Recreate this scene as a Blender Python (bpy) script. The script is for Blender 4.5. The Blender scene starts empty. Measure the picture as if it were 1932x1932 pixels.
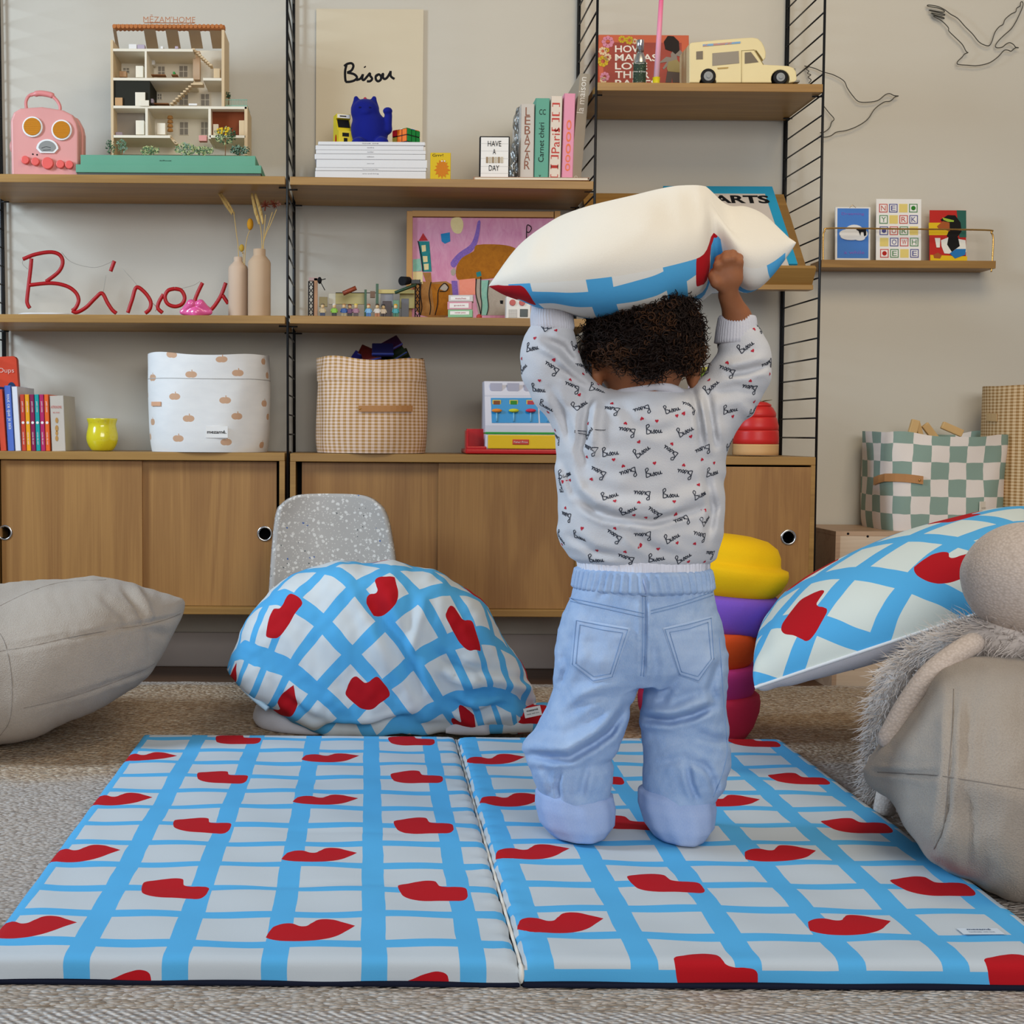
import bpy, bmesh, math, random
import numpy as np
from mathutils import Vector, Matrix, Quaternion
from mathutils.bvhtree import BVHTree
random.seed(7); rng=np.random.default_rng(7)
SC=bpy.context.scene; COL=SC.collection
pi=math.pi; sin=math.sin; cos=math.cos
# ---------------- camera
FP=2450.0; PX,PY=693.0,966.0; TH=math.radians(3.46); RL=.0065; CH=.66
_F=Vector((0,cos(TH),-sin(TH))); _U0=Vector((0,sin(TH),cos(TH))); _X0=Vector((1,0,0))
_R=_X0*cos(RL)+_U0*sin(RL); _U=_U0*cos(RL)-_X0*sin(RL); CAM=Vector((0,0,CH))
def ray(x,y): return _F+_R*((x-PX)/FP)-_U*((y-PY)/FP)
def at(x,y,Y):
    d=ray(x,y); return CAM+d*(Y/d.y)
def atz(x,y,z):
    d=ray(x,y); return CAM+d*((z-CH)/d.z)
cd=bpy.data.cameras.new('camera'); cam=bpy.data.objects.new('camera',cd); COL.objects.link(cam)
m=Matrix((_R,_U,-_F)).transposed().to_4x4(); m.translation=CAM; cam.matrix_world=m
cd.sensor_width=36; cd.sensor_fit='HORIZONTAL'; cd.lens=FP/1932*36; cd.shift_x=(966-PX)/1932; cd.clip_start=.05
SC.camera=cam
# ---------------- world, window daylight, added rear fill, room light, exposure
w=bpy.data.worlds.new('world'); SC.world=w; w.use_nodes=True
w.node_tree.nodes['Background'].inputs[0].default_value=(.86,.91,1.0,1); w.node_tree.nodes['Background'].inputs[1].default_value=.24
def area(name,loc,tgt,sx,sy,power,color):
    l=bpy.data.lights.new(name,'AREA'); l.shape='RECTANGLE'; l.size=sx; l.size_y=sy; l.energy=power; l.color=color
    o=bpy.data.objects.new(name,l); COL.objects.link(o); o.location=loc
    o.rotation_euler=(Vector(tgt)-Vector(loc)).to_track_quat('-Z','Y').to_euler(); return o
area('daylight_side_window',(-2.3,2.15,1.75),(.5,2.5,.3),.5,.8,54,(.66,.82,1))
area('rear_fill',(.7,-2.2,1.8),(.6,2.6,.6),2.6,1.5,94,(.98,.97,.97))  # added fill light behind the camera, no known window there
area('ceiling_lamp',(1.1,1.6,2.6),(1.0,3.3,1.1),1.2,.8,20,(1,.80,.52))
SC.view_settings.view_transform='Standard'; SC.view_settings.look='None'; SC.view_settings.gamma=1
SC.view_settings.exposure=0.0
# ---------------- materials
def lin(c):
    if isinstance(c,str): c=tuple(int(c[i:i+2],16) for i in (0,2,4))
    return tuple((v/255/12.92 if v/255<=.04045 else ((v/255+.055)/1.055)**2.4) for v in c)+(1,)
class E:
    def __init__(s,nt,o): s.nt=nt; s.o=o
    def m(s,op,b=None,c=None):
        n=s.nt.nodes.new('ShaderNodeMath'); n.operation=op; s.nt.links.new(s.o,n.inputs[0])
        for i,v in ((1,b),(2,c)):
            if v is None: continue
            if isinstance(v,E): s.nt.links.new(v.o,n.inputs[i])
            else: n.inputs[i].default_value=v
        return E(s.nt,n.outputs[0])
    def __add__(s,b): return s.m('ADD',b)
    def __sub__(s,b): return s.m('SUBTRACT',b)
    def __mul__(s,b): return s.m('MULTIPLY',b)
    def __truediv__(s,b): return s.m('DIVIDE',b)
    def lt(s,b): return s.m('LESS_THAN',b)
    def gt(s,b): return s.m('GREATER_THAN',b)
    def mn(s,b): return s.m('MINIMUM',b)
    def mx(s,b): return s.m('MAXIMUM',b)
    def fr(s): return s.m('FRACT')
    def fl(s): return s.m('FLOOR')
    def ab(s): return s.m('ABSOLUTE')
    def sn(s): return s.m('SINE')
class Mt:
    def __init__(s,name,rough=.6,metal=0.0,sheen=0.0,coat=0.0):
        s.m=bpy.data.materials.new(name); s.m.use_nodes=True; s.nt=s.m.node_tree; s.b=s.nt.nodes['Principled BSDF']
        s.b.inputs['Roughness'].default_value=rough; s.b.inputs['Specular IOR Level'].default_value=.5 if metal or coat else (.38 if rough<.5 else .2); s.b.inputs['Metallic'].default_value=metal
        if sheen: s.b.inputs['Sheen Weight'].default_value=sheen
        if coat: s.b.inputs['Coat Weight'].default_value=coat
    def co(s,kind='Object'):
        n=s.nt.nodes.new('ShaderNodeTexCoord'); return n.outputs[kind]
    def xyz(s,v):
        n=s.nt.nodes.new('ShaderNodeSeparateXYZ'); s.nt.links.new(v,n.inputs[0]); return [E(s.nt,o) for o in n.outputs]
    def comb(s,*a):
        n=s.nt.nodes.new('ShaderNodeCombineXYZ')
        for i,v in enumerate(a):
            if isinstance(v,E): s.nt.links.new(v.o,n.inputs[i])
            else: n.inputs[i].default_value=v
        return n.outputs[0]
    def scale(s,v,sc):
        n=s.nt.nodes.new('ShaderNodeMapping'); s.nt.links.new(v,n.inputs[0]); n.inputs['Scale'].default_value=sc if hasattr(sc,'__len__') else (sc,)*3; return n.outputs[0]
    def noise(s,v,sc=5,det=3,rough=.5,dist=0,out=0):
        n=s.nt.nodes.new('ShaderNodeTexNoise'); s.nt.links.new(v,n.inputs['Vector']); n.inputs['Scale'].default_value=sc
        n.inputs['Detail'].default_value=det; n.inputs['Roughness'].default_value=rough; n.inputs['Distortion'].default_value=dist
        return E(s.nt,n.outputs[out])
    def vor(s,v,sc=50,out=0,feature='F1'):
        n=s.nt.nodes.new('ShaderNodeTexVoronoi'); n.feature=feature; s.nt.links.new(v,n.inputs['Vector']); n.inputs['Scale'].default_value=sc
        return E(s.nt,n.outputs[out])
    def ramp(s,x,pts,interp='LINEAR'):
        n=s.nt.nodes.new('ShaderNodeValToRGB'); s.nt.links.new(x.o,n.inputs[0]); n.color_ramp.interpolation=interp
        el=n.color_ramp.elements
        while len(el)<len(pts): el.new(.5)
        for e,(p,c) in zip(el,pts): e.position=p; e.color=lin(c) if len(c)!=4 else c
        return E(s.nt,n.outputs[0])
    def curve(s,x,pts):
        n=s.nt.nodes.new('ShaderNodeFloatCurve'); s.nt.links.new(x.o,n.inputs['Value']); c=n.mapping.curves[0]
        c.points[0].location=pts[0]; c.points[1].location=pts[-1]
        for p in pts[1:-1]: c.points.new(*p)
        n.mapping.update(); return E(s.nt,n.outputs[0])
    def mix(s,f,a,b):
        n=s.nt.nodes.new('ShaderNodeMix'); n.data_type='RGBA'
        if isinstance(f,E): s.nt.links.new(f.o,n.inputs[0])
        else: n.inputs[0].default_value=f
        for i,v in ((6,a),(7,b)):
            if isinstance(v,E): s.nt.links.new(v.o,n.inputs[i])
            else: n.inputs[i].default_value=lin(v) if len(v)!=4 or isinstance(v,str) else v
        return E(s.nt,n.outputs[2])
    def color(s,c):
        if isinstance(c,E): s.nt.links.new(c.o,s.b.inputs['Base Color'])
        else: s.b.inputs['Base Color'].default_value=lin(c)
        return s
    def bump(s,h,strength=.3,dist=.002):
        n=s.nt.nodes.new('ShaderNodeBump'); n.inputs['Strength'].default_value=strength; n.inputs['Distance'].default_value=dist
        s.nt.links.new(h.o,n.inputs['Height']); s.nt.links.new(n.outputs[0],s.b.inputs['Normal']); return s
_pc={}
def P(name,c,rough=.55,metal=0.0,var=.06,vs=8,bump=0,bs=300,sheen=0,coat=0,trans=0,alpha=1):
    if name in _pc: return _pc[name]
    t=Mt(name,rough,metal,sheen,coat); o=t.co()
    base=lin(c); dk=tuple(v*(1-var*2) for v in base[:3])+(1,)
    t.color(t.mix(t.noise(o,vs,3),dk,base) if var else c)
    if var:
        br=tuple(min(1,v*(1+var)) for v in base[:3])+(1,); t.color(t.mix(t.noise(o,vs,3),dk,br))
    if bump: t.bump(t.noise(o,bs,2),bump,.001)
    if trans: t.b.inputs['Transmission Weight'].default_value=trans
    _pc[name]=t.m; return t.m
def wood(name,axis,dark,light,sc=1.0,off=0.0):
    t=Mt(name,.42); o=t.co(); s=[14*sc]*3; s[axis]=1.0*sc
    v=t.scale(o,s); x,y,z=t.xyz(v); v2=t.comb(x+off,y+off*.7,z+off*.3)
    big=t.noise(v2,.55,4,.55,1.5); s2=[300*sc]*3; s2[axis]=5*sc
    fine=t.noise(t.scale(o,s2),1,3,.6)
    rings=((big*26).sn()*.5+.5)
    f=rings*.26+big*.35+fine*.62-.14
    t.color(t.mix(f.mx(0).mn(1),dark,light)); t.bump(fine,.06,.001); return t.m
def fabric(name,c,sc=900,strength=.35,rough=.9,var=.05,sheen=.15,c2=None):
    t=Mt(name,rough,sheen=sheen); o=t.co(); n=t.noise(o,sc,2); b=t.noise(o,6,3)
    base=lin(c); dk=lin(c2) if c2 else tuple(v*(1-var*3) for v in base[:3])+(1,)
    t.color(t.mix((b*.5+n*.5),dk,tuple(min(1,v*(1+var)) for v in base[:3])+(1,))); t.bump(n,strength,.002); return t.m
def knit(name,c,sc=180,c2=None):
    t=Mt(name,.92,sheen=.2); o=t.co(); n=t.vor(t.scale(o,(sc,sc,sc*1.3)),1); base=lin(c)
    dk=lin(c2) if c2 else tuple(v*.72 for v in base[:3])+(1,)
    t.color(t.mix((n*1.15).mn(1),base,dk)); t.bump(n*-1.0,.3,.002); return t.m
def lips(t,u,v,kind):
    if kind=='B':
        u0,uw,v0,vh=-.27,.94,-.03,.76
        T=[(0,.2),(.04,.5),(.08,.64),(.24,.76),(.41,.64),(.5,.8),(.6,.98),(.72,.98),(.85,.86),(1,.70)]
        Bt=[(0,.2),(.1,.08),(.24,.01),(.5,.0),(.65,.08),(.76,.2),(.9,.48),(1,.70)]
    else:
        u0,uw,v0,vh=.16,.80,-.42,.88
        T=[(0,.72),(.02,.80),(.15,.88),(.3,.95),(.46,.98),(.56,.93),(.61,.68),(.7,.63),(.85,.62),(.97,.58),(1,.45)]
        Bt=[(0,.66),(.03,.40),(.09,.20),(.27,.06),(.6,.04),(.78,.02),(.90,.02),(.97,.12),(1,.40)]
    a=(u-u0)*(1/uw); b=(v-v0)*(1/vh)
    return a.gt(0)*a.lt(1)*t.curve(a,T).gt(b)*t.curve(a,Bt).lt(b)
def check(name,cream='f1efe8',blue='54ace0',red='b3121d',wob=.07,bw=.745,bh=.80,av=0.0):
    """blue hand-painted check with red lips, in cell units of the UV map"""
    t=Mt(name,.88); uv=t.co('UV'); x,y,_=t.xyz(uv)
    n1=t.noise(uv,.9,2); n2=t.noise(t.scale(uv,(1,1,1)),1.1,2,out=0); 
    v2=t.comb(x+17.3,y-9.1,3.0); n2=t.noise(v2,.9,2)
    u=x+(n1-.5)*wob*2; v=y+(n2-.5)*wob*2
    fu=u.fr(); fv=v.fr()
    band=fu.gt(bw).mx(fv.gt(bh))
    def mod3(e,s): return ((e+s)*(1/3)).fr()*3.0-s
    L=lips(t,mod3(x,.5),mod3(y,.5),'B').mx(lips(t,mod3(x-1.0,.5),mod3(y-(2.0+av),.9),'A'))
    weave=t.noise(t.scale(t.co(),1.0),1400,1)
    c=t.mix(band,cream,blue); c=t.mix(L,c,red); t.color(c); t.bump(weave,.18,.001); return t.m
# ---------------- mesh builder (world coordinates)
class MB:
    def __init__(s): s.bm=bmesh.new(); s.uv=None
    def add(s,tb,mat=0,M=None,smooth=False):
        if M is not None: tb.transform(M)
        mp={}
        for v in tb.verts: mp[v]=s.bm.verts.new(v.co)
        for f in tb.faces:
            try: g=s.bm.faces.new([mp[v] for v in f.verts])
            except ValueError: continue
            g.material_index=mat; g.smooth=smooth
        tb.free(); return s
    def box(s,x0,x1,y0,y1,z0,z1,bev=0,mat=0,M=None,seg=2,smooth=False):
        tb=bmesh.new(); bmesh.ops.create_cube(tb,size=1)
        bmesh.ops.scale(tb,vec=(abs(x1-x0),abs(y1-y0),abs(z1-z0)),verts=tb.verts)
        if bev: bmesh.ops.bevel(tb,geom=tb.edges[:],offset=bev,segments=seg,affect='EDGES',profile=.5)
        bmesh.ops.translate(tb,vec=((x0+x1)/2,(y0+y1)/2,(z0+z1)/2),verts=tb.verts)
        return s.add(tb,mat,M,smooth)
    def tube(s,pts,r,seg=8,closed=False,mat=0,cap=True,smooth=True,flat=1.0):
        pts=[Vector(p) for p in pts]; n=len(pts); rs=r if hasattr(r,'__len__') else [r]*n
        tan=[]
        for i in range(n):
            a=pts[(i-1)%n] if (closed or i>0) else pts[i]; b=pts[(i+1)%n] if (closed or i<n-1) else pts[i]
            d=b-a; tan.append(d.normalized() if d.length>1e-9 else Vector((0,0,1)))
        up=Vector((0,0,1)) if abs(tan[0].z)<.9 else Vector((0,1,0)); nrm=(up-tan[0]*up.dot(tan[0])).normalized(); rings=[]
        for i in range(n):
            nrm=(nrm-tan[i]*nrm.dot(tan[i])); nrm=nrm.normalized() if nrm.length>1e-6 else tan[i].orthogonal().normalized()
            bn=tan[i].cross(nrm)
            rings.append([s.bm.verts.new(pts[i]+(nrm*cos(2*pi*k/seg)+bn*sin(2*pi*k/seg)*flat)*rs[i]) for k in range(seg)])
        for i in range(n if closed else n-1):
            A,B=rings[i],rings[(i+1)%n]
            for k in range(seg):
                f=s.bm.faces.new((A[k],A[(k+1)%seg],B[(k+1)%seg],B[k])); f.material_index=mat; f.smooth=smooth
        if cap and not closed:
            for R_ in (rings[0][::-1],rings[-1]):
                f=s.bm.faces.new(R_); f.material_index=mat
        return s
    def cyl(s,a,b,r,r2=None,seg=20,mat=0): return s.tube([a,b],[r,r if r2 is None else r2],seg,mat=mat)
    def lathe(s,prof,c=(0,0,0),seg=32,mat=0,M=None,sx=1,sy=1,capb=True,capt=True):
        tb=bmesh.new(); rings=[[tb.verts.new((c[0]+r*sx*cos(2*pi*k/seg),c[1]+r*sy*sin(2*pi*k/seg),c[2]+z)) for k in range(seg)] for r,z in prof]
        for A,B in zip(rings,rings[1:]):
            for k in range(seg): tb.faces.new((A[k],A[(k+1)%seg],B[(k+1)%seg],B[k]))
        if capb: tb.faces.new(rings[0][::-1])
        if capt: tb.faces.new(rings[-1])
        return s.add(tb,mat,M,True)
    def prism(s,pts,y0,y1,bev=0,mat=0,M=None,smooth=False):
        """outline in XZ extruded from y0 to y1"""
        tb=bmesh.new(); a=[tb.verts.new((x,y0,z)) for x,z in pts]; b=[tb.verts.new((x,y1,z)) for x,z in pts]; n=len(pts)
        fa=tb.faces.new(a); fb=tb.faces.new(b[::-1])
        for k in range(n): tb.faces.new((a[(k+1)%n],a[k],b[k],b[(k+1)%n]))
        bmesh.ops.recalc_face_normals(tb,faces=tb.faces)
        if bev:
            ed=[e for e in tb.edges if all(f in (fa,fb) or True for f in e.link_faces) and (e.verts[0].co.y==e.verts[1].co.y)]
            bmesh.ops.bevel(tb,geom=ed,offset=bev,segments=3,affect='EDGES',profile=.5)
        bmesh.ops.triangulate(tb,faces=[f for f in tb.faces if len(f.verts)>4])
        return s.add(tb,mat,M,smooth)
    def grid(s,fn,nu,nv,mat=0,uvf=None,closeu=False,smooth=True,flip=False):
        if uvf and s.uv is None: s.uv=s.bm.loops.layers.uv.new('UVMap')
        vs=[[s.bm.verts.new(fn(i/nu,j/nv)) for j in range(nv+1)] for i in range(nu if closeu else nu+1)]
        for i in range(nu):
            for j in range(nv):
                q=[(i,j),(i+1,j),(i+1,j+1),(i,j+1)]
                if flip: q=q[::-1]
                try: f=s.bm.faces.new([vs[a%len(vs)][b] for a,b in q])
                except ValueError: continue
                f.material_index=mat; f.smooth=smooth
                if uvf:
                    for l,(a,b) in zip(f.loops,q): l[s.uv].uv=uvf(a/nu,b/nv)
        return s
    def sph(s,c,rx,ry=None,rz=None,seg=24,rings=14,mat=0,M=None):
        ry=rx if ry is None else ry; rz=rx if rz is None else rz
        tb=bmesh.new(); bmesh.ops.create_uvsphere(tb,u_segments=seg,v_segments=rings,radius=1)
        bmesh.ops.scale(tb,vec=(rx,ry,rz),verts=tb.verts)
        if M is not None: tb.transform(M)
        bmesh.ops.translate(tb,vec=c,verts=tb.verts); return s.add(tb,mat,None,True)
    def text(s,body,c,size,mat=0,width=None,M=None,ext=.0004,align='CENTER',off=0,ax=None):
        """text lying in the XZ plane facing -Y, centred at c; ax=(right,up) vectors for another plane"""
        cu=bpy.data.curves.new('t','FONT'); cu.body=body; cu.size=1; cu.extrude=0; cu.align_x=align; cu.offset=off; cu.resolution_u=3
        o=bpy.data.objects.new('t',cu); COL.objects.link(o); dg=bpy.context.evaluated_depsgraph_get()
        me=bpy.data.meshes.new_from_object(o.evaluated_get(dg)); bpy.data.objects.remove(o); bpy.data.curves.remove(cu)
        tb=bmesh.new(); tb.from_mesh(me); bpy.data.meshes.remove(me)
        if not tb.verts: tb.free(); return s
        xs=[v.co.x for v in tb.verts]; ys=[v.co.y for v in tb.verts]
        h=max(ys)-min(ys); k=size/h if size else width/(max(xs)-min(xs)); kx=width/(max(xs)-min(xs)) if width else k
        cx=(max(xs)+min(xs))/2 if align=='CENTER' else min(xs); cy=(max(ys)+min(ys))/2
        rt,up=ax or (Vector((1,0,0)),Vector((0,0,1))); nn=rt.cross(up)
        for v in tb.verts: v.co=Vector(c)+rt*((v.co.x-cx)*kx)+up*((v.co.y-cy)*k)+nn*ext
        return s.add(tb,mat,M)
    def done(s,name,mats,parent=None,origin=None,recalc=False,sub=0,solid=0):
        if recalc: bmesh.ops.recalc_face_normals(s.bm,faces=s.bm.faces)
        if origin is None:
            if parent is not None: origin=parent_world(parent)
            else:
                co=[v.co for v in s.bm.verts]; origin=Vector(((min(v.x for v in co)+max(v.x for v in co))/2,(min(v.y for v in co)+max(v.y for v in co))/2,min(v.z for v in co)))
        origin=Vector(origin); bmesh.ops.translate(s.bm,vec=-origin,verts=s.bm.verts)
        me=bpy.data.meshes.new(name); s.bm.to_mesh(me); s.bm.free()
        for m_ in (mats if isinstance(mats,(list,tuple)) else [mats]): me.materials.append(m_)
        o=bpy.data.objects.new(name,me); COL.objects.link(o); o.location=origin if parent is None else origin-parent_world(parent)
        if parent is not None: o.parent=parent
        if solid:
            q=o.modifiers.new('s','SOLIDIFY'); q.thickness=solid; q.offset=0
        if sub:
            q=o.modifiers.new('u','SUBSURF'); q.levels=q.render_levels=sub
        return o
def parent_world(o):
    v=Vector((0,0,0))
    while o is not None: v=v+Vector(o.location); o=o.parent
    return v
def tag(o,label,cat,group=None):
    o['label']=label; o['category']=cat
    if group: o['group']=group
    return o
def struct(o): o['kind']='structure'; return o
def thing(name,loc,label,cat,group=None):
    o=bpy.data.objects.new(name,None); COL.objects.link(o); o.location=loc; o.empty_display_size=.05
    return tag(o,label,cat,group)
def copy_tree(o,delta,parent=None,label=None):
    c=o.copy(); COL.objects.link(c); c.parent=parent
    if parent is None: c.location=Vector(o.location)+Vector(delta)
    if label: c['label']=label
    for ch in list(o.children): copy_tree(ch,delta,c)
    return c
def mesh_np(name,V,Fc,mats,parent=None,uv=None,mi=None,smooth=True,origin=None):
    V=np.asarray(V,float); org=np.array(parent_world(parent)) if parent is not None else (np.array(origin) if origin is not None else np.array([V[:,0].mean(),V[:,1].mean(),V[:,2].min()]))
    me=bpy.data.meshes.new(name); me.from_pydata((V-org).tolist(),[],Fc.tolist() if hasattr(Fc,'tolist') else Fc)
    if smooth: me.polygons.foreach_set('use_smooth',[True]*len(me.polygons))
    if mi is not None: me.polygons.foreach_set('material_index',mi)
    if uv is not None:
        l=me.uv_layers.new(name='UVMap'); l.data.foreach_set('uv',np.asarray(uv,float).ravel())
    for m_ in (mats if isinstance(mats,(list,tuple)) else [mats]): me.materials.append(m_)
    me.update(); o=bpy.data.objects.new(name,me); COL.objects.link(o)
    if parent is not None: o.parent=parent
    else: o.location=org
    return o
def cat(pts,n=8,closed=False):
    """smooth curve through points (Catmull-Rom)"""
    p=[np.array(q,float) for q in pts]; N=len(p); out=[]
    for i in range(N if closed else N-1):
        a=p[(i-1)%N] if (closed or i>0) else p[0]; b=p[i]; c=p[(i+1)%N]; d=p[(i+2)%N] if (closed or i+2<N) else p[-1]
        for k in range(n):
            t=k/n; out.append(.5*((2*b)+(c-a)*t+(2*a-5*b+4*c-d)*t*t+(3*b-a-3*c+d)*t**3))
    if not closed: out.append(p[-1])
    return out
def rrect(x0,x1,z0,z1,r,n=6):
    o=[]
    for cx,cz,a0 in ((x1-r,z1-r,0),(x0+r,z1-r,pi/2),(x0+r,z0+r,pi),(x1-r,z0+r,1.5*pi)):
        o+=[(cx+r*cos(a0+k*pi/2/n),cz+r*sin(a0+k*pi/2/n)) for k in range(n+1)]
    return o
def disc(cx,cz,r,n=28,rz=None): return [(cx+r*cos(2*pi*k/n),cz+(rz or r)*sin(2*pi*k/n)) for k in range(n)]
# ---------------- signed distance fields and surface nets
def lens_(a): return np.sqrt((a*a).sum(-1))
def sd_cone(p,a,b,ra,rb,sy=1.0):
    a=np.array(a);b=np.array(b); q=p-a; d=b-a
    if sy!=1.0: q=q*np.array([1,1/sy,1]); d=d*np.array([1,1/sy,1])
    t=np.clip((q@d)/(d@d),0,1); return lens_(q-t[...,None]*d)-(ra+(rb-ra)*t)
def sd_ell(p,c,r,M3=None):
    q=p-np.array(c)
    if M3 is not None: q=q@np.array(M3)
    r=np.array(r); k=lens_(q/r); return (k-1)*r.min()*.9+ (k-1)*0
def smin(a,b,k): h=np.clip(.5+.5*(b-a)/k,0,1); return b+(a-b)*h-k*h*(1-h)
def surfnet(fn,lo,hi,res):
    lo=np.array(lo,float);hi=np.array(hi,float); n=np.ceil((hi-lo)/res).astype(int)+1
    ax=[lo[i]+res*np.arange(n[i]) for i in range(3)]
    G=np.empty(n); 
    for i0 in range(0,n[0],24):
        i1=min(n[0],i0+24); X,Y,Z=np.meshgrid(ax[0][i0:i1],ax[1],ax[2],indexing='ij'); G[i0:i1]=fn(np.stack([X,Y,Z],-1))
    S=G<0; c=[slice(0,-1),slice(1,None)]
    corner=[(i,j,k) for i in (0,1) for j in (0,1) for k in (0,1)]
    cnt=sum(S[c[i],c[j],c[k]].astype(int) for i,j,k in corner); act=(cnt>0)&(cnt<8)
    idx=-np.ones(act.shape,int); A=np.argwhere(act); idx[act]=np.arange(len(A))
    acc=np.zeros((len(A),3)); num=np.zeros(len(A))
    for ia,a in enumerate(corner):
        for d in range(3):
            if a[d]==1: continue
            b=list(a); b[d]=1
            ga=G[A[:,0]+a[0],A[:,1]+a[1],A[:,2]+a[2]]; gb=G[A[:,0]+b[0],A[:,1]+b[1],A[:,2]+b[2]]
            mk=(ga<0)!=(gb<0); t=np.where(mk,ga/(np.where(ga-gb==0,1,ga-gb)),0)
            pt=np.array(a,float)[None,:].repeat(len(A),0); pt[:,d]=t
            acc+=pt*mk[:,None]; num+=mk
    V=lo+res*(A+acc/num[:,None]); Fs=[]
    for d in range(3):
        e=[slice(None)]*3; e2=[slice(None)]*3; e[d]=slice(0,-1); e2[d]=slice(1,None)
        s0=S[tuple(e)]; s1=S[tuple(e2)]; ch=np.argwhere(s0!=s1); o1,o2=[q for q in range(3) if q!=d]
        ok=(ch[:,o1]>0)&(ch[:,o2]>0)&(ch[:,o1]<n[o1]-1)&(ch[:,o2]<n[o2]-1); ch=ch[ok]
        u=np.zeros(3,int);u[o1]=1; v=np.zeros(3,int); v[o2]=1
        g=lambda q: idx[q[:,0],q[:,1],q[:,2]]
        Q=np.stack([g(ch-u-v),g(ch-v),g(ch),g(ch-u)],1)
        inside=s0[ch[:,0],ch[:,1],ch[:,2]]
        if d==1: inside=~inside
        Q=np.where(inside[:,None],Q,Q[:,::-1]); Fs.append(Q)
    return V,np.concatenate(Fs)
def bvh_of(o):
    me=o.data; off=parent_world(o); return BVHTree.FromPolygons([v.co+off for v in me.vertices],[tuple(p.vertices) for p in me.polygons])
def merge(name,parts,mats,parent=None,origin=None):
    """one mesh from (V,F,material index) pieces"""
    Vs=[];Fs=[];mi=[];o=0
    for V,Fc,m_ in parts:
        Vs+=[tuple(v) for v in V]; Fs+=[tuple(int(i)+o for i in f) for f in Fc]; mi+=[m_]*len(Fc); o=len(Vs)
    return mesh_np(name,np.array(Vs),Fs,mats,parent,mi=mi,origin=origin)
def strip(line,w,nrm,closed=False):
    """flat ribbon along 3D points with given normals"""
    V=[];Fc=[];n=len(line)
    for i,p in enumerate(line):
        a=line[(i-1)%n] if (closed or i>0) else p; b=line[(i+1)%n] if (closed or i<n-1) else p
        t=(Vector(b)-Vector(a)); s_=t.cross(Vector(nrm[i])); s_=s_.normalized()*w/2 if s_.length>1e-9 else Vector((w/2,0,0))
        V+= [Vector(p)-s_,Vector(p)+s_]
    for i in range(n if closed else n-1):
        j=(i+1)%n; Fc.append((2*i,2*j,2*j+1,2*i+1))
    return V,Fc
# ================= shared materials
YF,YW=3.33,3.64
OAK=wood('oak_shelf',0,'85602f','b2894a',1.0)
OAKD=[wood('oak_door',2,'845a31','b5884e',.8,o) for o in (0,3.1,7.7)]
BLACK=P('black_steel','0d0f12',.4,.3,var=.02); WHITE=P('white_paint','e9e7e2',.5); GAPSHADE=P('recess_shade','0a0909',.8,var=0)
CHROME=P('chrome','c9c9c9',.25,1.0,var=0); INK=P('black_ink','101014',.7,var=0); PAPER=P('white_paper','efece6',.75,var=.02)
# ================= setting
t=Mt('wall_paint',.85); o=t.co(); t.color(t.mix(t.noise(o,2.2,3),'c6c0b2','cec8ba')); t.bump(t.noise(o,160,2),.10,.002); WALL=t.m
mb=MB(); mb.box(-2.6,3.4,YW,YW+.1,0,3.0); struct(mb.done('wall_back',WALL))
FL=wood('floor_boards',0,'4a3526','7a5a42',.6)
mb=MB(); mb.box(-2.6,3.4,-1.5,YW+.02,-.03,0); struct(mb.done('floor',FL))
mb=MB(); mb.box(-2.6,3.4,YW-.012,YW,0,.098,.004); struct(mb.done('baseboard_back',P('baseboard_paint','bdb4ad',.5)))
# rug: woven loops with rows along X, brown / grey mottled zones and a pale twill border at the front
t=Mt('woven_rug',.95,sheen=.1); o=t.co(); x,y,z=t.xyz(o)
loops=t.vor(t.scale(o,(115,210,1)),1); zone=t.noise(t.scale(o,(1,2.0,1)),1.5,2,.5,.4); spk=t.noise(t.scale(o,(100,210,1)),1,2,.7); spk2=t.vor(t.scale(o,(115,210,1)),1,out=1)
sp=t.xyz(spk2.o)[0]
warm=t.ramp(sp*.55+spk*.45,[(.1,'86694a'),(.4,'b39573'),(.62,'ccb496'),(.9,'e2d6c0')])
cool=t.ramp(sp*.55+spk*.45,[(.1,'9c8f84'),(.45,'c2b7ac'),(.75,'c3bbb4'),(1.0,'dcd8d2')])
rows=(y*5.2+(zone-.5)*2.0).sn()*.5+.5
wy=t.curve(((y+1.43)*(1/2.1)).mx(0).mn(1),[(0,.62),(.08,.55),(.3,.80),(.45,.72),(.56,.50),(.66,.22),(.9,.15),(.95,.6),(1,.9)])
zf=t.curve((wy+(zone-.5)*1.3).mx(0).mn(1),[(0,0),(.38,.10),(.62,.90),(1,1)])
cr=t.mix(zf,warm,cool); 
# border rows (object origin is the rug centre; its front edge lies at y=-RH)
RH=1.43
ye=y+RH; bord=(ye*-1+.102).gt(0); fray=(ye*-1+.17).gt(0)*(ye.gt(.102))
twill=((x*420+y*500).sn()*.5+.5); stripe=((ye*330).sn()*.5+.5)
cb=t.mix(twill,'9c928a','e4dfd8'); cf=t.mix(sp,'9d8c78','d8d0c6')
cr=t.mix(fray*.8,cr,cf); cr=t.mix(bord,cr,cb); cr=t.mix(((loops-.5)*1.2).mx(0).mn(.42),cr,'5a4736'); t.color(cr)
t.bump(loops*-1.0+t.noise(t.scale(o,(50,90,1)),1,2)*.5,1.0,.008)
RUG=t.m; RYF=1.32; RYB=RYF+2*RH-.67
yb=atz(400,1287,.012).y
RH2=(yb-RYF)/2
mb=MB(); X0,X1=-1.9,2.9
def rugf(u,v):
    X=X0+(X1-X0)*u; Y=RYF+(yb-RYF)*v
    return (X,Y+.004*sin(X*37)*(v>.98),.012+.0012*sin(X*23+Y*41)*sin(Y*57-X*11))
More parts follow.
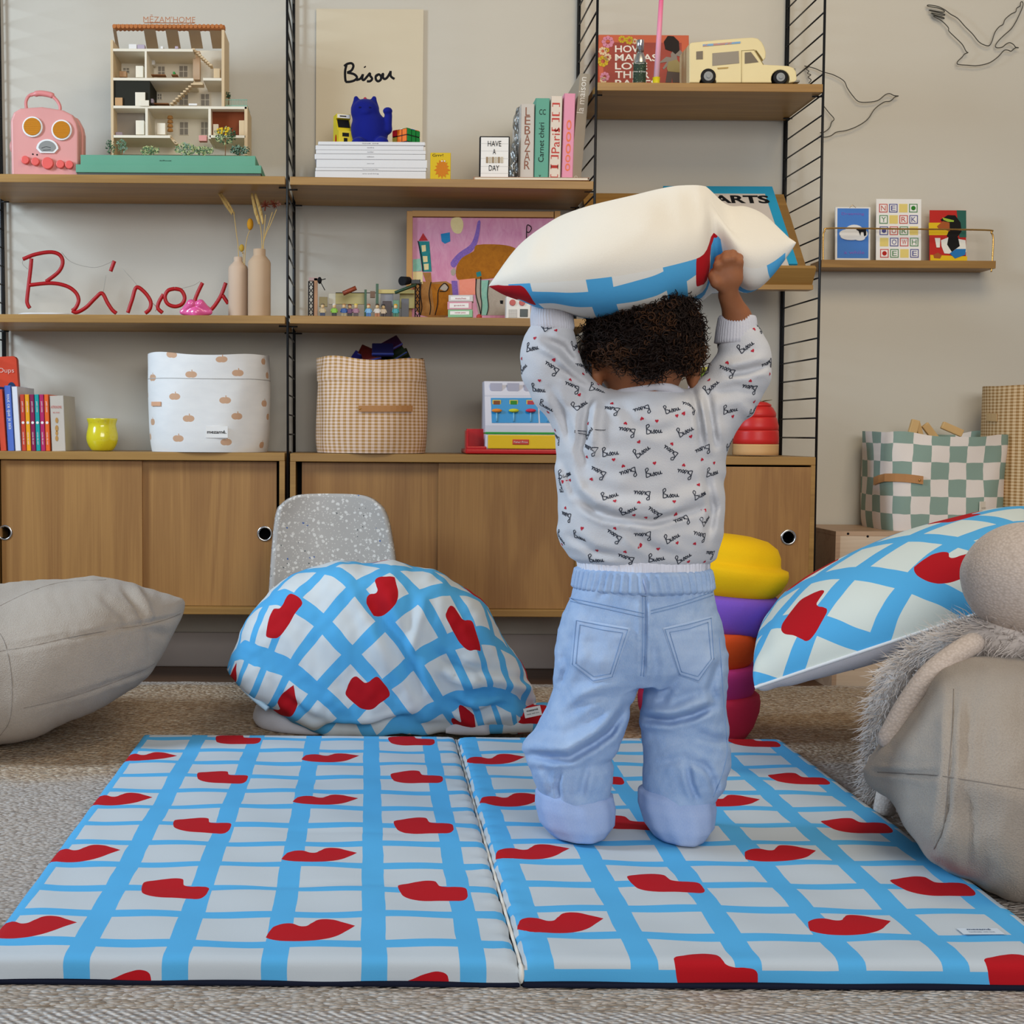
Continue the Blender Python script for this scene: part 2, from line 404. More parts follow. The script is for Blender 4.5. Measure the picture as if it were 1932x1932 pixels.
mb.grid(rugf,220,160); mb.grid(lambda u,v:(X0+(X1-X0)*u,RYF,.012*v),40,1); mb.grid(lambda u,v:(X0+(X1-X0)*u,yb,.012*(1-v)),40,1)
rug=mb.done('rug',RUG,origin=((X0+X1)/2,RYF+RH,0)); tag(rug,'large beige and brown woven rug on the wooden floor','rug')
# ================= cabinets
def cabinet(x0,x1,zt,zb,label,doors,kind,mi,gapl=False,gapr=False):
    """x in metres at the front plane; doors: list of (x0,x1,recess,holes)"""
    c=thing('cabinet',((x0+x1)/2,(YF+YW)/2,zb),label,'cabinet'); T=.018; yb=YW-.015
    mb=MB(); mb.box(x0,x1,YF,yb,zt-.021,zt,.0015); mb.box(x0,x1,YF,yb,zb,zb+.018,.0015); mb.box(x0,x0+.014,YF,yb,zb+.018,zt-.021); mb.box(x1-.014,x1,YF,yb,zb+.018,zt-.021); mb.box(x0+.014,x1-.014,yb-.012,yb,zb+.018,zt-.021)
    mb.done('body',OAK,c)
    mb=MB(); mb.box(x0+.0142,x1-.0142,YF+.10,YF+.104,zb+.0185,zt-.0215); mb.done('recess',GAPSHADE,c)  # near-black sheet standing in for the shade inside the cabinet
    for k,(a,b,rc,holes,extra) in enumerate(doors):
        mb=MB(); y=YF+rc; ztt=zt-.023-(.003 if kind=='hinged' else 0)
        hx=[h[0] for h in holes]; hz=[h[1] for h in holes]
        tb=bmesh.new()
        if holes:
            # door face with a real round hole
            h=holes[0]; R=.0155; N=32; sq=[]
            for q in range(N):
                an=2*pi*q/N; dx,dz=cos(an),sin(an); 
                tx=((b-h[0]) if dx>0 else (a-h[0]))/dx if abs(dx)>1e-6 else 1e9; tz=((ztt-h[1]) if dz>0 else (zb+.019-h[1]))/dz if abs(dz)>1e-6 else 1e9
                sq.append((an,min(tx,tz)))
            for cx_,cz_ in ((a,zb+.019),(b,zb+.019),(b,ztt),(a,ztt)):
                an=math.atan2(cz_-h[1],cx_-h[0])%(2*pi); sq.append((an,math.hypot(cx_-h[0],cz_-h[1])))
            sq.sort(); n=len(sq)
            for yy,fl in ((y,0),(y+.012,1)):
                I=[tb.verts.new((h[0]+R*cos(an),yy,h[1]+R*sin(an))) for an,_ in sq]; O=[tb.verts.new((h[0]+d*cos(an),yy,h[1]+d*sin(an))) for an,d in sq]
                for q in range(n):
                    f=(I[q],O[q],O[(q+1)%n],I[(q+1)%n]); tb.faces.new(f if fl else f[::-1])
                if fl==0: I0,O0=I,O
                else:
                    for q in range(n): tb.faces.new((I0[q],I[q],I[(q+1)%n],I0[(q+1)%n])); tb.faces.new((O0[q],O0[(q+1)%n],O[(q+1)%n],O[q]))
            mb.add(tb)
        else:
            tb.free(); mb.box(a,b,y,y+.012,zb+.019,ztt,.0006)
        d=mb.done('door',OAKD[(mi+k)%3],c,recalc=True)
        for h in holes:
            hb=MB(); prof=[]
            M=Matrix.Translation((h[0],y,h[1]))@Matrix.Rotation(pi/2,4,'X')
            hb.lathe([(.0150,-.013),(.0150,.0012),(.0165,.0026),(.0195,.0022),(.0205,.0004),(.0205,0)],M=M,seg=36,capb=False,capt=False)
            hb.done('finger_ring',CHROME,d)
    return c
P0=lambda x,y=1000:at(x,y,YF).x
zt=.609; zb=at(800,1162,YF).z
cabinet(-.965,P0(537),zt,zb,'oak cabinet with sliding doors below the yellow pot at the left',
  [(-.945,P0(266),.018,[(P0(5),at(5,1006,YF).z)],0),(P0(262),P0(520),.030,[(P0(498),at(498,1007,YF+.03).z)],0)],'slide',0)
cabinet(P0(547),P0(1098),zt-.001,zb-.001,'oak cabinet with sliding doors behind the grey speckled chair',
  [(P0(568),P0(829),.030,[],0),(P0(827),P0(1090),.018,[(P0(1068),at(1068,1010,YF).z)],0)],'slide',1)
cabinet(P0(1108),P0(1541,880),.607,zb-.001,'narrow oak cabinet with hinged door under the red stacking toy',
  [(P0(1119),P0(1530),.001,[(P0(1488),at(1488,1014,YF).z)],0)],'hinged',2)
# ================= ladders (wall panels of black wire)
def ladder(xft,xfb,label,z1=2.0,z0=.19,phase=0.0):
    """xft/xfb: front wire X at top (z~1.72) and at z~.6"""
    fx=lambda z: xfb+(xft-xfb)*(z-.6)/1.12
    c=thing('wire_ladder',(fx(z0),YF+.15,z0),label,'shelf ladder','black wire ladders of the wall shelving')
    yF=YF+.0025; yB1=YW-.022; yB2=YW-.006
    for yy,nm in ((yF,'front_wire'),(yB1,'rear_wire'),(yB2,'rear_wire')):
        mb=MB(); mb.tube([(fx(z0),yy,z0),(fx(z1),yy,z1)],.0034 if yy==yF else .0037,8); mb.done(nm,BLACK,c)
    z=z0+.01+phase
    while z<z1:
        mb=MB(); mb.tube([(fx(z),yF,z),(fx(z)+.0,yB2,z)],.0022,6); mb.done('rung',BLACK,c); z+=.0509
    return c
zr=at(1556,21.5,YF).z; ph=(zr-.19-.01)%.0509
ladder(-.972-.045,-.975-.035,'black wire shelf ladder at far left edge beside the pink case',phase=ph)
ladder(P0(543,100)-.002,P0(543,850),'black wire shelf ladder between dollhouse shelf and the blue cat shelf',phase=ph)
ladder(.570,.572,'black wire shelf ladder between the standing books and the red book',phase=ph)
ladder(1.141,at(1540.5,858,YF).x,'black wire shelf ladder at the right end beside the wire birds',phase=ph)
# ================= shelf boards
def shelf(xa,xb,ya,yb,label,name='shelf_board',dp=.298):
    a=at(xa,ya,YF); b=at(xb,yb,YF); mb=MB(); z=(a.z+b.z)/2
    mb.box(0,b.x-a.x,YF,YF+dp,-.0205,0,.0012)
    ang=math.atan2(b.z-a.z,b.x-a.x); M=Matrix.Translation((a.x,0,a.z))@Matrix.Rotation(-ang,4,'Y')
    mb.bm.transform(M)
    c=thing(name,((a.x+b.x)/2,YF+.15,z-.02),label,'shelf'); mb.done('board',OAK,c)
    for X in (a.x+.006,b.x-.006):
        for Y in (YF+.03,YF+.26):
            q=MB(); q.tube([(X-.012,Y,z-.024),(X+.012,Y,z-.024)],.0022,6); q.done('bracket_pin',BLACK,c)
    return z
def shL(y): return y
ZA=shelf(-50,538,327.5,332.5,'oak shelf board carrying the dollhouse and pink case')
ZB=shelf(-50,538,592.3,595.5,'oak shelf board carrying the red script sign')
ZC=shelf(547,1120,333,342,'oak shelf board carrying blue cat and standing books')
ZD=shelf(547,1120,595,602,'oak shelf board carrying toy block street and framed drawing')
ZE=shelf(1127,1554,155,158.5,'short oak shelf board carrying the toy camper van')
ZCAB=.609
# tilted display shelf
a=at(1100,500,YF); xr=P0(1540,520); xl=P0(1130,520)
zl=at(1400,505,YF).z
c=thing('display_shelf',((xl+xr)/2,YF+.15,zl-.03),'slanted oak magazine shelf holding the blue bordered picture book','shelf')
mb=MB(); zt_=at(1480,368,YW-.02).z
mb.prism([(0,0),(0,1),(1,1),(1,0)],0,1)
mb.bm.clear()
def slab(mb,p,q,x0,x1,th,mat=0):
    """board between (Y,Z) points p and q"""
    d=Vector((0,q[0]-p[0],q[1]-p[1])); n=Vector((0,d.z,-d.y)).normalized()*th
    vs=[mb.bm.verts.new(v) for v in ((x0,p[0],p[1]),(x1,p[0],p[1]),(x1,q[0],q[1]),(x0,q[0],q[1]),(x0,p[0]+n.y,p[1]+n.z),(x1,p[0]+n.y,p[1]+n.z),(x1,q[0]+n.y,q[1]+n.z),(x0,q[0]+n.y,q[1]+n.z))]
    for f in ((0,1,2,3),(7,6,5,4),(0,4,5,1),(1,5,6,2),(2,6,7,3),(3,7,4,0)): mb.bm.faces.new([vs[i] for i in f]).material_index=mat
slab(mb,(YF+.035,zl-.035),(YW-.03,zt_),xl,xr,.014); mb.done('back_panel',OAK,c,recalc=True)
mb=MB(); slab(mb,(YF+.038,zl-.052),(YF,zl),xl,xr,.013); mb.box(xl,xr,YF+.02,YF+.06,zl-.052,zl-.040); mb.done('front_lip',OAK,c,recalc=True)
# ================= helpers for shelf things
def px(x,Y,y=400): return at(x,y,Y).x
def pz(y,Y,x=700): return at(x,y,Y).z
def pb(mb,x0,x1,y0,y1,Y,d,bev=.001,mat=0,zb=None,seg=2):
    xm=(x0+x1)/2; ym=(y0+y1)/2
    a=at(x0,ym,Y).x; b=at(x1,ym,Y).x; zt=at(xm,y0,Y).z; z0=at(xm,y1,Y).z if zb is None else zb
    mb.box(a,b,Y,Y+d,z0,zt,bev,mat,seg=seg); return a,b,z0,zt
def wr(mb,strokes,sc,ox,oy,Y,r,mat=0,n=6,dy=0):
    for s_ in strokes:
        pts=cat([tuple(at(ox+x/sc,oy+y/sc,Y)-Vector((0,dy,0))) for x,y in s_],n); mb.tube(pts,r,8,mat=mat)
def T(mb,body,x,y,Y,h,w=None,mat=1,rot=0,off=0,dy=.0006):
    k=Y/FP; ax=None
    if rot==1: ax=(Vector((0,0,1)),Vector((-1,0,0)))
    elif rot==-1: ax=(Vector((0,0,-1)),Vector((1,0,0)))
    elif rot: ax=(Vector((cos(rot),0,sin(rot))),Vector((-sin(rot),0,cos(rot))))
    c=at(x,y,Y); mb.text(body,c,h*k if h else None,mat,width=w*k if w else None,ext=dy,ax=ax,off=off)
def Rm(c,ang,ax='Y'): return Matrix.Translation(c)@Matrix.Rotation(ang,4,ax)@Matrix.Translation(-Vector(c))
# ---- pink robot-face case
Y=3.40; zb=ZA
c=thing('toy_suitcase',(px(85,Y),Y+.03,zb),'pink robot-faced toy suitcase with orange grille eyes','toy suitcase')
PINK=P('pink_plastic','dc9890',.4); PINK2=P('pink_plastic_dark','e0716c',.35); 
xa,xb=px(22,Y),px(148,Y); zt=pz(207,Y,85)
out=[(xa,zb+.001),(xb,zb+.001),(xb+.001,pz(250,Y)),(px(146,Y),pz(236,Y)),(px(138,Y),pz(220,Y)),(px(120,Y),pz(211,Y)),(px(80,Y),pz(205,Y)),(px(40,Y),pz(208,Y)),(px(27,Y),pz(216,Y)),(px(21,Y),pz(232,Y))]
mb=MB(); mb.prism(out,Y,Y+.042,.006,smooth=False); out2=[((x-px(85,Y))*1.04+px(85,Y),(z-zb)*1.01+zb) for x,z in out]; mb.prism(out2,Y+.044,Y+.078,.005); mb.prism(out,Y+.041,Y+.046); mb.done('case',PINK,c)
mb=MB(); mb.tube(cat([at(x,y,Y+.04) for x,y in ((50,205),(49,192),(56,180),(72,176),(92,178),(106,188),(113,200),(113,211))],6),.0042,8); mb.tube(cat([at(x,y,Y+.04) for x,y in ((58,180),(75,176),(95,179),(103,184))],5),[.004]*3+[.0075]*10+[.004]*3,10); mb.done('handle',P('pink_handle','df8a85',.4),c)
mb=MB(); mb.box(px(78,Y),px(94,Y),Y+.02,Y+.05,pz(208,Y),pz(204,Y),.002); mb.done('latch',PINK2,c)
GR=Mt('orange_grille',.5); o=GR.co(); x_,y_,z_=GR.xyz(o); GR.color(GR.mix((z_*2600).sn().gt(.2),'d98b12','8a5206'))
for ex,ey in ((62,240),(117,246)):
    e=at(ex,ey,Y); mb=MB(); mb.prism(disc(e.x,e.z,.0265),Y-.006,Y+.001,.002); q=mb.done('eye',WHITE,c)
    mb=MB(); mb.prism(disc(e.x,e.z,.0222),Y-.0078,Y-.006,.0006); mb.done('grille',GR.m,q)
d0=at(90,277,Y)
mb=MB(); arc=[(.0285*cos(a_)*1.0,.026*sin(a_)) for a_ in [pi*k/14 for k in range(15)]]; pts=[(d0.x+x,d0.z-.006+z*.95) for x,z in arc]+[(d0.x-.018,d0.z-.017),(d0.x+.018,d0.z-.017)]
mb.prism(pts,Y-.005,Y+.001,.001); q=mb.done('dial',WHITE,c)
mb=MB(); mb.prism([(d0.x+(x-d0.x)*.78,d0.z+(z-d0.z)*.76) for x,z in pts],Y-.0062,Y-.005); wr(mb,[[(270,965),(300,955),(330,962)],[(280,978),(330,975)]],3.45,0,0,Y-.0062,.0006,1); mb.done('dial_face',[P('dial_grey','8d8c86',.4),INK],q)
for kx,ky,r_ in ((49,303,.0105),(68,306,.0105),(91,309,.0150),(115,311,.0105),(132,312,.0105)):
    e=at(kx,ky,Y); mb=MB(); mb.prism(disc(e.x,e.z,r_),Y-.011,Y+.001,.002); mb.done('knob',P('coral_knob','e8625a',.35),c)
for kx,ky in ((62,291),(70,292)):
    e=at(kx,ky,Y); mb=MB(); mb.prism(disc(e.x,e.z,.0022,10),Y-.0006,Y+.001); mb.done('small_hole',INK,c)
mb=MB(); e=at(18,272,Y); mb.sph((e.x,Y+.03,e.z),.008,.010,.016); mb.done('side_knob',PINK,c)
# ---- green box under the dollhouse
Y=3.352
GREEN=P('green_board','68a286',.6); 
c=thing('storage_box',(px(316,Y),Y+.1,ZA),'flat green lidded box under the dollhouse','box')
mb=MB(); a_,b_,z0,z1=pb(mb,143,493,311,326,Y,.23,.001,zb=ZA+.010); pb(mb,152,482,293,312,Y+.006,.22,.001,zb=z1); T(mb,'dollhouse',312,303,Y+.006,2.4,22,1); mb.done('lid',[GREEN,INK],c)
mb=MB(); mb.box(a_+.004,b_-.002,Y+.004,Y+.225,ZA+.003,ZA+.0102); mb.done('base',P('grey_base','5d5d58',.6),c)
for X in (a_+.01,b_-.05):
    mb=MB(); mb.box(X,X+.012,Y+.002,Y+.02,ZA,ZA+.004,.001); mb.done('foot',WHITE,c)
# ---- dollhouse
Yh=3.41; zg=pz(293,Y+.006,316)+.0002
CREAM=P('cream_card','ece2cc',.6); BEI=P('beige_wood','d9bf97',.55); DK=P('dark_room','2b2a22',.8); RUST=P('rust_room','7a3a1a',.7); TILE=P('terracotta_tile','b8713c',.6); GRYW=P('grey_room','9b9184',.8)
c=thing('dollhouse',(px(330,Yh),Yh+.06,zg),'open-fronted cream dollhouse with tiled roof on the green box','dollhouse')
D=.115
def hb(name,x0,x1,y0,y1,m_,ya=Yh,d=D,bev=.0006,par=None):
    mb=MB(); pb(mb,x0,x1,y0,y1,ya,d,bev); return mb.done(name,m_,par or c)
hb('outer_wall',209,214,75,293,BEI); hb('outer_wall',418,423.5,56,201,BEI); hb('outer_wall',461,467,201,293,BEI)
mb=MB(); pb(mb,213,420,95,202,Yh+D-.003,.003,0); pb(mb,213,463,201,292,Yh+D-.003,.003,0); mb.done('back_wall',CREAM,c)
for (x0,x1,y) in ((213,364,92),(213,365,147),(383,418,147),(213,466,200),(213,321,255),(395,463,255)): hb('floor_plate',x0,x1,y,y+5,CREAM)
for (x0,x1,y0,y1) in ((273,277,96,147),(274,279,204,256),(393,398,205,262)): hb('partition',x0,x1,y0,y1,CREAM)
mb=MB(); mb.box(px(214,Yh),px(463,Yh),Yh-.03,Yh+D-.003,zg,zg+.0015); mb.done('ground_plate',P('ground_beige','cfc3a4',.7),c)
hb('room_lining',214,283,152,200,DK,Yh+.004,.11); 
mb=MB(); pb(mb,214,272,205,256,Yh+.05,.06); mb.done('room_lining',GRYW,c); mb=MB(); pb(mb,399,461,205,255,Yh+.03,.08); mb.done('room_lining',RUST,c)
hb('cabinet_front',255,274,174,200,CREAM,Yh-.001,.004); hb('cabinet_front',264,281,189,200,CREAM,Yh-.004,.004); hb('cabinet_front',217,231,184,199,P('tan_unit','c59a6b',.6),Yh,.004); hb('fridge',451,461,227,255,BEI,Yh+.002,.02)
# roof
mb=MB(); pb(mb,212,424,46,54,Yh-.004,.02,.002)
for k in range(26):
    p=at(216+k*8.05,50,Yh-.004); mb.cyl((p.x,Yh-.008,p.z),(p.x,Yh+.02,p.z),.0052,seg=8)
mb.done('roof_tiles',TILE,c)
mb=MB()
for x0,x1 in ((213,219),(271,293),(312,335),(355,377),(395,420)):
    a1,a2=at(x0,55,Yh+.004),at(x1,55,Yh+.004); b1,b2=at(x0+ (x0-318)*.0+6,91,Yh+D-.004),at(x1+6,91,Yh+D-.004)
    mb=MB(); vs=[mb.bm.verts.new(v) for v in (a1,a2,b2,b1)]; mb.bm.faces.new(vs); mb.done('rafter',P('rafter_brown','b39a7c',.6),c,solid=.002)
for x0,y0,x1,y1 in ((364,93,400,126),(322,199,366,158),(320,257,334,273)):
    p,q=at(x0,y0,Yh+.02),at(x1,y1,Yh+.02); mb=MB(); n=9
    for k in range(n):
        u=p.lerp(q,(k+.5)/n); mb.box(u.x-.0035,u.x+.0035,u.y-.01,u.y+.02,u.z-.002,u.z+.002)
    mb.tube([p,q],.0016,6); mb.done('staircase',BEI,c)
hb('stair_landing',364,383,155,160,BEI,Yh+.01,.03)
hb('chimney_column',364,377,96,150,P('pinkish_column','c9a988',.6),Yh+.06,.02)
WN=P('window_grey','8f8677',.4)
for x0,x1,y0,y1 in ((337,355,123,146),(338,356,229,255),(378,393,229,255),(297,312,124,146),(231,245,127,138),(337,356,176,199),(378,396,176,200),(296,306,176,188)):
    q=hb('small_window',x0,x1,y0,y1,CREAM,Yh+D-.006,.004); mb=MB()
    xm=(x0+x1)/2; ym=(y0+y1)/2
    pb(mb,x0+1.5,xm-.7,y0+1.5,ym-.7,Yh+D-.007,.001,0); pb(mb,xm+.7,x1-1.5,y0+1.5,ym-.7,Yh+D-.007,.001,0); pb(mb,x0+1.5,xm-.7,ym+.7,y1-1,Yh+D-.007,.001,0); pb(mb,xm+.7,x1-1.5,ym+.7,y1-1,Yh+D-.007,.001,0); mb.done('pane',WN,q)
# tiny furniture, each with its own look
def fur(x0,x1,y0,y1,m_,name,ya=Yh+.02,d=.02,lab=None): return hb(name,x0,x1,y0,y1,m_,ya,d,.001)
WD=P('tiny_wood','8a5a34',.6); LIL=P('tiny_lilac','b6a9b8',.7)
fur(243,258,83,92,WHITE,'tiny_bed'); fur(259,273,84,92,LIL,'tiny_bench'); fur(303,308,87,92,WHITE,'tiny_stool'); fur(330,336,87,92,LIL,'tiny_stool')
fur(225,238,134,145,P('tiny_tan','b7906a',.6),'tiny_cradle'); fur(256,270,124,146,CREAM,'tiny_wardrobe'); fur(285,312,140,142,WD,'tiny_table'); fur(323,335,140,142,WD,'tiny_table'); fur(326,330,135,140,P('tiny_green','3f8f46',.6),'tiny_lamp')
fur(403,415,129,147,BEI,'tiny_dresser'); fur(290,318,194,196,WD,'tiny_table'); fur(283,289,186,194,LIL,'tiny_chair'); fur(356,372,195,199,WHITE,'tiny_bathtub'); fur(256,272,227,254,CREAM,'tiny_wardrobe'); fur(296,312,232,254,CREAM,'tiny_cupboard'); 
fur(375,390,255,266,P('tiny_pink','d99a90',.6),'tiny_bench',Yh+.0,.02); fur(402,412,234,256,CREAM,'tiny_stove'); fur(218,230,249,255,LIL,'tiny_seat'); fur(286,292,100,122,WHITE,'tiny_frame_shelf',Yh+.08); 
mb=MB()
for k in range(4):
    p=at(321,218+k*8,Yh+.05); mb.lathe([(.001,.0),(.008,.002),(.006,.009),(.001,.010)],(p.x,p.y,p.z-.01),10)
mb.done('hanging_lamp',P('lamp_wood','b98448',.6),c)
# balcony with rail and greenery
mb=MB(); pb(mb,425,467,198,201,Yh+.01,.07); pb(mb,425,467,187,189,Yh+.01,.002)
for k in range(13): pb(mb,426+k*3.2,427+k*3.2,188,199,Yh+.01,.002,0)
mb.done('balcony_rail',P('sage_rail','8fae98',.6),c)
mb=MB(); T(mb,"MĒZAM'HOME",319.5,35.5,Yh+.02,14,96,0,off=-.004,dy=.001); T(mb,"MĒZAM'HOME",319.5,35.5,Yh+.0215,14,96,0); pb(mb,272,367,42.3,43.4,Yh+.02,.003,0)
mb.cyl(at(285,43,Yh+.022),at(285,48,Yh+.022),.001,seg=6); mb.cyl(at(355,43,Yh+.022),at(355,48,Yh+.022),.001,seg=6); mb.done('rooftop_sign',P('copper_letters','b9805c',.5),c)
# toy shrubs in front of the dollhouse
def shrub(cx,cy,rx,ry,cols,label,n=140,ym=293,leaf=.0035,name='toy_shrub',group='toy garden shrubs before the dollhouse',trunk=None,Ys=None,fl=None,zbase=None):
    Ys=Ys or Y+.03; cc=at(cx,cy,Ys); k=Ys/FP; z0=zbase if zbase is not None else zg
    q=thing(name,(cc.x,cc.y,z0),label,'toy plant',group)
    mb=MB()
    for i in range(n):
        while True:
            a=np.array([random.uniform(-1,1) for _ in range(3)])
            if (a**2).sum()<1: break
        p=cc+Vector((a[0]*rx*k,a[1]*min(rx,ry)*k*.8,a[2]*ry*k)); p.z=max(p.z,z0+.001); an=random.uniform(0,6.28); s_=leaf*random.uniform(.6,1.3)
        d=Vector((cos(an),random.uniform(-.4,.2),sin(an))).normalized()*s_; e=Vector((-d.z,random.uniform(-.3,.3)*s_,d.x))*.45; u=Vector((0,-s_*.2,0))
        vs=[mb.bm.verts.new(v) for v in (p-d,p+e+u,p+d,p-e+u)]; f=mb.bm.faces.new(vs); f.material_index=random.randrange(len(cols))
    mb.done('foliage',cols,q)
    mb=MB(); mb.tube([(cc.x,cc.y,z0),(cc.x+.001,cc.y,cc.z)],[.0012,.0008],6); mb.done('stem',WD,q)
    if fl:
        mb=MB()
        for i in range(fl[1]): mb.sph((cc.x+random.uniform(-1,1)*rx*k*.8,cc.y-ry*k*.7,cc.z+random.uniform(-.5,.9)*ry*k*.8),.003,seg=8,rings=6)
        mb.done('fruit',fl[0],q)
G1=P('leaf_dark','2f4a35',.7,vs=60); G2=P('leaf_mid','5f7d58',.7,vs=60); G3=P('leaf_pale','b9c489',.7,vs=60); G4=P('leaf_grey','7d9a84',.7,vs=60)
YEL=P('lemon_yellow','e3bf2c',.6)
shrub(209,276,9,14,[G1,G2],'dark toy shrub at the left foot of the dollhouse',60); shrub(230,275,11,13,[G2,G4],'second toy shrub from the left foot of the dollhouse',90)
shrub(283,284,18,9,[G2,G3],'low mottled toy shrub under the left stair of the dollhouse',160)
shrub(350,281,20,12,[G3,G2,G4],'pale flowering toy shrub before the dollhouse middle room',220); shrub(383,284,20,8,[G3,G2],'pale low toy shrub beside the lemon tree',170)
shrub(425,256,22,16,[G1,G2,G3],'little lemon tree with yellow fruit before the dollhouse',220,name='toy_tree',fl=(YEL,14)); shrub(452,283,19,9,[G1,G4],'bluish dark toy shrub at the right foot of the dollhouse',170)
shrub(431,180,5,7,[G1],'tiny dark plant on the dollhouse balcony',30,Ys=Yh+.04,zbase=pz(200,Yh+.04)); 
# ---- wall poster
Y=3.632; mb=MB(); pb(mb,596,797.5,17,350,Y,.0015,0,zb=pz(372,Y,700))
c=mb.done('wall_poster',[P('poster_paper','d5c8ad',.8,var=.02),INK]); tag(c,'tall cream poster with black handwriting behind the blue cat','poster')
mb=MB(); wr(mb,[[(352,402),(372,388),(398,385),(408,402),(396,428),(370,441)],[(366,396),(358,430),(358,470),(362,497)],[(370,441),(410,450),(430,470),(415,488),(385,497),(360,497)],[(425,487),(450,478),(464,456),(466,452),(462,478),(472,486),(494,462),(508,446),(510,460),(522,478),(510,493),(490,494)],[(560,452),(545,462),(545,482),(558,494),(574,484),(576,464),(562,452),(548,462)],[(578,466),(588,448),(588,470),(598,480),(614,470),(632,440),(634,432),(634,458),(642,470),(658,480)],[(476,404),(480,410)]],3.22,540,0,Y,.0033,0)
mb.bm.transform(Matrix.Translation((0,Y,0))@Matrix.Diagonal((1,.3,1,1))@Matrix.Translation((0,-Y,0))); mb.done('handwriting',INK,c)
# ---- magazines
Y=3.352; ys=[267,274,283,290.5,301,316.5,322.5,333.5]
for i in range(7):
    mb=MB(); k=[0,-.003,.001,-.001,.002,0,-.001][i]
    zlo=ZC if i==6 else pz(ys[i+1],Y,700); zhi=pz(ys[i],Y,700)-.0004
    c=thing('magazine',(px(700,Y),Y+.12,zlo),['topmost white magazine under the blue cat','second white magazine from the top of the stack','third white magazine from the top of the stack','middle white magazine of the stack of seven','third white magazine from the bottom of the stack','second white magazine from the bottom of the stack','bottom white magazine lying on the shelf'][i],'magazine','white magazines stacked beneath the blue cat')
    mb.box(px(595+[5,2,0,-1,0,0,0][i],Y)+k,px(804+[-3,-3,-2,-1,0,0,0][i],Y)+k,Y+abs(k)*.5,Y+.235,zlo,zhi,.0015); T(mb,['issue one','twelve','number','edition','journal','home and garden','arts and living'][i],699,(ys[i]+ys[i+1])/2,Y+abs(k)*.5,2.2,[30,13,12,13,13,29,30][i],1); mb.done('cover',[P('magazine_white','dedddc',.5,var=.02),P('print_grey','77767a',.7)],c)
    mb=MB(); mb.box(px(595,Y)+.006,px(804,Y)-.003,Y+.006,Y+.2365,zlo+.0012,zhi-.0012); mb.done('pages',PAPER,c)
ZM=pz(267,Y,700)
# ---- lucky cat (blue)
Y=3.45; BLU=P('cobalt_flock','06157c',.8,sheen=.1)
k=Y/FP; c0=at(697,262,Y)
c=thing('cat_figurine',(c0.x,Y,ZM),'cobalt blue waving cat figurine on the white magazines','figurine')
CX=c0.x
def catf(p):
    b=sd_ell(p,(CX+.002,Y,ZM+.040),(.046,.036,.050)); b=np.maximum(b,ZM+.001-p[...,2])
    b=smin(b,sd_ell(p,(CX-.004,Y,ZM+.062),(.038,.031,.036)),.02)
    h=sd_ell(p,(CX-.012,Y-.004,ZM+.097),(.037,.028,.033)); b=smin(b,h,.006)
    for sx in (-1,1): b=smin(b,sd_cone(p,(CX-.012+sx*.020,Y-.004,ZM+.110),(CX-.012+sx*.0235,Y-.004,ZM+.131),.0150,.0065,.6),.006)
    b=smin(b,sd_cone(p,(CX+.025,Y-.01,ZM+.045),(CX+.047,Y-.012,ZM+.050),.012,.011),.006)
    b=smin(b,sd_cone(p,(CX+.047,Y-.012,ZM+.050),(CX+.049,Y-.014,ZM+.085),.011,.010),.006)
    b=smin(b,sd_ell(p,(CX+.047,Y-.018,ZM+.096),(.0125,.012,.0095)),.003)
    b=smin(b,sd_ell(p,(CX+.032,Y-.03,ZM+.012),(.018,.016,.016)),.004); b=smin(b,sd_ell(p,(CX-.028,Y-.03,ZM+.012),(.018,.016,.014)),.004)
    b=smin(b,sd_ell(p,(CX-.010,Y-.031,ZM+.090),(.010,.005,.006)),.004)
    return b
V,Fc=surfnet(catf,(CX-.07,Y-.06,ZM-.005),(CX+.075,Y+.05,ZM+.15),.0024); V[:,2]=np.maximum(V[:,2],ZM)
mesh_np('body',V,Fc,BLU,c)
mb=MB()
for sx in (-1,1): mb.sph((CX-.012+sx*.013,Y-.031,ZM+.102),.0035,.0015,.0018,10,6)
mb.done('eyes',P('dark_blue','060e4a',.5,var=0),c)
mb=MB(); mb.sph((CX-.012,Y-.006,ZM+.128),.005,.005,.006,10,8); mb.done('red_bell',P('red_dot','b52a3a',.6,var=0),c)
# ---- mini arcade cabinet
Y=3.44; YL=P('toy_yellow','dcc51e',.45); a0=at(643,250,Y)
c=thing('toy_arcade_machine',(a0.x,Y+.02,ZM),'small yellow arcade machine toy left of the blue cat','toy')
mb=MB(); x0,x1=px(629,Y),px(659,Y); H_=pz(211,Y,643)-ZM
prof=[(0,0),(0,.50),(.012,.53),(.016,.62),(.030,.86),(.022,.88),(.022,1.0),(.055,1.0),(.058,0)]
tb=bmesh.new(); A=[tb.verts.new((x0+.004,Y+y,ZM+z*H_)) for y,z in prof]; B=[tb.verts.new((x1,Y+y,ZM+z*H_)) for y,z in prof]; n=len(prof)
tb.faces.new(A); tb.faces.new(B[::-1])
for i in range(n): tb.faces.new((A[(i+1)%n],A[i],B[i],B[(i+1)%n]))
M_=Rm((a0.x,Y+.03,ZM),.28,'Z'); mb.add(tb,0,M_); mb.done('body',YL,c,recalc=True)
mb=MB(); slab(mb,(Y+.014,ZM+.62*H_),(Y+.0285,ZM+.86*H_),x0+.007,x1-.003,.001); mb.bm.transform(M_); mb.done('screen',INK,c,recalc=True)
mb=MB(); mb.box(x0+.006,x1-.002,Y+.020,Y+.022,ZM+.885*H_,ZM+.985*H_,0,0,M_); mb.box(x0+.012,x1-.012,Y+.0195,Y+.020,ZM+.92*H_,ZM+.95*H_,0,1,M_); mb.done('marquee',[WHITE,INK],c)
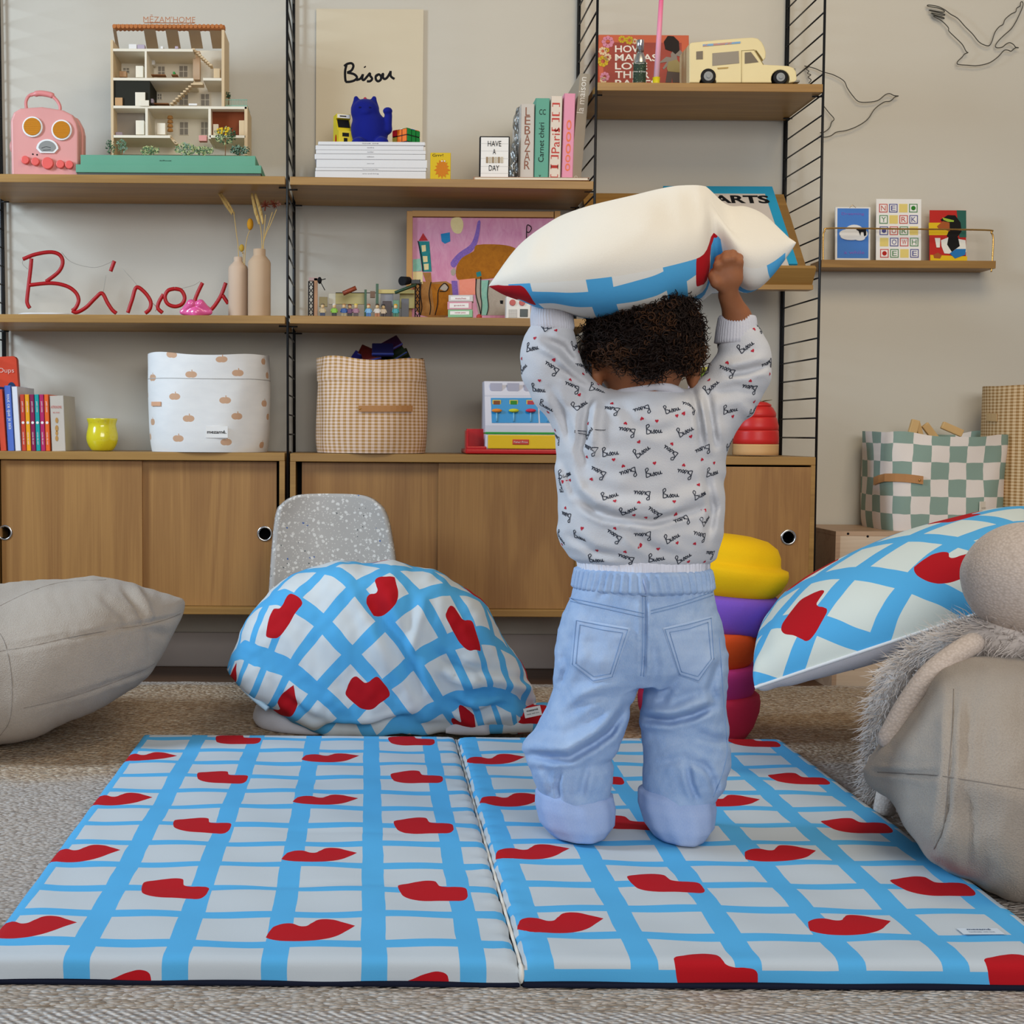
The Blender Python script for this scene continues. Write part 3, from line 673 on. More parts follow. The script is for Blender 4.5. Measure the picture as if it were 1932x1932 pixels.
mb=MB(); mb.box(x0+.014,x1-.010,Y-.001,Y,ZM+.34*H_,ZM+.44*H_,.0,0,M_); mb.box(x0+.018,x1-.014,Y-.001,Y,ZM+.12*H_,ZM+.30*H_,.0,0,M_); mb.tube([M_@Vector((x0+.010,Y-.001,ZM+.06*H_)),M_@Vector((x1-.008,Y-.001,ZM+.1*H_))],.001,6); mb.done('front_print',INK,c)
mb=MB(); mb.sph(M_@Vector((x0+.004,Y+.03,ZM+.3*H_)),.002,.010,.014); mb.done('side_print',P('print_red','c2302a',.6,var=0),c)
# ---- twisty colour cube
Y=3.44; e=at(768,268,Y); s_=.056*.92; ang=math.radians(51)
c=thing('puzzle_cube',(e.x,Y+.01,ZM),'colourful twisty puzzle cube on the white magazines','puzzle cube')
Mc=Matrix.Translation((e.x-.002,Y+.02,ZM+s_/2+.0))@Matrix.Rotation(math.radians(-43),4,'Z')
mb=MB(); mb.box(-s_/2,s_/2,-s_/2,s_/2,-s_/2,s_/2,.002,0,Mc); mb.done('core',P('cube_black','0c0c0c',.4,var=0),c)
CC={'r':'c3202c','o':'f07512','g':'0f8a3a','b':'1d62c8','w':'e6e2d8','y':'b9a94a'}; CM={k_:P('sticker_'+k_,v,.35,var=0) for k_,v in CC.items()}
for face,rows_ in ((0,('roo','yoo','gbb')),(1,('ggg','ggg','wbg')),(2,('rgo','yrb','owg'))):
    for r_,row in enumerate(rows_):
        for q_,ch in enumerate(row):
            mb=MB(); t_=s_/3; u=-s_/2+t_*(q_+.5); v=s_/2-t_*(r_+.5); h_=t_*.43; L=s_/2
            if face==0: mb.box(u-h_,u+h_,-L-.0006,-L+.0002,v-h_,v+h_,.001,0,Mc)
            elif face==1: mb.box(L-.0002,L+.0006,u-h_,u+h_,v-h_,v+h_,.001,0,Mc)
            else: mb.box(u-h_,u+h_,v-h_,v+h_,L-.0002,L+.0006,.001,0,Mc)
            mb.done('sticker',CM[ch],c)
# ---- small yellow book with orange monster
Y=3.35; c=thing('small_book',(px(831,Y),Y+.01,ZC),'small yellow card book with a spiky orange creature','book')
mb=MB(); pb(mb,812,850.5,288,337,Y,.012,.0015,zb=ZC); mb.done('cover',P('card_yellow','d9b719',.5),c)
mb=MB(); e=at(834,317,Y); pts=[]
for k_ in range(28):
    a_=2*pi*k_/28; r_=(17 if k_%2 else 12)*Y/FP*(1.15 if sin(a_)<0 else .95); pts.append((e.x+r_*.8*cos(a_),e.z+r_*sin(a_)))
mb.prism([(x,max(z,ZC+.001)) for x,z in pts],Y-.0008,Y); mb.sph(at(834,304,Y-.001),.002,.0008,.002,8,6,1); mb.sph(at(839,304,Y-.001),.002,.0008,.002,8,6,1); T(mb,'Grrr!',826,293,Y,5,20,2); mb.done('cover_print',[P('monster_orange','cf7a16',.6),WHITE,INK],c)
# ---- letter board
Y=3.36; ZB2=ZC+.0075; c=thing('letter_board',(px(933,Y),Y+.01,ZB2),'little white letter board in black frame reading have a day','letter board')
a1,a2=px(905,Y,290),px(961.5,Y,290); z1=pz(257,Y,933)
mb=MB(); mb.box(a1,a2,Y,Y+.016,ZB2,z1,.0012); mb.done('frame',INK,c)
mb=MB(); mb.box(a1+.003,a2-.003,Y-.0008,Y,ZB2+.003,z1-.003)
for yy in (271,285,299,314,327): pb(mb,907,960,yy-.3,yy+.3,Y-.001,.0004,0,1)
mb.done('panel',[PAPER,P('rail_grey','b9b6b0',.6,var=0)],c)
mb=MB(); T(mb,'HAVE',933,271,Y-.0012,10,25,0); T(mb,'A',932.5,286,Y-.0012,9.5,5.5,0); T(mb,'DAY',932,317,Y-.0012,10,19,0); mb.done('letters',INK,c)
mb=MB()
for k_ in range(6): pb(mb,917+k_*5.6,921+k_*5.6,296,307.5,Y-.0018,.0008,0,k_%2)
mb.done('folded_letters',[P('kraft_a','a08a6c',.7),P('kraft_b','c9bda6',.7)],c)
# ---- flat book under the row
Y=3.338; c=thing('flat_book',(px(1000,Y),Y+.1,ZC),'flat thin book lying under the upright row of books','book')
mb=MB(); x0,x1=px(893,Y),px(1111,Y); mb.box(x0,x1,Y,Y+.22,ZC+.0064,ZC+.0074,.0003); mb.box(x0,x1,Y,Y+.22,ZC,ZC+.001,.0003); mb.box(x0,x0+.002,Y,Y+.22,ZC,ZC+.0074); mb.done('cover',P('rose_cover','b98a6e',.6),c)
mb=MB(); mb.box(x0+.0022,x1-.004,Y+.001,Y+.218,ZC+.0011,ZC+.0063); mb.done('pages',P('page_cream','e7ddc8',.8),c)
# ---- upright books
def ubook(x0,x1,y0,Y,d,colr,label,group,zb,tilt=0,texts=(),tilt_up=0,top=None,name='book'):
    a,b=px(x0,Y,y0),px(x1,Y,y0); zt=pz(y0,Y,x0); c=thing(name,((a+b)/2,Y+d/2,zb),label,'book',group)
    M_=Rm(((a+b)/2,Y,zb),tilt)
    mb=MB(); mb.box(a,a+.0018,Y,Y+d,zb,zt,.0006,0,M_); mb.box(b-.0018,b,Y,Y+d,zb,zt,.0006,0,M_); mb.box(a,b,Y,Y+.002,zb,zt,.0008,0,M_)
    for tx in texts:
        body,fx,fy,h,w_,rot,mi=tx; q=MB(); cc=Vector((a+(b-a)*fx,Y,zb+(zt-zb)*fy)); k_=Y/FP
        ax=(Vector((0,0,1)),Vector((-1,0,0))) if rot==1 else (Vector((0,0,-1)),Vector((1,0,0))) if rot==-1 else None
        q.text(body,cc,h*k_ if h else None,mi,width=w_*k_ if w_ else None,ext=.0005,ax=ax); q.bm.transform(M_)
        me_=bpy.data.meshes.new('q'); q.bm.to_mesh(me_); q.bm.free(); tb=bmesh.new(); tb.from_mesh(me_); 
        for f in tb.faces: pass
        mb.add(tb,mi); bpy.data.meshes.remove(me_)
    mats=[colr,INK,P('letter_red','c2423a',.6,var=0),P('letter_pale','e9e4da',.7,var=0),P('letter_brown','8d5b48',.7,var=0),P('letter_orange','ee7b4a',.6,var=0)]
    mb.done('cover',mats,c)
    mb=MB(); mb.box(a+.0019,b-.0019,Y+.0025,Y+d-.002,zb+.002,zt-.003,0,0,M_); mb.done('pages',PAPER,c); return c
G_='books standing upright beside the letter board'
c=thing('bookend',(px(974,3.41),3.45,ZB2),'crinkled silver ornament beside the letter board','bookend')
mb=MB(); 
def bk(u,v):
    z=ZB2+(pz(197,3.41)-ZB2)*v; w_=.010+.014*(1-v)*1.0+.003*sin(v*17); x=px(974,3.41)+.002*sin(v*9+3)+v*.009; a_=2*pi*u
    r=1+.18*sin(7*a_+v*23)+.12*sin(4*a_-v*31); return (x+w_*cos(a_)*r*.8,3.44+.02*sin(a_)*r,z)
mb.grid(bk,40,40,closeu=True); t=Mt('crinkled_foil',.32,.85); o=t.co(); t.color(t.mix(t.noise(o,90,3),'4a4a48','c9c9c4')); t.bump(t.noise(o,60,3),.8,.004); mb.done('body',t.m,c)
Y=3.40
Y=3.375
ubook(983,1008.5,196,Y,.19,P('book_stone','cdc6bc',.6),'pale grey book with red vertical capitals',G_,ZB2,0,[(ch,.5,.90-.117*i,15.5,10.5 if ch!='L' else 8,0,4) for i,ch in enumerate('LE')]+[(ch,.5,.655-.115*i,15.5,10.5,0,4) for i,ch in enumerate('BAZAR')])
ubook(1010,1036.5,185,Y,.20,P('book_mint','67a892',.6),'mint green book with black handwritten title',G_,ZB2,.005,[('Carnet chéri',.45,.46,None,72,1,1),('CC',.5,.83,10,12,0,1),('v',.4,.05,4,4,0,1)])
ubook(1038,1059.5,181,Y,.20,P('book_cream','e3d6c6',.6),'cream book with red handwritten title and outlines',G_,ZB2,.012,[('Paris',.5,.47,15,46,1,2)]+[('[ ]',.45,f_,14,24,1,2) for f_ in (.84,.66,.22,.1)])
ubook(1062,1083,176,Y,.20,P('book_pink','e79ab2',.6),'pink book with orange lettering on its spine',G_,ZB2,.018,[('ooo',.5,.5,9,62,1,5),('oo',.5,.2,9,30,1,5)])
ubook(1079,1099,138,Y+.02,.22,P('book_taupe','a59a88',.6),'tall taupe book leaning at the end of the row',G_,ZB2,.075,[('la maison',.35,.80,None,66,1,3),('O',.5,.04,6,6,0,3)])
# ---- upper right shelf
Y=3.56; c=thing('picture_book',(px(1213,Y),Y,ZE),'red picture book about mamas propped behind the spray bottle','book')
M_=Matrix.Translation((0,Y,ZE))@Matrix.Rotation(-.10,4,'X')@Matrix.Translation((0,-Y,-ZE))
mb=MB(); pb(mb,1131,1302,61,165,Y,.008,.001,zb=ZE+.0005); mb.bm.transform(M_); mb.done('cover',P('cover_orange','c4512a',.45),c)
mb=MB(); pb(mb,1140,1288,76,164,Y-.0006,.0006,0,zb=ZE+.002); mb.bm.transform(M_); mb.done('cover_panel',P('cover_red','9d2616',.45,var=.2,vs=25),c)
mb=MB(); 
for i,(s1,w1) in enumerate((('HOW',54),('MAMAS',79),('LOVE',60),('THEIR',64),('BABIES',78))): 
    k_=Y/FP; cc=Vector((px(1162,Y,100),Y-.001,pz(89+i*16.8,Y-.0,1200))); mb.text(s1,cc,13.2*k_,0,width=w1*k_,ext=.0004,align='LEFT',off=.018)
mb.bm.transform(M_); mb.done('cover_title',P('title_white','efe6da',.6,var=0),c)
mb=MB(); cs=[P('flower_pink','d78aa0',.6),P('flower_yellow','cfae2c',.6),P('flower_cream','e6c7a0',.6)]
for fx,fy,r_,mi in ((1149,75,13,0),(1176,70,8,1),(1190,72,9,1),(1139,93,9,2),(1148,105,8,2),(1139,113,12,1),(1142,143,10,0),(1139,150,7,2),(1147,91,5,1),(1200,74,6,2)):
    e=at(fx,fy,Y); r_=r_*Y/FP
    for q_ in range(8):
        a_=q_*pi/4+fx; mb.prism(disc(e.x+r_*.6*cos(a_),e.z+r_*.6*sin(a_),r_*.3,10,r_*.3),Y-.0012,Y-.0004,0,mi)
mb.bm.transform(M_); mb.done('cover_flowers',cs,c)
mb=MB(); SK=P('print_grey_skin','8c8177',.6); DKP=P('print_dark','2a2320',.7); PT=P('print_trousers','5b4f4a',.7); FL=P('print_floral','9a8a5c',.7)
def poly(mb,pts,Y,mi,dy,sc=1,ox=0,oy=0):
    q=[at(ox+x/sc,oy+y/sc,Y) for x,y in pts]; mb.prism([(v.x,v.z) for v in q],Y-dy,Y-dy+.0006,0,mi)
poly(mb,[(755,400),(790,340),(830,370),(862,405),(830,420),(800,410),(805,450),(760,455)],Y,0,.0014,4.025,1080,0)
poly(mb,[(660,470),(720,420),(760,425),(770,450),(730,490),(700,520),(690,510),(725,460)],Y,0,.0016,4.025,1080,0)
poly(mb,[(715,360),(705,300),(735,255),(780,258),(820,300),(822,370),(790,400),(770,380),(745,372)],Y,1,.0018,4.025,1080,0)
poly(mb,[(735,460),(800,440),(830,480),(828,545),(730,535),(722,510)],Y,3,.0020,4.025,1080,0); poly(mb,[(725,535),(820,545),(820,622),(765,622),(762,580),(755,622),(710,622)],Y,2,.0014,4.025,1080,0)
mb.bm.transform(M_); mb.done('cover_figure',[SK,DKP,PT,FL],c)
mb=MB(); pb(mb,1126,1132,62,165,Y+.001,.008,.0006,zb=ZE+.0005); mb.bm.transform(M_); mb.done('spine',P('spine_red','b0401f',.5),c)
# spray bottle
Y=3.36; e=at(1207,130,Y); k=Y/FP; c=thing('spray_bottle',(e.x,Y,ZE),'silver bottle with dark green label before the red book','bottle')
H_=pz(76,Y,1207)-ZE; mb=MB(); mb.lathe([(.013,0),(.0155,.002),(.0158,H_*.5),(.0145,H_*.58),(.0105,H_*.68),(.0075,H_*.74)],(e.x,Y,ZE),28); t=Mt('satin_aluminium',.3,.9); t.color('b9b7b0'); mb.done('body',t.m,c)
mb=MB(); mb.lathe([(.0095,H_*.75),(.0096,H_*.99),(.009,H_)],(e.x,Y,ZE),28); mb.done('cap',CHROME,c)
mb=MB(); mb.lathe([(.0161,.006),(.0161,H_*.49)],(e.x,Y,ZE),28,capb=False,capt=False); t=Mt('green_label',.6); o=t.co(); t.color(t.mix(t.vor(o,220).lt(.22),'2f3f30','8a9a78')); mb.done('label',t.m,c)
mb=MB(); T(mb,'botanic',1207,119,Y-.0163,2.5,17,0); T(mb,'mist & linen',1207,135,Y-.0163,2.5,22,0); mb.done('label_text',WHITE,c)
# candle and holder
Y=3.35; c=thing('candle_holder',(px(1238.5,Y,150),Y,ZE),'tiny yellow holder under the pink candle','candle holder')
mb=MB(); e=at(1238,155,Y); mb.lathe([(.0095,0),(.0095,.004),(.0085,.006),(.0095,.018),(.0080,.018),(.0080,.007)],(e.x,Y,ZE),24,capt=True); mb.done('cup',P('holder_yellow','d9c81c',.45),c)
t=Mt('candle_wax',.45); o=t.co(); x_,y_,z_=t.xyz(o); t.color(t.mix((z_*5.5-.15).mx(0).mn(1),'e6b7c6','ee6f9c')); t.b.inputs['Subsurface Weight'].default_value=.2; t.b.inputs['Subsurface Radius'].default_value=(.01,.004,.004)
mb=MB(); mb.tube([Vector((e.x,Y,ZE+.008)),at(1250,-40,Y)],[.0072,.0055],20); c2=mb.done('candle',t.m); tag(c2,'tall slim pink candle leaning in yellow holder','candle')
# ---- camper van toy
Y=3.342; VC=P('van_cream','e3d3a0',.35); zb=ZE
c=thing('toy_camper_van',(px(1400,Y,120),Y+.06,zb),'cream toy camper van with grey wheels on the top right shelf','toy van')
Z=lambda X_,Y_: at(1080+X_/4.025,Y_/4.025,Y)
body=[(888,628),(888,350),(892,330),(910,322),(1100,303),(1290,288),(1370,284),(1410,292),(1440,320),(1460,360),(1470,400),(1468,440),(1450,458),(1430,425),(1400,385),(1385,383),(1455,490),(1560,495),(1640,500),(1680,515),(1700,545),(1705,600),(1700,628)]
# body with wheel arches as outline cut
arch=lambda cx,cy,r,a0,a1,n=12:[(cx+r*cos(a0+(a1-a0)*k_/n),cy-r*sin(a0+(a1-a0)*k_/n)) for k_ in range(n+1)]
body=body[:-1]+[(1700,620),(1652,628)]+arch(1580,600,70,-.4,pi+.4)+[(1500,628)]+[(1098,628)]+arch(1030,640,66,.18,pi-.18)+[(960,628)]
def win(mb,quad,y0,d=.002,mi=0): 
    q=[Z(*p) for p in quad]; mb.prism([(v.x,v.z) for v in q],y0,y0+d,0,mi)
mb=MB(); q=[Z(*p) for p in body]; mb.prism([(v.x,max(v.z,zb+.002)) for v in q],Y,Y+.105,.0025); mb.done('body',VC,c)
DKW=P('van_window','8f8678',.25); 
mb=MB(); win(mb,[(1062,405),(1262,388),(1266,480),(1062,500)],Y-.0012,.0016); mb.done('side_window',DKW,c)
mb=MB(); win(mb,[(940,392),(990,388),(990,450),(940,452)],Y-.0012,.0016); mb.done('rear_window',P('van_window_dark','6b604f',.3),c)
mb=MB(); win(mb,[(1308,400),(1355,396),(1412,472),(1308,484)],Y-.0012,.0016); mb.done('door_window',P('van_window_dark','6b604f',.3),c)
mb=MB()
for a_,b_ in (((1283,385),(1283,628)),((1283,385),(1380,380)),((1380,380),(1450,490))): mb.tube([Z(*a_)-Vector((0,.0005,0)),Z(*b_)-Vector((0,.0005,0))],.0008,6)
mb.done('door_seam',P('van_seam','b7a676',.5),c)
mb=MB(); win(mb,[(990,338),(1275,316),(1275,330),(990,354)],Y-.0014,.0014); 
t=Mt('van_decal',.6); o=t.co(); t.color(t.mix(t.noise(o,90,2).gt(.5),'b98d86','7fa6c9')); mb.done('decal',t.m,c)
mb=MB(); win(mb,[(1100,515),(1185,510),(1180,520),(1105,526)],Y-.0014,.0014); mb.done('side_stripe',P('van_gold','b5975a',.6),c)
for cx_,cy_,r_ in ((1580,588,66),(1030,634,58)):
    e=Z(cx_,cy_); rr=r_/4.025*Y/FP
    rr=min(rr,e.z-zb) if cx_>1500 else rr
    z_=zb+rr+.0003
    for yy in ((Y-.002),(Y+.085)):
        W=thing('w',(0,0,0),'','') if False else None
        mb=MB(); mb.prism(disc(e.x,z_,rr),yy,yy+.022,.003); wv=mb.done('wheel',P('tyre_black','121315',.6),c)
        mb=MB(); mb.prism(disc(e.x,z_,rr*.6),yy-.001,yy+.023,.001); mb.prism(disc(e.x,z_,rr*.28),yy-.003,yy+.0235,.001); mb.done('hubcap',P('hub_grey','8b8f90',.4),wv)
mb=MB(); p=Z(1700,510); q=Z(1722,625); mb.box(p.x-.002,p.x+.002,Y+.01,Y+.095,q.z+.008,p.z,.001); mb.box(p.x-.004,q.x+.002,Y,Y+.105,q.z,q.z+.006,.002); mb.done('front_bumper',P('van_chrome','8f8d84',.3,.6),c)
# ---- slanted display book
def onslope(px_,py_,off=0):
    # plane through front lip (YF+.035,zl-.035) and rear (YW-.03,zt_), lifted by off
    d=Vector((0,(YW-.03)-(YF+.035),zt_-(zl-.035))); n=Vector((0,-d.z,d.y)).normalized(); p0=Vector((0,YF+.035,zl-.035))+n*off
    r_=ray(px_,py_); s_=(p0-CAM).dot(n)/r_.dot(n); return CAM+r_*s_,n
c=thing('picture_book',tuple(onslope(1440,505,.001)[0]),'blue bordered picture book with ARTS in black capitals on the slanted shelf','book')
def slp(mb,pts,o1,o2,mat=0):
    a=[onslope(x,y,o1)[0] for x,y in pts]; n=onslope(*pts[0])[1]; b=[v+n*(o2-o1) for v in a]; A=[mb.bm.verts.new(v) for v in a]; B=[mb.bm.verts.new(v) for v in b]; k_=len(a)
    mb.bm.faces.new(A[::-1]).material_index=mat; mb.bm.faces.new(B).material_index=mat
    for i in range(k_): mb.bm.faces.new((A[i],A[(i+1)%k_],B[(i+1)%k_],B[i])).material_index=mat
bl=onslope(1240,500,.001)[0]; 
mb=MB(); slp(mb,[(1255,504),(1503,504),(1455,358),(1250,357)],.001,.012); mb.done('cover',P('border_blue','2a9cc4',.5),c,recalc=True)
mb=MB(); slp(mb,[(1265,503),(1489,503),(1443,366),(1262,365)],.012,.0126); mb.done('cover_sheet',P('sheet_grey','cfc5bb',.6),c,recalc=True)
n_=onslope(1400,400)[1]; upv=Vector((0,0,1)); upv=(upv-n_*upv.dot(n_)).normalized()
mb=MB(); p=onslope(1406,376,.0131)[0]; mb.text('ARTS',p-Vector((.012,0,0)),.034,0,width=.150,ext=.0002,ax=(Vector((1,0,0)),upv),off=.03); mb.text('ARTS',p-Vector((.010,0,0)),.034,0,width=.150,ext=.0003,ax=(Vector((1,0,0)),upv),off=.012); mb.done('title',INK,c)
mb=MB(); mb.prism([(0,0),(0,.1),(.1,.1)],0,.1); mb.bm.clear(); slp(mb,[(1419,396),(1423,396),(1422,440),(1417,440)],.0128,.0132); slp(mb,[(1415,402),(1426,400),(1425,403),(1414,405)],.0128,.0132); mb.done('figure',P('figure_blue','5aa9cf',.6),c,recalc=True)
# ---- wire birds
def bird(paths,label):
    mb=MB(); wr(mb,paths,3.577,1480,0,3.625,.0013,0,5); o_=mb.done('wire_bird',P('bird_wire','4d4a42',.4,.5)); tag(o_,label,'wire wall bird')
bird([[(1240,355),(1225,345),(1200,300),(1150,250),(1110,210),(1105,185),(1060,140),(1010,112),(1010,105),(1070,125),(1072,118),(1000,95),(998,88),(1072,103),(1075,95),(985,73),(985,68),(1060,82),(1080,75),(1040,55),(970,42),(972,34),(1030,42),(1080,65),(1120,95),(1170,125),(1220,180),(1270,230),(1310,280),(1345,302),(1380,308),(1400,280),(1420,220),(1450,180),(1475,165),(1490,130),(1530,95),(1560,80),(1568,55),(1590,40),(1595,15),(1608,15),(1608,45),(1580,110),(1560,150),(1530,195),(1480,240),(1445,275),(1425,305),(1432,322),(1470,318),(1495,298),(1520,288),(1545,300),(1560,318),(1580,322),(1555,325),(1530,345),(1505,338),(1480,342),(1440,385),(1380,425),(1300,443),(1230,440),(1175,435),(1165,425),(1175,408),(1200,385),(1215,365),(1240,355)]],'black wire bird with raised wings high on the right wall')
bird([[(165,560),(180,540),(160,520),(178,505),(155,495),(165,480),(145,465),(160,455),(135,445),(200,460),(260,485),(330,505),(400,545),(425,595),(460,645),(500,685),(560,690),(630,678),(680,640),(710,632),(740,645),(770,648),(745,655),(715,682),(670,690),(610,735),(570,795),(530,830),(470,862),(410,882),(350,892),(315,915),(270,926),(240,915)],[(240,895),(270,890),(305,862),(318,825),(335,802),(300,760),(265,715)]],'long-necked wire bird just right of the end ladder')
# ---- brass rail shelf
Y=3.55; c=thing('picture_ledge',(px(1715,Y),Y+.04,pz(505,Y,1715)),'narrow wooden picture ledge with thin brass rail','picture ledge')
mb=MB(); zl2=pz(491,Y,1715); mb.box(px(1550,Y,500),px(1879,Y,500),Y,YW-.001,pz(505.5,Y,1715),zl2,.001); mb.done('board',OAK,c)
BR=P('brass','c79a52',.25,.9,var=0)
mb=MB(); mb.tube(cat([at(x,y,Y+.004) for x,y in ((1553,496),(1553,450),(1556,436),(1570,430.5),(1700,432),(1858,434),(1870,439),(1874,452),(1872,495),(1870,513))],5),.0023,8); mb.done('rail',BR,c)
for x,y in ((1548,500),(1553,432)): 
    pass
def card(x0,x1,y0,label,mat,Yc,tl=0.06,name='art_card',th=.002):
    zb=zl2; M_=Matrix.Translation((0,Yc,zb))@Matrix.Rotation(-tl,4,'X')@Matrix.Translation((0,-Yc,-zb))
    c=thing(name,(px((x0+x1)/2,Yc,450),Yc,zb),label,'art card'); mb=MB(); mb.box(px(x0,Yc,450),px(x1,Yc,450),Yc,Yc+th,zb,pz(y0,Yc,(x0+x1)/2),.0004); mb.bm.transform(M_); mb.done('card',mat,c); return c,M_
Yc=3.585
c,M_=card(1577,1643,389.5,'blue card with white cloud and black cat',WHITE,Yc,th=.006)
mb=MB(); pb(mb,1581,1640,392,487,Yc-.0006,.0006,0,0); mb.bm.transform(M_); mb.done('print',P('card_blue','4a80cc',.6),c)
mb=MB()
for cx_,cy_,rx_,ry_ in ((1598,441,14,8),(1612,434,16,10),(1625,441,12,9),(1606,446,20,7),(1622,449,10,5)): 
    e=at(cx_,cy_,Yc); mb.prism(disc(e.x,e.z,rx_*Yc/FP,20,ry_*Yc/FP),Yc-.0012-cx_*2e-6,Yc-.0005)
poly(mb,[(1620,431),(1634,430),(1634,444),(1630,446),(1629,438),(1624,438),(1623,445),(1620,436),(1615,433)],Yc,1,.0058)
mb.bm.transform(M_); mb.done('cloud_print',[WHITE,INK],c)
mb=MB(); T(mb,'Dreaming',1611,403,Yc-.0008,6,42,0); T(mb,'a while',1612,476,Yc-.0008,6,38,0); mb.bm.transform(M_); mb.done('lettering',P('card_violet','8a66c0',.6,var=0),c)
mb=MB(); mb.tube([at(1605,391,Yc),at(1611,385,Yc),at(1617,391,Yc)],.0006,6); mb.bm.transform(M_); mb.done('hook',BR,c)
c,M_=card(1654,1739,374,'white card of coloured letter blocks spelling New York or Nowhere',PAPER,Yc-.004)
cl=[P('blk_red','c75a52',.6,var=0),P('blk_blue','54558f',.6,var=0),P('blk_green','5a8a5e',.6,var=0),P('blk_yellow','e3cd78',.6,var=0),P('apple_red','b3261d',.6,var=0),P('apple_green','2f7d2a',.6,var=0),PAPER]
rows_=['NE .','Y RK','.OR ','_OWH','.E_E'.replace('_',' ')]; rows_=['NE*.','Y*RK','.OR,','*OWH','.E*E']
cm=[[0,1,3,2],[2,3,0,1],[1,0,2,3],[3,1,0,2],[0,2,3,1]]
for r_ in range(5):
    for q_ in range(4):
        X_=1669+q_*18.9; Y_=391.5+r_*21.6; ch=rows_[r_][q_]; m_=cm[r_][q_]; mb=MB(); Yq=Yc-.0046
        pb(mb,X_-8,X_+8,Y_-8.2,Y_+8.2,Yq,.0004,0,m_)
        if ch!='*' and ch!=',':
            pb(mb,X_-6.3,X_+6.3,Y_-6.5,Y_+6.5,Yq-.0003,.0004,0,6)
        if ch=='.': e=at(X_,Y_,Yq); mb.prism(disc(e.x,e.z,.0062,14),Yq-.0008,Yq-.0002,0,4 if r_==4 else 5 if r_==0 else 1)
        elif ch.isalpha(): T(mb,ch,X_,Y_,Yq-.0005,9.5,8.5,m_,dy=.0003)
        mb.bm.transform(M_); mb.done('letter_block',cl,c)
c,M_=card(1755,1824,395.5,'red and yellow card with a dog in green sunglasses',P('card_red','c02a22',.6),Yc-.002)
Yq=Yc-.0025; dg=[P('dog_black','15120f',.7,var=0),P('dog_tan','a5572a',.7,var=0),P('shades_green','9ab83c',.6,var=0),P('dog_white','e6e2d6',.7,var=0),P('cup_blue','2272b0',.6,var=0),P('tbl_yellow','e0b81c',.6,var=0),P('tile_green','2c5f52',.6,var=0)]
K=lambda L,mi,dy: poly(mb,L,Yq,mi,dy,3.577,1480,0)
mb=MB(); K([(1172,1415),(1236,1417),(1232,1600),(1185,1600)],6,.0002); K([(980,1500),(1085,1500),(1120,1560),(1100,1585),(980,1585)],5,.0004); K([(985,1720),(1235,1730),(1232,1762),(985,1762)],5,.0006)
K([(1060,1480),(1110,1448),(1160,1450),(1195,1500),(1200,1560),(1170,1600),(1130,1620),(1100,1590),(1120,1540)],0,.0008); K([(1035,1525),(1075,1490),(1120,1500),(1120,1560),(1080,1545),(1045,1540)],1,.0012); K([(1072,1465),(1150,1485),(1148,1495),(1110,1495),(1080,1482)],2,.0016)
K([(1060,1620),(1110,1600),(1170,1610),(1225,1620),(1228,1700),(1160,1715),(1080,1710),(1062,1660)],3,.0009); K([(1110,1600),(1175,1600),(1185,1660),(1130,1700),(1100,1650)],0,.0013); K([(1115,1710),(1160,1680),(1225,1680),(1220,1720),(1150,1745)],4,.0017); K([(1018,1605),(1055,1605),(1050,1670),(1028,1670)],3,.0012); K([(1005,1720),(1035,1705),(1062,1722),(1050,1745),(1010,1742)],1,.0013)
mb.bm.transform(M_); mb.done('print',dg,c)
# ================= second row
Y=3.50; RED=P('neon_red','ad0c14',.4)
c=thing('script_sign',(px(250,Y),Y,ZB),'red tube sign spelling Bisou in handwriting on the shelf','sign')
SG=[('letter_b',[[(205,372),(200,430),(185,560),(176,640),(180,670),(194,694)],[(150,376),(230,345),(330,330),(390,350),(408,400),(380,460),(300,522)],[(190,545),(330,532),(430,550),(490,590),(512,640),(495,690),(470,712)]]),
 ('letter_i',[[(470,712),(500,722),(560,690),(620,630),(664,598),(700,660),(730,705),(757,728)],[(745,388),(720,455)]]),
 ('letter_s',[[(832,725),(860,640),(888,560),(940,590),(980,650),(975,700),(945,728)]]),
 ('letter_o',[[(1064,605),(1035,655),(1028,695),(1058,725)],[(1138,568),(1095,580),(1074,620),(1090,665),(1138,684),(1185,668),(1202,625),(1180,580),(1138,568)]]),
 ('letter_u',[[(1318,530),(1285,600),(1270,650),(1290,705),(1340,722),(1360,718),(1400,675),(1440,610),(1470,530)],[(1450,612),(1468,640),(1486,665)]])]
for nm,st in SG:
    mb=MB(); wr(mb,st,3.45,0,380,Y,0.0052,0,8); 
    zmin=min(v.co.z for v in mb.bm.verts)
    if zmin<ZB: 
        for v in mb.bm.verts: v.co.z=max(v.co.z,ZB+.0001)
    mb.done(nm,RED,c)
for st_ in [[(150,378),(148,410),(180,440)],[(400,330),(450,385),(520,415),(620,430),(700,405),(735,385)],[(690,480),(672,590)],[(800,440),(880,530),(900,560)],[(980,650),(1020,690),(1010,715)],[(1170,570),(1260,545),(1300,520)]]:
    mb=MB(); wr(mb,[st_],3.45,0,380,Y+.008,.0007,0,5); mb.done('cord',P('clear_cord','a9a59c',.5),c)
Y=3.37; c=thing('tray',(px(75,Y),Y+.04,ZB),'thin white wavy tray in front of the red sign','tray')
mb=MB(); o_=[]
for k_ in range(48):
    a_=2*pi*k_/48; r_=1+.05*sin(5*a_); o_.append((cos(a_)*r_,sin(a_)*r_))
x0,x1=px(22,Y),px(134,Y); cx_=(x0+x1)/2; R_=(x1-x0)/2
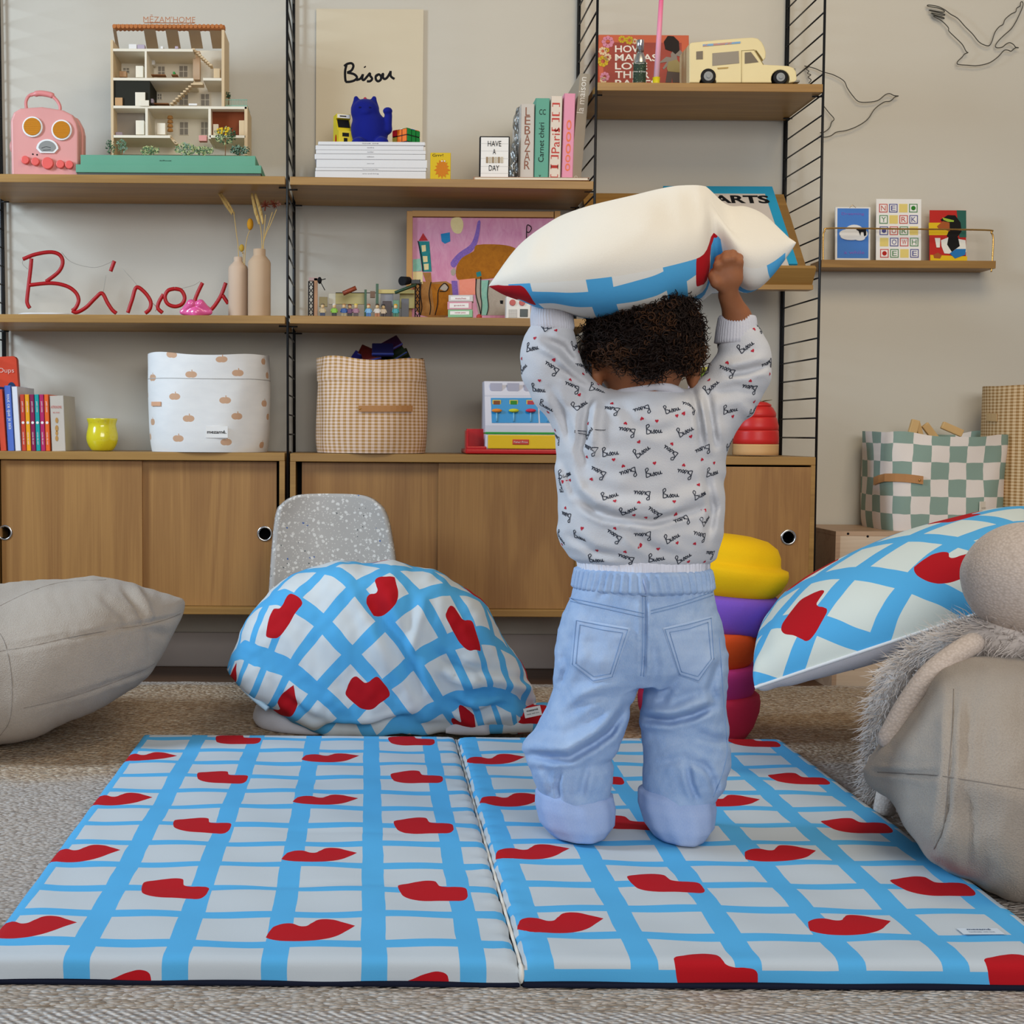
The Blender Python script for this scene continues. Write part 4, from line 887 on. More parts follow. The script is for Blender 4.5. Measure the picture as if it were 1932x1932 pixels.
mb.grid(lambda u,v:(cx_+R_*v*(1+.05*sin(10*pi*u))*cos(2*pi*u),Y+.05+.045*v*(1+.05*sin(10*pi*u))*sin(2*pi*u),ZB+.002+.005*v**6),48,10,closeu=True); mb.done('dish',P('ceramic_white','e4e2df',.3),c,solid=.0025)
# lips
Y=3.40; c0=at(368,575,Y); LP=P('lips_pink','e8609f',.22,coat=.6)
c=thing('lips_ornament',(c0.x,Y+.015,ZB),'glossy pink lips ornament in front of the red sign','ornament')
k=Y/FP
def lipf(p):
    q=p-np.array([c0.x,Y+.02,ZB]); r1=[]
    up=smin(sd_cone(q,(-.034*1.0,0,.018),(-.012,-.006,.036),.007,.013),sd_cone(q,(.034,0,.018),(.012,-.006,.036),.007,.013),.004)
    lo=smin(sd_cone(q,(-.036,0,.016),(0,-.006,.014),.007,.013),sd_cone(q,(.036,0,.016),(0,-.006,.014),.007,.013),.012)
    d=smin(up,lo,.003); d=smin(d,sd_ell(q,(0,.008,.022),(.038,.012,.020)),.004); return np.maximum(d,-q[...,2]+.0005)
V,Fc=surfnet(lipf,(c0.x-.055,Y-.015,ZB-.003),(c0.x+.055,Y+.045,ZB+.06),.0018); V[:,2]=np.maximum(V[:,2],ZB+.0001)
mesh_np('lips',V,Fc,LP,c)
# vases with dried flowers
def vase(x0,x1,yt,ysh,neck,Y,label,colr):
    e=at((x0+x1)/2,590,Y); k_=Y/FP; R_=(x1-x0)/2*k_; H_=pz(yt,Y,x0)-ZB; hs=pz(ysh,Y,x0)-ZB; rn=neck/2*k_
    c=thing('vase',(e.x,Y,ZB),label,'vase'); mb=MB(); mb.lathe([(R_*.97,0),(R_,.003),(R_,hs-.006),(R_*.93,hs),(rn+.003,hs+.010),(rn,hs+.014),(rn,H_-.002),(rn*.97,H_),(rn*.8,H_),(rn*.78,hs)],(e.x,Y,ZB),36,capt=True); mb.done('body',colr,c); return e,H_
V1=P('vase_beige','cdb39a',.75); V2=P('vase_tan','c6a98a',.75)
e1,H1=vase(431,467.5,485,503,16,3.47,'shorter beige bottle vase holding a slim grass ear',V1); e2,H2=vase(468,510.5,470,492,23,3.43,'taller tan bottle vase holding dried flowers',V2)
STR=P('dry_straw','c9a765',.8); STW=P('dry_straw_dark','9a6a42',.8); HON=P('dry_amber','cf8f1c',.7)
def stem(Y,pts,head,label,hm,zin):
    e=at(*pts[0],Y); c=thing('dried_stem',(e.x,Y,zin),label,'dried flower','dried stems in the two vases')
    mb=MB(); L=[Vector((at(*pts[0],Y).x,Y,zin))]+[at(x,y,Y-.006*i) for i,(x,y) in enumerate(pts)]; mb.tube(cat(L,5),.0011,6); mb.done('stalk',STR if hm is not STW else STW,c)
    mb=MB(); head(mb); mb.done('head',hm,c)
def ear(p,q,n,r):
    def f(mb):
        for i in range(n):
            u=Vector(p).lerp(Vector(q),i/n); s_=r*(1-.5*abs(i/n-.4))
            for sx in (-1,1): mb.sph(u+Vector((sx*s_*.8,random.uniform(-.002,.002),0)),s_*.6,s_*.5,s_*1.3,6,5)
    return f
Y=3.46
stem(Y,[(450,480),(446,440),(441,400)],ear(at(439,402,Y),at(413,362,Y),12,.005),'bent wheat ear rising from the shorter vase',STR,ZB+.03)
stem(Y,[(459,484),(458,478),(457,476)],lambda mb: mb.sph(at(456,468,Y),.007,.006,.010,12,8),'small round seed head just above the shorter vase',P('seed_ochre','b8963a',.8),ZB+.05)
stem(Y,[(462,484),(466,450),(471,435)],lambda mb: mb.sph(at(472,423,Y),.0085,.008,.0155,12,10),'amber bud head between the two vases',HON,ZB+.05)
Y=3.43
stem(Y,[(494,466),(493,440),(490,420)],ear(at(492,418,Y),at(478,366,Y),16,.008),'fluffy straw plume in the taller vase',STR,ZB+.05)
def fluff(x,y,r):
    def f(mb):
        for i in range(26):
            a_=random.uniform(0,6.28); b_=random.uniform(-1,1); d=Vector((cos(a_)*math.sqrt(1-b_*b_),sin(a_)*math.sqrt(1-b_*b_),b_))*r; p=at(x,y,Y); mb.tube([p,p+d],[.0016,.0007],5)
    return f
RU=P('rust_bloom','7d3a26',.8)
stem(Y,[(497,466),(499,430),(501,405)],fluff(501,388,.014),'rust bloom at the left in the taller vase',RU,ZB+.05)
stem(Y,[(496,466),(508,420),(514,400)],fluff(516,385,.012),'rust bloom at the right in the taller vase',RU,ZB+.05)
stem(Y,[(496,466),(512,420),(522,395)],fluff(526,384,.008),'tiny pinkish bloom reaching furthest right in the taller vase',P('pink_bloom','a8755f',.8),ZB+.05)
# ---- framed drawing
Y=3.50; c=thing('framed_drawing',(px(911,Y),Y+.02,ZD),'child drawing in a thin wooden frame with pink sky','picture')
mb=MB(); X0_,X1_,y0_,y1_=767,1056,398,604
for a_ in ((767,778,398,604),(1045,1056,398,604)): pb(mb,*a_,Y,.02,.001,zb=ZD)
pb(mb,778,1045,398,409,Y,.02,.001); zq=pz(409,Y); mb.box(px(778,Y,600),px(1045,Y,600),Y,Y+.02,ZD,ZD+.008,.001); mb.done('frame',P('frame_wood','bf8f55',.5),c)
t=Mt('pink_marker',.75); o=t.co(); n1=t.noise(t.scale(o,(60,60,22)),1,3,.6,1.2); n2=t.noise(o,9,2); t.color(t.mix((n1*.7+n2*.45-.08).mx(0).mn(1),'e4b6c4','bd5f8c')); PKM=t.m
mb=MB(); mb.box(px(778,Y,500),px(1045,Y,500),Y+.008,Y+.012,ZD+.008,zq); mb.done('paper',PKM,c)
def mk(name,c1,c2,sc=(50,50,50)):
    t=Mt(name,.75); o=t.co(); t.color(t.mix((t.noise(t.scale(o,sc),1,3,.7,1.0)*1.4-.2).mx(0).mn(1),c1,c2)); return t.m
dr=[mk('marker_ochre','b8741a','8a4f10'),mk('marker_teal','2f8f8c','1d6a72'),mk('marker_purple','9a72b8','5b4a9a',(200,50,200)),mk('marker_red','c23a3a','98222a'),mk('marker_brown','b08048','8c5a2a'),mk('marker_peach','ee9b85','e88870'),mk('marker_mint','9cc3ae','6fae9c'),mk('marker_greyish','b5aa9c','9c9082'),mk('marker_cream','e3d3a0','d9c48a'),INK,mk('marker_sky','2f8fc0','1d6a9c'),PAPER]
K2=lambda L,mi,dy=.0006: (lambda q:mb.prism([(v[0],v[2]) for v in (cat([tuple(w) for w in q],3,True) if len(q)>5 else q)],Y+.008-dy,Y+.0084-dy,0,mi))([at(540+x/3.22,380+y/3.22,Y) for x,y in L])
mb=MB(); K2([(800,240),(870,240),(885,425),(830,425)],1); K2([(805,238),(832,190),(862,235)],3,.0008); K2([(822,265),(848,262),(850,300),(826,305)],8,.0012); K2([(830,330),(858,330),(860,365),(834,368)],8,.0012); K2([(836,378),(866,376),(866,412),(840,415)],8,.0012)
K2([(770,350),(815,345),(825,420),(770,425)],6); K2([(770,425),(830,425),(830,500),(770,500)],8); K2([(830,430),(880,430),(885,490),(850,490)],4)
K2([(940,195),(995,185),(998,240),(965,255),(945,240)],10); K2([(1010,100),(1060,95),(1078,140),(1060,190),(1020,185),(1000,140)],8)
K2([(1165,120),(1182,125),(1165,240),(1130,300),(1060,360),(1020,400),(1000,370),(1050,310),(1120,260),(1150,190)],2); K2([(1000,420),(1020,400),(1035,425),(1020,450),(1005,445)],7)
K2([(1040,470),(1035,400),(1070,340),(1140,300),(1160,262),(1300,260),(1390,280),(1440,330),(1420,400),(1330,450),(1210,470),(1100,475)],0,.0009)
K2([(780,490),(880,490),(1005,500),(1000,690),(820,690),(780,600)],4,.0005); K2([(880,500),(1000,500),(985,690),(905,690)],0,.0007); K2([(930,530),(960,495),(985,520),(970,545)],7,.0012); K2([(1005,480),(1040,480),(1050,600),(1015,600)],2,.0007)
K2([(1050,475),(1150,465),(1152,565),(1055,568)],5,.0010); K2([(1180,478),(1230,475),(1225,690),(1185,690),(1175,600)],6,.0011); K2([(1155,470),(1185,470),(1190,690),(1170,690),(1152,580)],7,.0012); K2([(1230,475),(1420,480),(1430,690),(1225,690)],7,.0008); K2([(1300,600),(1320,600),(1318,622),(1302,620)],9,.0014); K2([(1155,430),(1182,422),(1188,450),(1160,458)],1,.0014)
mb.done('shapes',dr,c)
for st_ in [[(820,490),(815,560),(825,640),(815,690)],[(880,490),(868,560),(878,640),(872,688)],[(905,690),(920,620),(925,540),(960,498),(985,520),(970,545),(932,545)],[(1460,240),(1462,150),(1480,148),(1490,165),(1475,188),(1462,185)],[(1155,470),(1152,560),(1172,640),(1182,690)],[(1182,460),(1180,560),(1188,620),(1182,690)],[(1232,480),(1222,560),(1228,640),(1218,690)],[(800,240),(820,330),(830,425)]]:
    mb=MB(); wr(mb,[st_],3.22,540,380,Y+.0065,.0012,0,4); mb.done('pen_line',INK,c)
# ---- tiny radio with white case
Y=3.36; c=thing('mini_speaker',(px(977,Y),Y+.01,ZD),'small white speaker with dotted grille beside the left sleeve','speaker')
mb=MB(); pb(mb,955,1002,559,604,Y,.03,.003,zb=ZD); mb.done('case',P('speaker_white','e6e2da',.4),c)
for i in range(7):
    for j in range(6):
        if i*6+j<42: 
            p=at(960.5+i*2.4,585+j*2.7,Y); 
            if j==0 and i==0: mb=MB()
            mb.prism(disc(p.x,p.z,.0010,6),Y-.0003,Y)
mb.done('grille_dots',INK,c)
mb=MB(); pb(mb,981,996,583,598,Y-.001,.002,.001); mb.done('screen',P('speaker_dark','20302c',.3),c)
for xx in (967,985): mb=MB(); p=at(xx,571,Y); mb.prism(disc(p.x,p.z,.008,20),Y-.003,Y,.001); mb.done('dial',P('speaker_red','c0524a',.4),c)
# ---- stacked little boxes
Y=3.40
for i,(x0,x1,y0,y1,colr,lb) in enumerate(((847,899,584,596.5,'8fbf94','green small box at the bottom of the trio on the drawing shelf'),(846,898,569,584,'d79aa6','pink small box in the middle of the trio'),(848,900,556.5,569,'cfc9c4','grey white small box topping the trio'))):
    c=thing('card_box',(px((x0+x1)/2,Y,575),Y+.03,pz(y1,Y,(x0+x1)/2)+.0003),lb,'box','three small boxes before the drawing'); zz=(ZD+.0065 if i==0 else pz(y1,Y,870)+.0003)
    mb=MB(); M_=Rm((px(872,Y,575),Y+.02,0),-.12,'Z'); pb(mb,x0,x1-6,y0,y1,Y,.045,.001,zb=zz); mb.bm.transform(M_); mb.done('carton',P('card_'+colr,colr,.55),c)
    mb=MB(); pb(mb,x0+4,x1-12,y0+3,y1-3,Y-.0006,.0006,0); mb.bm.transform(M_); mb.done('front_label',PAPER,c)
    mb=MB(); T(mb,['sweet peas','petit','matches'][i],(x0+x1)/2-3,(y0+y1)/2,Y-.001,3,20,0); mb.bm.transform(M_); mb.done('lettering',P('print_rose','a84a5c',.6,var=0),c)
mb=MB(); mb.box(px(848,Y),px(900,Y),Y+.002,Y+.05,ZD,ZD+.006,.001); tag(mb.done('paper_tray',P('tray_grey','cfcac0',.6)),'thin pale tray under the trio of small boxes','tray')
mb=MB(); e=at(904,595,Y); mb.sph((e.x,Y,ZD+.0075),.0075,.0075,.0073); mb.box(e.x-.001,e.x+.001,Y-.001,Y+.001,ZD,ZD+.001); tag(mb.done('red_ball',P('ball_red','b8443a',.5)),'little red ball beside the trio of boxes','ball')
# ---- toy block street scene
Y=3.42; c=thing('toy_block_scene',(px(688,Y),Y+.05,ZD),'toy brick stage set with towers and low walls','toy building set')
lt=Z2=lambda X_,Y_,YY=Y: at(540+X_/3.22,380+Y_/3.22,YY)
mb=MB(); a_=lt(165,690); b_=lt(640,690); mb.box(a_.x,b_.x,Y,Y+.10,ZD,ZD+.004,.0005)
for i in range(24):
    p=a_.lerp(b_,(i+.5)/24); mb.lathe([(.0024,.004),(.0024,.006)],(p.x,Y+.003,ZD),8)
mb.done('base_plate',P('plate_grey','b9b6ae',.4),c)
mb=MB(); a2=lt(640,690); b2=lt(812,690); mb.box(a2.x,b2.x,Y-.005,Y+.10,ZD,ZD+.006,.0005); mb.done('base_plate',P('plate_green','1f4a32',.4),c)
def lattice(x0,x1,y0,y1,m_,YY=Y+.02):
    mb=MB(); A=lt(x0,y0,YY); B=lt(x1,y0,YY); zt=A.z; n=6
    for X in (A.x,B.x): mb.box(X-.0015,X+.0015,YY-.0015,YY+.0015,ZD+.004,zt)
    for i in range(n):
        z0=ZD+.004+(zt-ZD-.004)*i/n; z1=ZD+.004+(zt-ZD-.004)*(i+1)/n
        mb.tube([(A.x,YY,z0),(B.x,YY,z1)],.0011,5); mb.tube([(B.x,YY,z0),(A.x,YY,z1)],.0011,5)
    mb.done('lattice_tower',m_,c)
lattice(137,165,485,690,INK); lattice(785,812,475,690,INK)
def bk_(x0,x1,y0,y1,colr,YY,d,nm='wall_block',bev=.0006):
    mb=MB(); p=lt(x0,y0,YY); q=lt(x1,y1,YY); mb.box(p.x,q.x,YY,YY+d,q.z if y1<688 else ZD+.0045,p.z,bev); mb.done(nm,P('brick_'+colr,colr,.4),c)
bk_(168,190,465,690,'b08058',Y+.02,.008,'post'); bk_(137,200,462,482,'a88a84',Y+.02,.02,'top_beam')
bk_(300,480,555,625,'b5a86c',Y+.07,.01); bk_(258,300,560,625,'c9c4b0',Y+.07,.01); bk_(575,650,560,640,'8f8f94',Y+.06,.012,'grey_wall'); bk_(545,560,500,690,'2e5a3c',Y+.05,.01,'green_post'); bk_(475,488,535,690,'2e5a3c',Y+.05,.008,'green_post'); bk_(510,540,545,585,'6a4a2c',Y+.05,.01,'brown_block'); bk_(560,780,535,560,'cbb96e',Y+.055,.01,'yellow_beam'); bk_(690,780,560,650,'b9a860',Y+.07,.01,'yellow_wall'); bk_(700,745,590,690,'5a5a60',Y+.03,.02,'grey_door'); bk_(650,685,600,690,'5f8a6c',Y+.01,.02,'green_kiosk'); bk_(585,640,605,690,'3b2a2a',Y+.02,.02,'dark_counter'); bk_(200,250,580,640,'8d7c4c',Y+.06,.01,'olive_wall'); bk_(760,812,475,500,'1a1a1c',Y+.01,.03,'black_block')
mb=MB(); p=lt(345,560); q=lt(425,525); mb.tube([p,q],.006,4); mb.done('brown_arm',P('brick_brownred','9a4a30',.4),c)
mb=MB(); mb.tube([lt(660,555),lt(790,505)],.004,4); mb.done('green_beam',P('brick_dkgreen','2e4a34',.4),c)
mb=MB(); e=lt(722,485,Y); mb.cyl((e.x-.008,Y-.004,e.z),(e.x+.010,Y+.02,e.z+.004),.012,.010); mb.done('spotlight',INK,c)
mb=MB(); e=lt(203,480,Y); mb.sph(e,.006,.006,.009,10,8); mb.tube([e,lt(240,470)],.0012,5); mb.tube([e,lt(235,540)],.0012,5); mb.done('black_bird',INK,c)
mb=MB(); mb.tube([lt(300,555,Y+.06),lt(560,556,Y+.06)],.001,5); mb.done('rail',INK,c)
figs=[(220,'c8b48a','2a3a5a','7a6c54','tan'),(291,'8cc43a','1a1a1a','d9d3c8','lime'),(350,'2a5aa0','a89870','b58a5a','blue'),(385,'7a4a7a','2a2a2a','6a3a2a','purple'),(423,'a8788c','4a3a3a','e0c860','blonde'),(500,'7ab0d8','3a6aa0','a86a4a','pale blue'),(553,'d8d0c4','a8683c','4a3a2c','white'),(590,'e0d0b8','3a2a2a','3a3a3a','beige'),(665,'3a9aa0','2e6a4c','d0a030','teal')]
for X_,sh,pn,hr,nm in figs:
    e=lt(X_,690,Y-.012); zz=ZD+.0062; YYf=Y+.012 if X_ in (385,590) else Y+.0; xx=e.x
    q=thing('toy_figure',(xx,YYf,zz-.0002),f'tiny toy figure in {nm} standing on the brick scene base','toy figure','toy figures on the brick scene')
    mb=MB(); mb.box(xx-.0065,xx-.0003,YYf-.003,YYf+.003,zz,zz+.011,.0006); mb.box(xx+.0003,xx+.0065,YYf-.003,YYf+.003,zz,zz+.011,.0006); mb.done('legs',P('fig_'+pn,pn,.4),q)
    mb=MB(); mb.prism([(xx-.0065,zz+.011),(xx+.0065,zz+.011),(xx+.0048,zz+.023),(xx-.0048,zz+.023)],YYf-.003,YYf+.003,.0006); mb.tube([(xx-.0055,YYf,zz+.022),(xx-.0085,YYf-.002,zz+.013)],.0018,6); mb.tube([(xx+.0055,YYf,zz+.022),(xx+.0085,YYf-.002,zz+.013)],.0018,6); mb.done('torso',P('fig_'+sh,sh,.4),q)
    mb=MB(); mb.lathe([(.0035,.0235),(.0046,.025),(.0046,.031),(.0035,.0325)],(xx,YYf,zz),12); mb.done('head',P('fig_skin','e0c090',.4),q)
    mb=MB(); mb.lathe([(.0050,.030),(.0050,.0335),(.003,.0355)],(xx,YYf+.0008,zz),12); mb.done('hair',P('fig_'+hr,hr,.5),q)
# ================= things on the cabinets
ZT=.6095
# apple-print basket
Y=3.47; c0=at(396,850,Y); k=Y/FP; RX=112*k; H_=pz(668,Y-.1,396)-ZT
c=thing('storage_basket',(c0.x,Y,ZT),'white fabric basket with beige apple print on the left cabinet','basket')
t=Mt('apple_print',.8); uv=t.co('UV'); u,v,_=t.xyz(uv)
cream=t.mix(t.noise(uv,3,2),'dcdcda','e9e8e4'); row=v.fl(); uu=u+(row*.5).fr()*1.0; cu=uu.fr()-.5; cv=v.fr()-.5; jit=(uu.fl()*12.98+row*78.2).sn()*.14; jit2=(uu.fl()*7.1+row*3.3).sn()*.2
a=(cu-jit)*1.75; b=cv-jit2; d1=((a-.06)*(a-.06)+b*b*1.0).m('SQRT'); d2=((a+.06)*(a+.06)+b*b).m('SQRT'); st=((a-.03).ab()-.02).mx((b-.17).ab()-.06)
ap=d1.mn(d2).lt(.15).mx(st.lt(0)); t.color(t.mix(ap,cream,'c9a283')); t.bump(t.noise(t.co(),700,1),.2,.001); APP=t.m
def bask(cx,cy,rx,ry,H,mat,uvs,z0,par,wob=.004,fold=None,taper=0,seam=None,sq=2.6,topw=None,nm='body'):
    mb=MB(); ex=2/sq
    def rad(a): 
        ca,sa=cos(a),sin(a); return (abs(ca)**ex*(1 if ca>0 else -1),abs(sa)**ex*(1 if sa>0 else -1))
    def f(u,v,ins=0):
        a=2*pi*u+pi/2; x,y=rad(a); z=H*v
        w=1+wob/rx*(sin(3*a+v*4)+.6*sin(7*a-v*7))*(.4+v*.6); 
        if seam and v>seam: w+=.018
        r=1-.05*(1-v)**8-taper*v; zz=z+ (wob*1.5*sin(2*a+1)+wob*.8*sin(5*a))*v**6
        return (cx+(rx*w*r-ins)*x,cy+(ry*w*r-ins)*y,z0+zz)
    ss=[0.0]; pp=[rad(2*pi*i/960+pi/2) for i in range(961)]
    for i in range(960): ss.append(ss[-1]+math.hypot(rx*(pp[i+1][0]-pp[i][0]),ry*(pp[i+1][1]-pp[i][1])))
    f0=f
    def au(u): 
        t_=u*ss[-1]; i=int(np.searchsorted(ss,t_)); i=min(max(i,1),960); return (i-1+(t_-ss[i-1])/max(1e-12,ss[i]-ss[i-1]))/960
    f=lambda u,v,ins=0: f0(au(u),v,ins)
    mb.grid(f,96,44,closeu=True,uvf=lambda u,v:(u*uvs[0],v*uvs[1]),flip=False)
    mb.grid(lambda u,v:f(u,1-.5*v,.004),96,12,closeu=True,uvf=lambda u,v:(u*uvs[0],uvs[1]*(1-v*.5)),flip=False)
    mb.grid(lambda u,v:f(u,1,.004*v),96,1,closeu=True,uvf=lambda u,v:(u*uvs[0],uvs[1]))
    mb.grid(lambda u,v:Vector(f(u,.5,.004)).lerp(Vector((cx,cy,z0+H*.5)),v),96,4,closeu=True,uvf=lambda u,v:(u*uvs[0],uvs[1]*.5))
    mb.grid(lambda u,v:Vector(f(u,0,0)).lerp(Vector((cx,cy,z0)),v),96,2,closeu=True,uvf=lambda u,v:(u*uvs[0],0))
    o=mb.done(nm,mat,par); return o,f
_,f=bask(c0.x,Y,RX,RX*.98,H_,APP,(8.3,4.6),ZT,c,.0025,seam=None)
mb=MB(); mb.tube([f(u/80+0,.745) for u in range(80)],.0012,6,closed=True); mb.done('seam',P('seam_white','bdbcb8',.8),c)
def strap(par,pts,w,th,m_,name='handle'):
    mb=MB(); n=len(pts)
    for i in range(n-1):
        pass
    P_=[Vector(p) for p in pts]; rows=[]
    for i,p in enumerate(P_):
        t_=(P_[min(i+1,n-1)]-P_[max(i-1,0)]).normalized(); up=Vector((0,0,1)); nn=t_.cross(up).normalized(); 
        rows.append([mb.bm.verts.new(p+up*a_*w/2+nn*b_) for a_,b_ in ((-1,0),(1,0),(1,th),(-1,th))])
    for A,B in zip(rows,rows[1:]):
        for k_ in range(4): mb.bm.faces.new((A[k_],A[(k_+1)%4],B[(k_+1)%4],B[k_]))
    mb.bm.faces.new(rows[0][::-1]); mb.bm.faces.new(rows[-1]); return mb.done(name,m_,par,recalc=True)
TAN=P('tan_leather','b98452',.55); PEACH=P('peach_leather','dba783',.6)
# front surface point of a basket at pixel
def onf(f,x,y,out=.0015,z0=0,H=1,cx=0):
    best=None
    for i in range(400):
        u=i/400; 
        vv=(pz_target-z0)/H
        p=Vector(f(u,vv))
        if p.y>cyc: continue
        q=(p-CAM); # project
        d=q.dot(_F); xx=PX+FP*q.dot(_R)/d
        if best is None or abs(xx-x)<best[0]: best=(abs(xx-x),p)
    p=best[1]; return p+Vector((p.x-cx,p.y-cyc,0)).normalized()*out
def fsurf(f,x,y,z0,H,cx,cy,out=.0015):
    global pz_target,cyc
    cyc=cy; pz_target=at(x,y,cy-.12).z
    for _ in range(3):
        p=onf(f,x,y,out,z0,H,cx); pz_target=at(x,y,p.y).z
    return onf(f,x,y,out,z0,H,cx)
strap(c,[fsurf(f,x,762,ZT,H_,c0.x,Y) for x in (288,290,294,299,305)],.011,.002,PEACH)
mb=MB(); e=fsurf(f,408,815,ZT,H_,c0.x,Y,.001); mb.box(e.x-.028,e.x+.028,e.y-.001,e.y+.001,e.z-.015,e.z+.015); mb.text('mezamé.',e+Vector((0,-.001,0)),.0085,1,width=.049,off=.02); mb.done('label',[WHITE,INK],c)
# yellow pot
Y=3.42; e=at(193,850,Y); k=Y/FP; c=thing('pot',(e.x,Y,ZT),'small bright yellow speckled pot beside the coloured books','pot')
t=Mt('yellow_glaze',.18,coat=.5); o=t.co(); t.color(t.mix(t.vor(o,95).lt(.10)*.8,t.mix(t.noise(o,12,2),'cfc015','dfd12a'),'97812a')); s_=pz(789,Y,193)-ZT
mb=MB(); mb.lathe([(.62,0),(.66,.02),(.86,.14),(.99,.32),(1.0,.45),(.94,.62),(.86,.76),(.86,.84),(.97,.97),(.95,1.0),(.90,.98),(.80,.84),(.82,.7),(.88,.45),(.5,.08)],(0,0,0),48)
mb.bm.transform(Matrix.Translation((e.x,Y,ZT))@Matrix.Diagonal((30*k,30*k,s_,1))); mb.done('body',t.m,c,sub=1)
# books at left
Y=3.40; G_='row of books standing at the far left on the cabinet'
def lb(x0,x1,y0,tl,colr,label,dep=.17,Yb=Y,mark=None,nm='book',txt=None):
    a,b=px(x0,Yb,840),px(x1,Yb,840); zt=pz(y0,Yb,x0); c=thing(nm,((a+b)/2,Yb+dep/2,ZT),label,'book',G_); M_=Rm((b,Yb,ZT),-tl)
    mb=MB(); mb.box(a,a+.0014,Yb,Yb+dep,ZT,zt,.0004,0,M_); mb.box(b-.0014,b,Yb,Yb+dep,ZT,zt,.0004,0,M_); mb.box(a,b,Yb,Yb+.002,ZT,zt,.0006,0,M_)
    if txt: 
        for s1,fy,w1,mi in txt:
            q=MB(); q.text(s1,((a+b)/2,Yb,ZT+(zt-ZT)*fy),None,0,width=w1*Yb/FP,ext=.0004,ax=(Vector((0,0,-1)),Vector((1,0,0)))); q.bm.transform(M_)
            me_=bpy.data.meshes.new('q'); q.bm.to_mesh(me_); q.bm.free(); tb=bmesh.new(); tb.from_mesh(me_); mb.add(tb,mi); bpy.data.meshes.remove(me_)
    mb.done('cover',[colr,WHITE,INK,P('letter_brown','8d5b48',.7,var=0),P('letter_red','c2423a',.6,var=0)],c)
    mb=MB(); mb.box(a+.0015,b-.0015,Yb+.0025,Yb+dep-.002,ZT+.0015,zt-.002,0,0,M_); mb.done('pages',PAPER,c)
    if mark:
        mb=MB(); mb.prism(disc((a+b)/2,ZT+(zt-ZT)*.5,.0036),Yb-.0006,Yb,0,0,M_); mb.done('white_dot',WHITE,c)
    return c
# big red board book behind
Yb=3.50; c=thing('board_book',(px(5,Yb),Yb,ZT),'big orange-red board book standing behind the row at the far left','book'); mb=MB(); ol=rrect(px(-26,Yb),px(39,Yb),ZT,pz(671,Yb,20),.012)
M_=Rm((px(39,Yb),Yb,ZT),-.06); mb.prism(ol,Yb,Yb+.02,.002); mb.bm.transform(M_); mb.done('cover',P('board_red','d8492c',.5),c)
mb=MB(); e=at(12,700,Yb); mb.text('Oups',e+Vector((0,-.001,0)),.016,0,width=.042,ext=.001); mb.done('title',P('letter_pale2','e9c3b4',.7,var=0),c)
mb=MB(); e=at(22,735,Yb); mb.prism(disc(e.x,e.z,.012,20,.02),Yb-.0014,Yb-.0004); mb.done('picture',P('navy','1f3a5f',.6),c)
Y=3.385
lb(-12,-3,728,.05,P('bk_deepblue','2457a0',.5),'dark blue book cut by the left edge of the photo',.17,Y)
lb(1,12,734,.06,P('bk_coral','e4573e',.5),'coral book first from the left edge',.17,Y)
lb(15,27,727,.05,P('bk_blue','5572c4',.5),'tall cornflower blue book with pale lettering',.17,Y,txt=[('tout ce que je sais',.6,66,1)])
lb(29,39.5,729,.05,P('bk_whiteblue','dfe0e6',.5),'tall white book with blue patch near its top',.17,Y)
cols=[('c8452f','brick red'),('eda41f','orange yellow'),('8a2350','plum'),('1f9c9c','teal'),('b52a63','magenta'),('e8662a','bright orange')]
for i,(h_,nm) in enumerate(cols): lb(41.5+i*9.0,49.5+i*9.0,744,.030-.001*i,P('bk_'+h_,h_,.5),f'slim {nm} storybook in the coloured row of six',.14,Y,True,txt=[('conte du soir',.22,24,1),('petit conte',.78,20,1)])
lb(98,124,746,.035,P('bk_greige','c4bbae',.6),'thick grey beige book closing the row by the yellow pot',.13,Y,txt=None)
mb=MB(); 
for s1,yy,h_,w_ in (('ASTRONOMIE',768,5,20),('et moi',778,3,12)): T(mb,s1,106,yy,Y-.0008,h_,w_,0)
for yy,r_ in ((793,4),(808,4.5),(817,3.5),(827,4)): e=at(107,yy,Y-.0005); mb.prism(disc(e.x,e.z,r_*.0009,14,r_*.0018),Y-.0012,Y-.0002,0,1)
bpy_obj=[o for o in COL.objects if o.get('label','').startswith('thick grey beige')][0]; mb.done('spine_print',[P('letter_red','c2423a',.6,var=0),P('print_ochre','b98a4a',.6)],bpy_obj)
# gingham basket
def gingham(name,n1,n2,cr,br):
    t=Mt(name,.85); uv=t.co('UV'); u,v,_=t.xyz(uv); a=(u*n1).fr().gt(.5); b=(v*n2).fr().gt(.5); s_=(a+b)*.5
    t.color(t.mix(s_,cr,br)); t.bump(t.noise(t.co(),600,1),.25,.001); return t.m
GING=gingham('gingham',58,29,'e8cdb8','b3874c')
Y=3.46; c0=at(700,853,Y); k=Y/FP; c=thing('storage_basket',(c0.x,Y,ZT),'beige gingham fabric basket full of dark magnetic tiles','basket')
H_=pz(676,Y-.08,700)-ZT
_,f=bask(c0.x,Y,107*k,103*k,H_,GING,(1,1),ZT,c,.0035,taper=.07,seam=.76,sq=2.3)
L_=[fsurf(f,x,771,ZT,H_,c0.x,Y,.004) for x in range(676,779,10)]; strap(c,L_,.0155,.0018,TAN)
for p in (L_[0],L_[-1]):
    mb=MB(); mb.sph(p+Vector((.004 if p is L_[0] else -.004,-.002,0)),.0026,.0016,.0026,10,6); mb.done('rivet',BR,c)
TB=[P('tile_navy','1b1f4f',.3),P('tile_maroon','5a1c1c',.3),P('tile_green2','24331f',.3),P('tile_blue2','2c2f86',.3),P('tile_plum','3a1840',.3)]
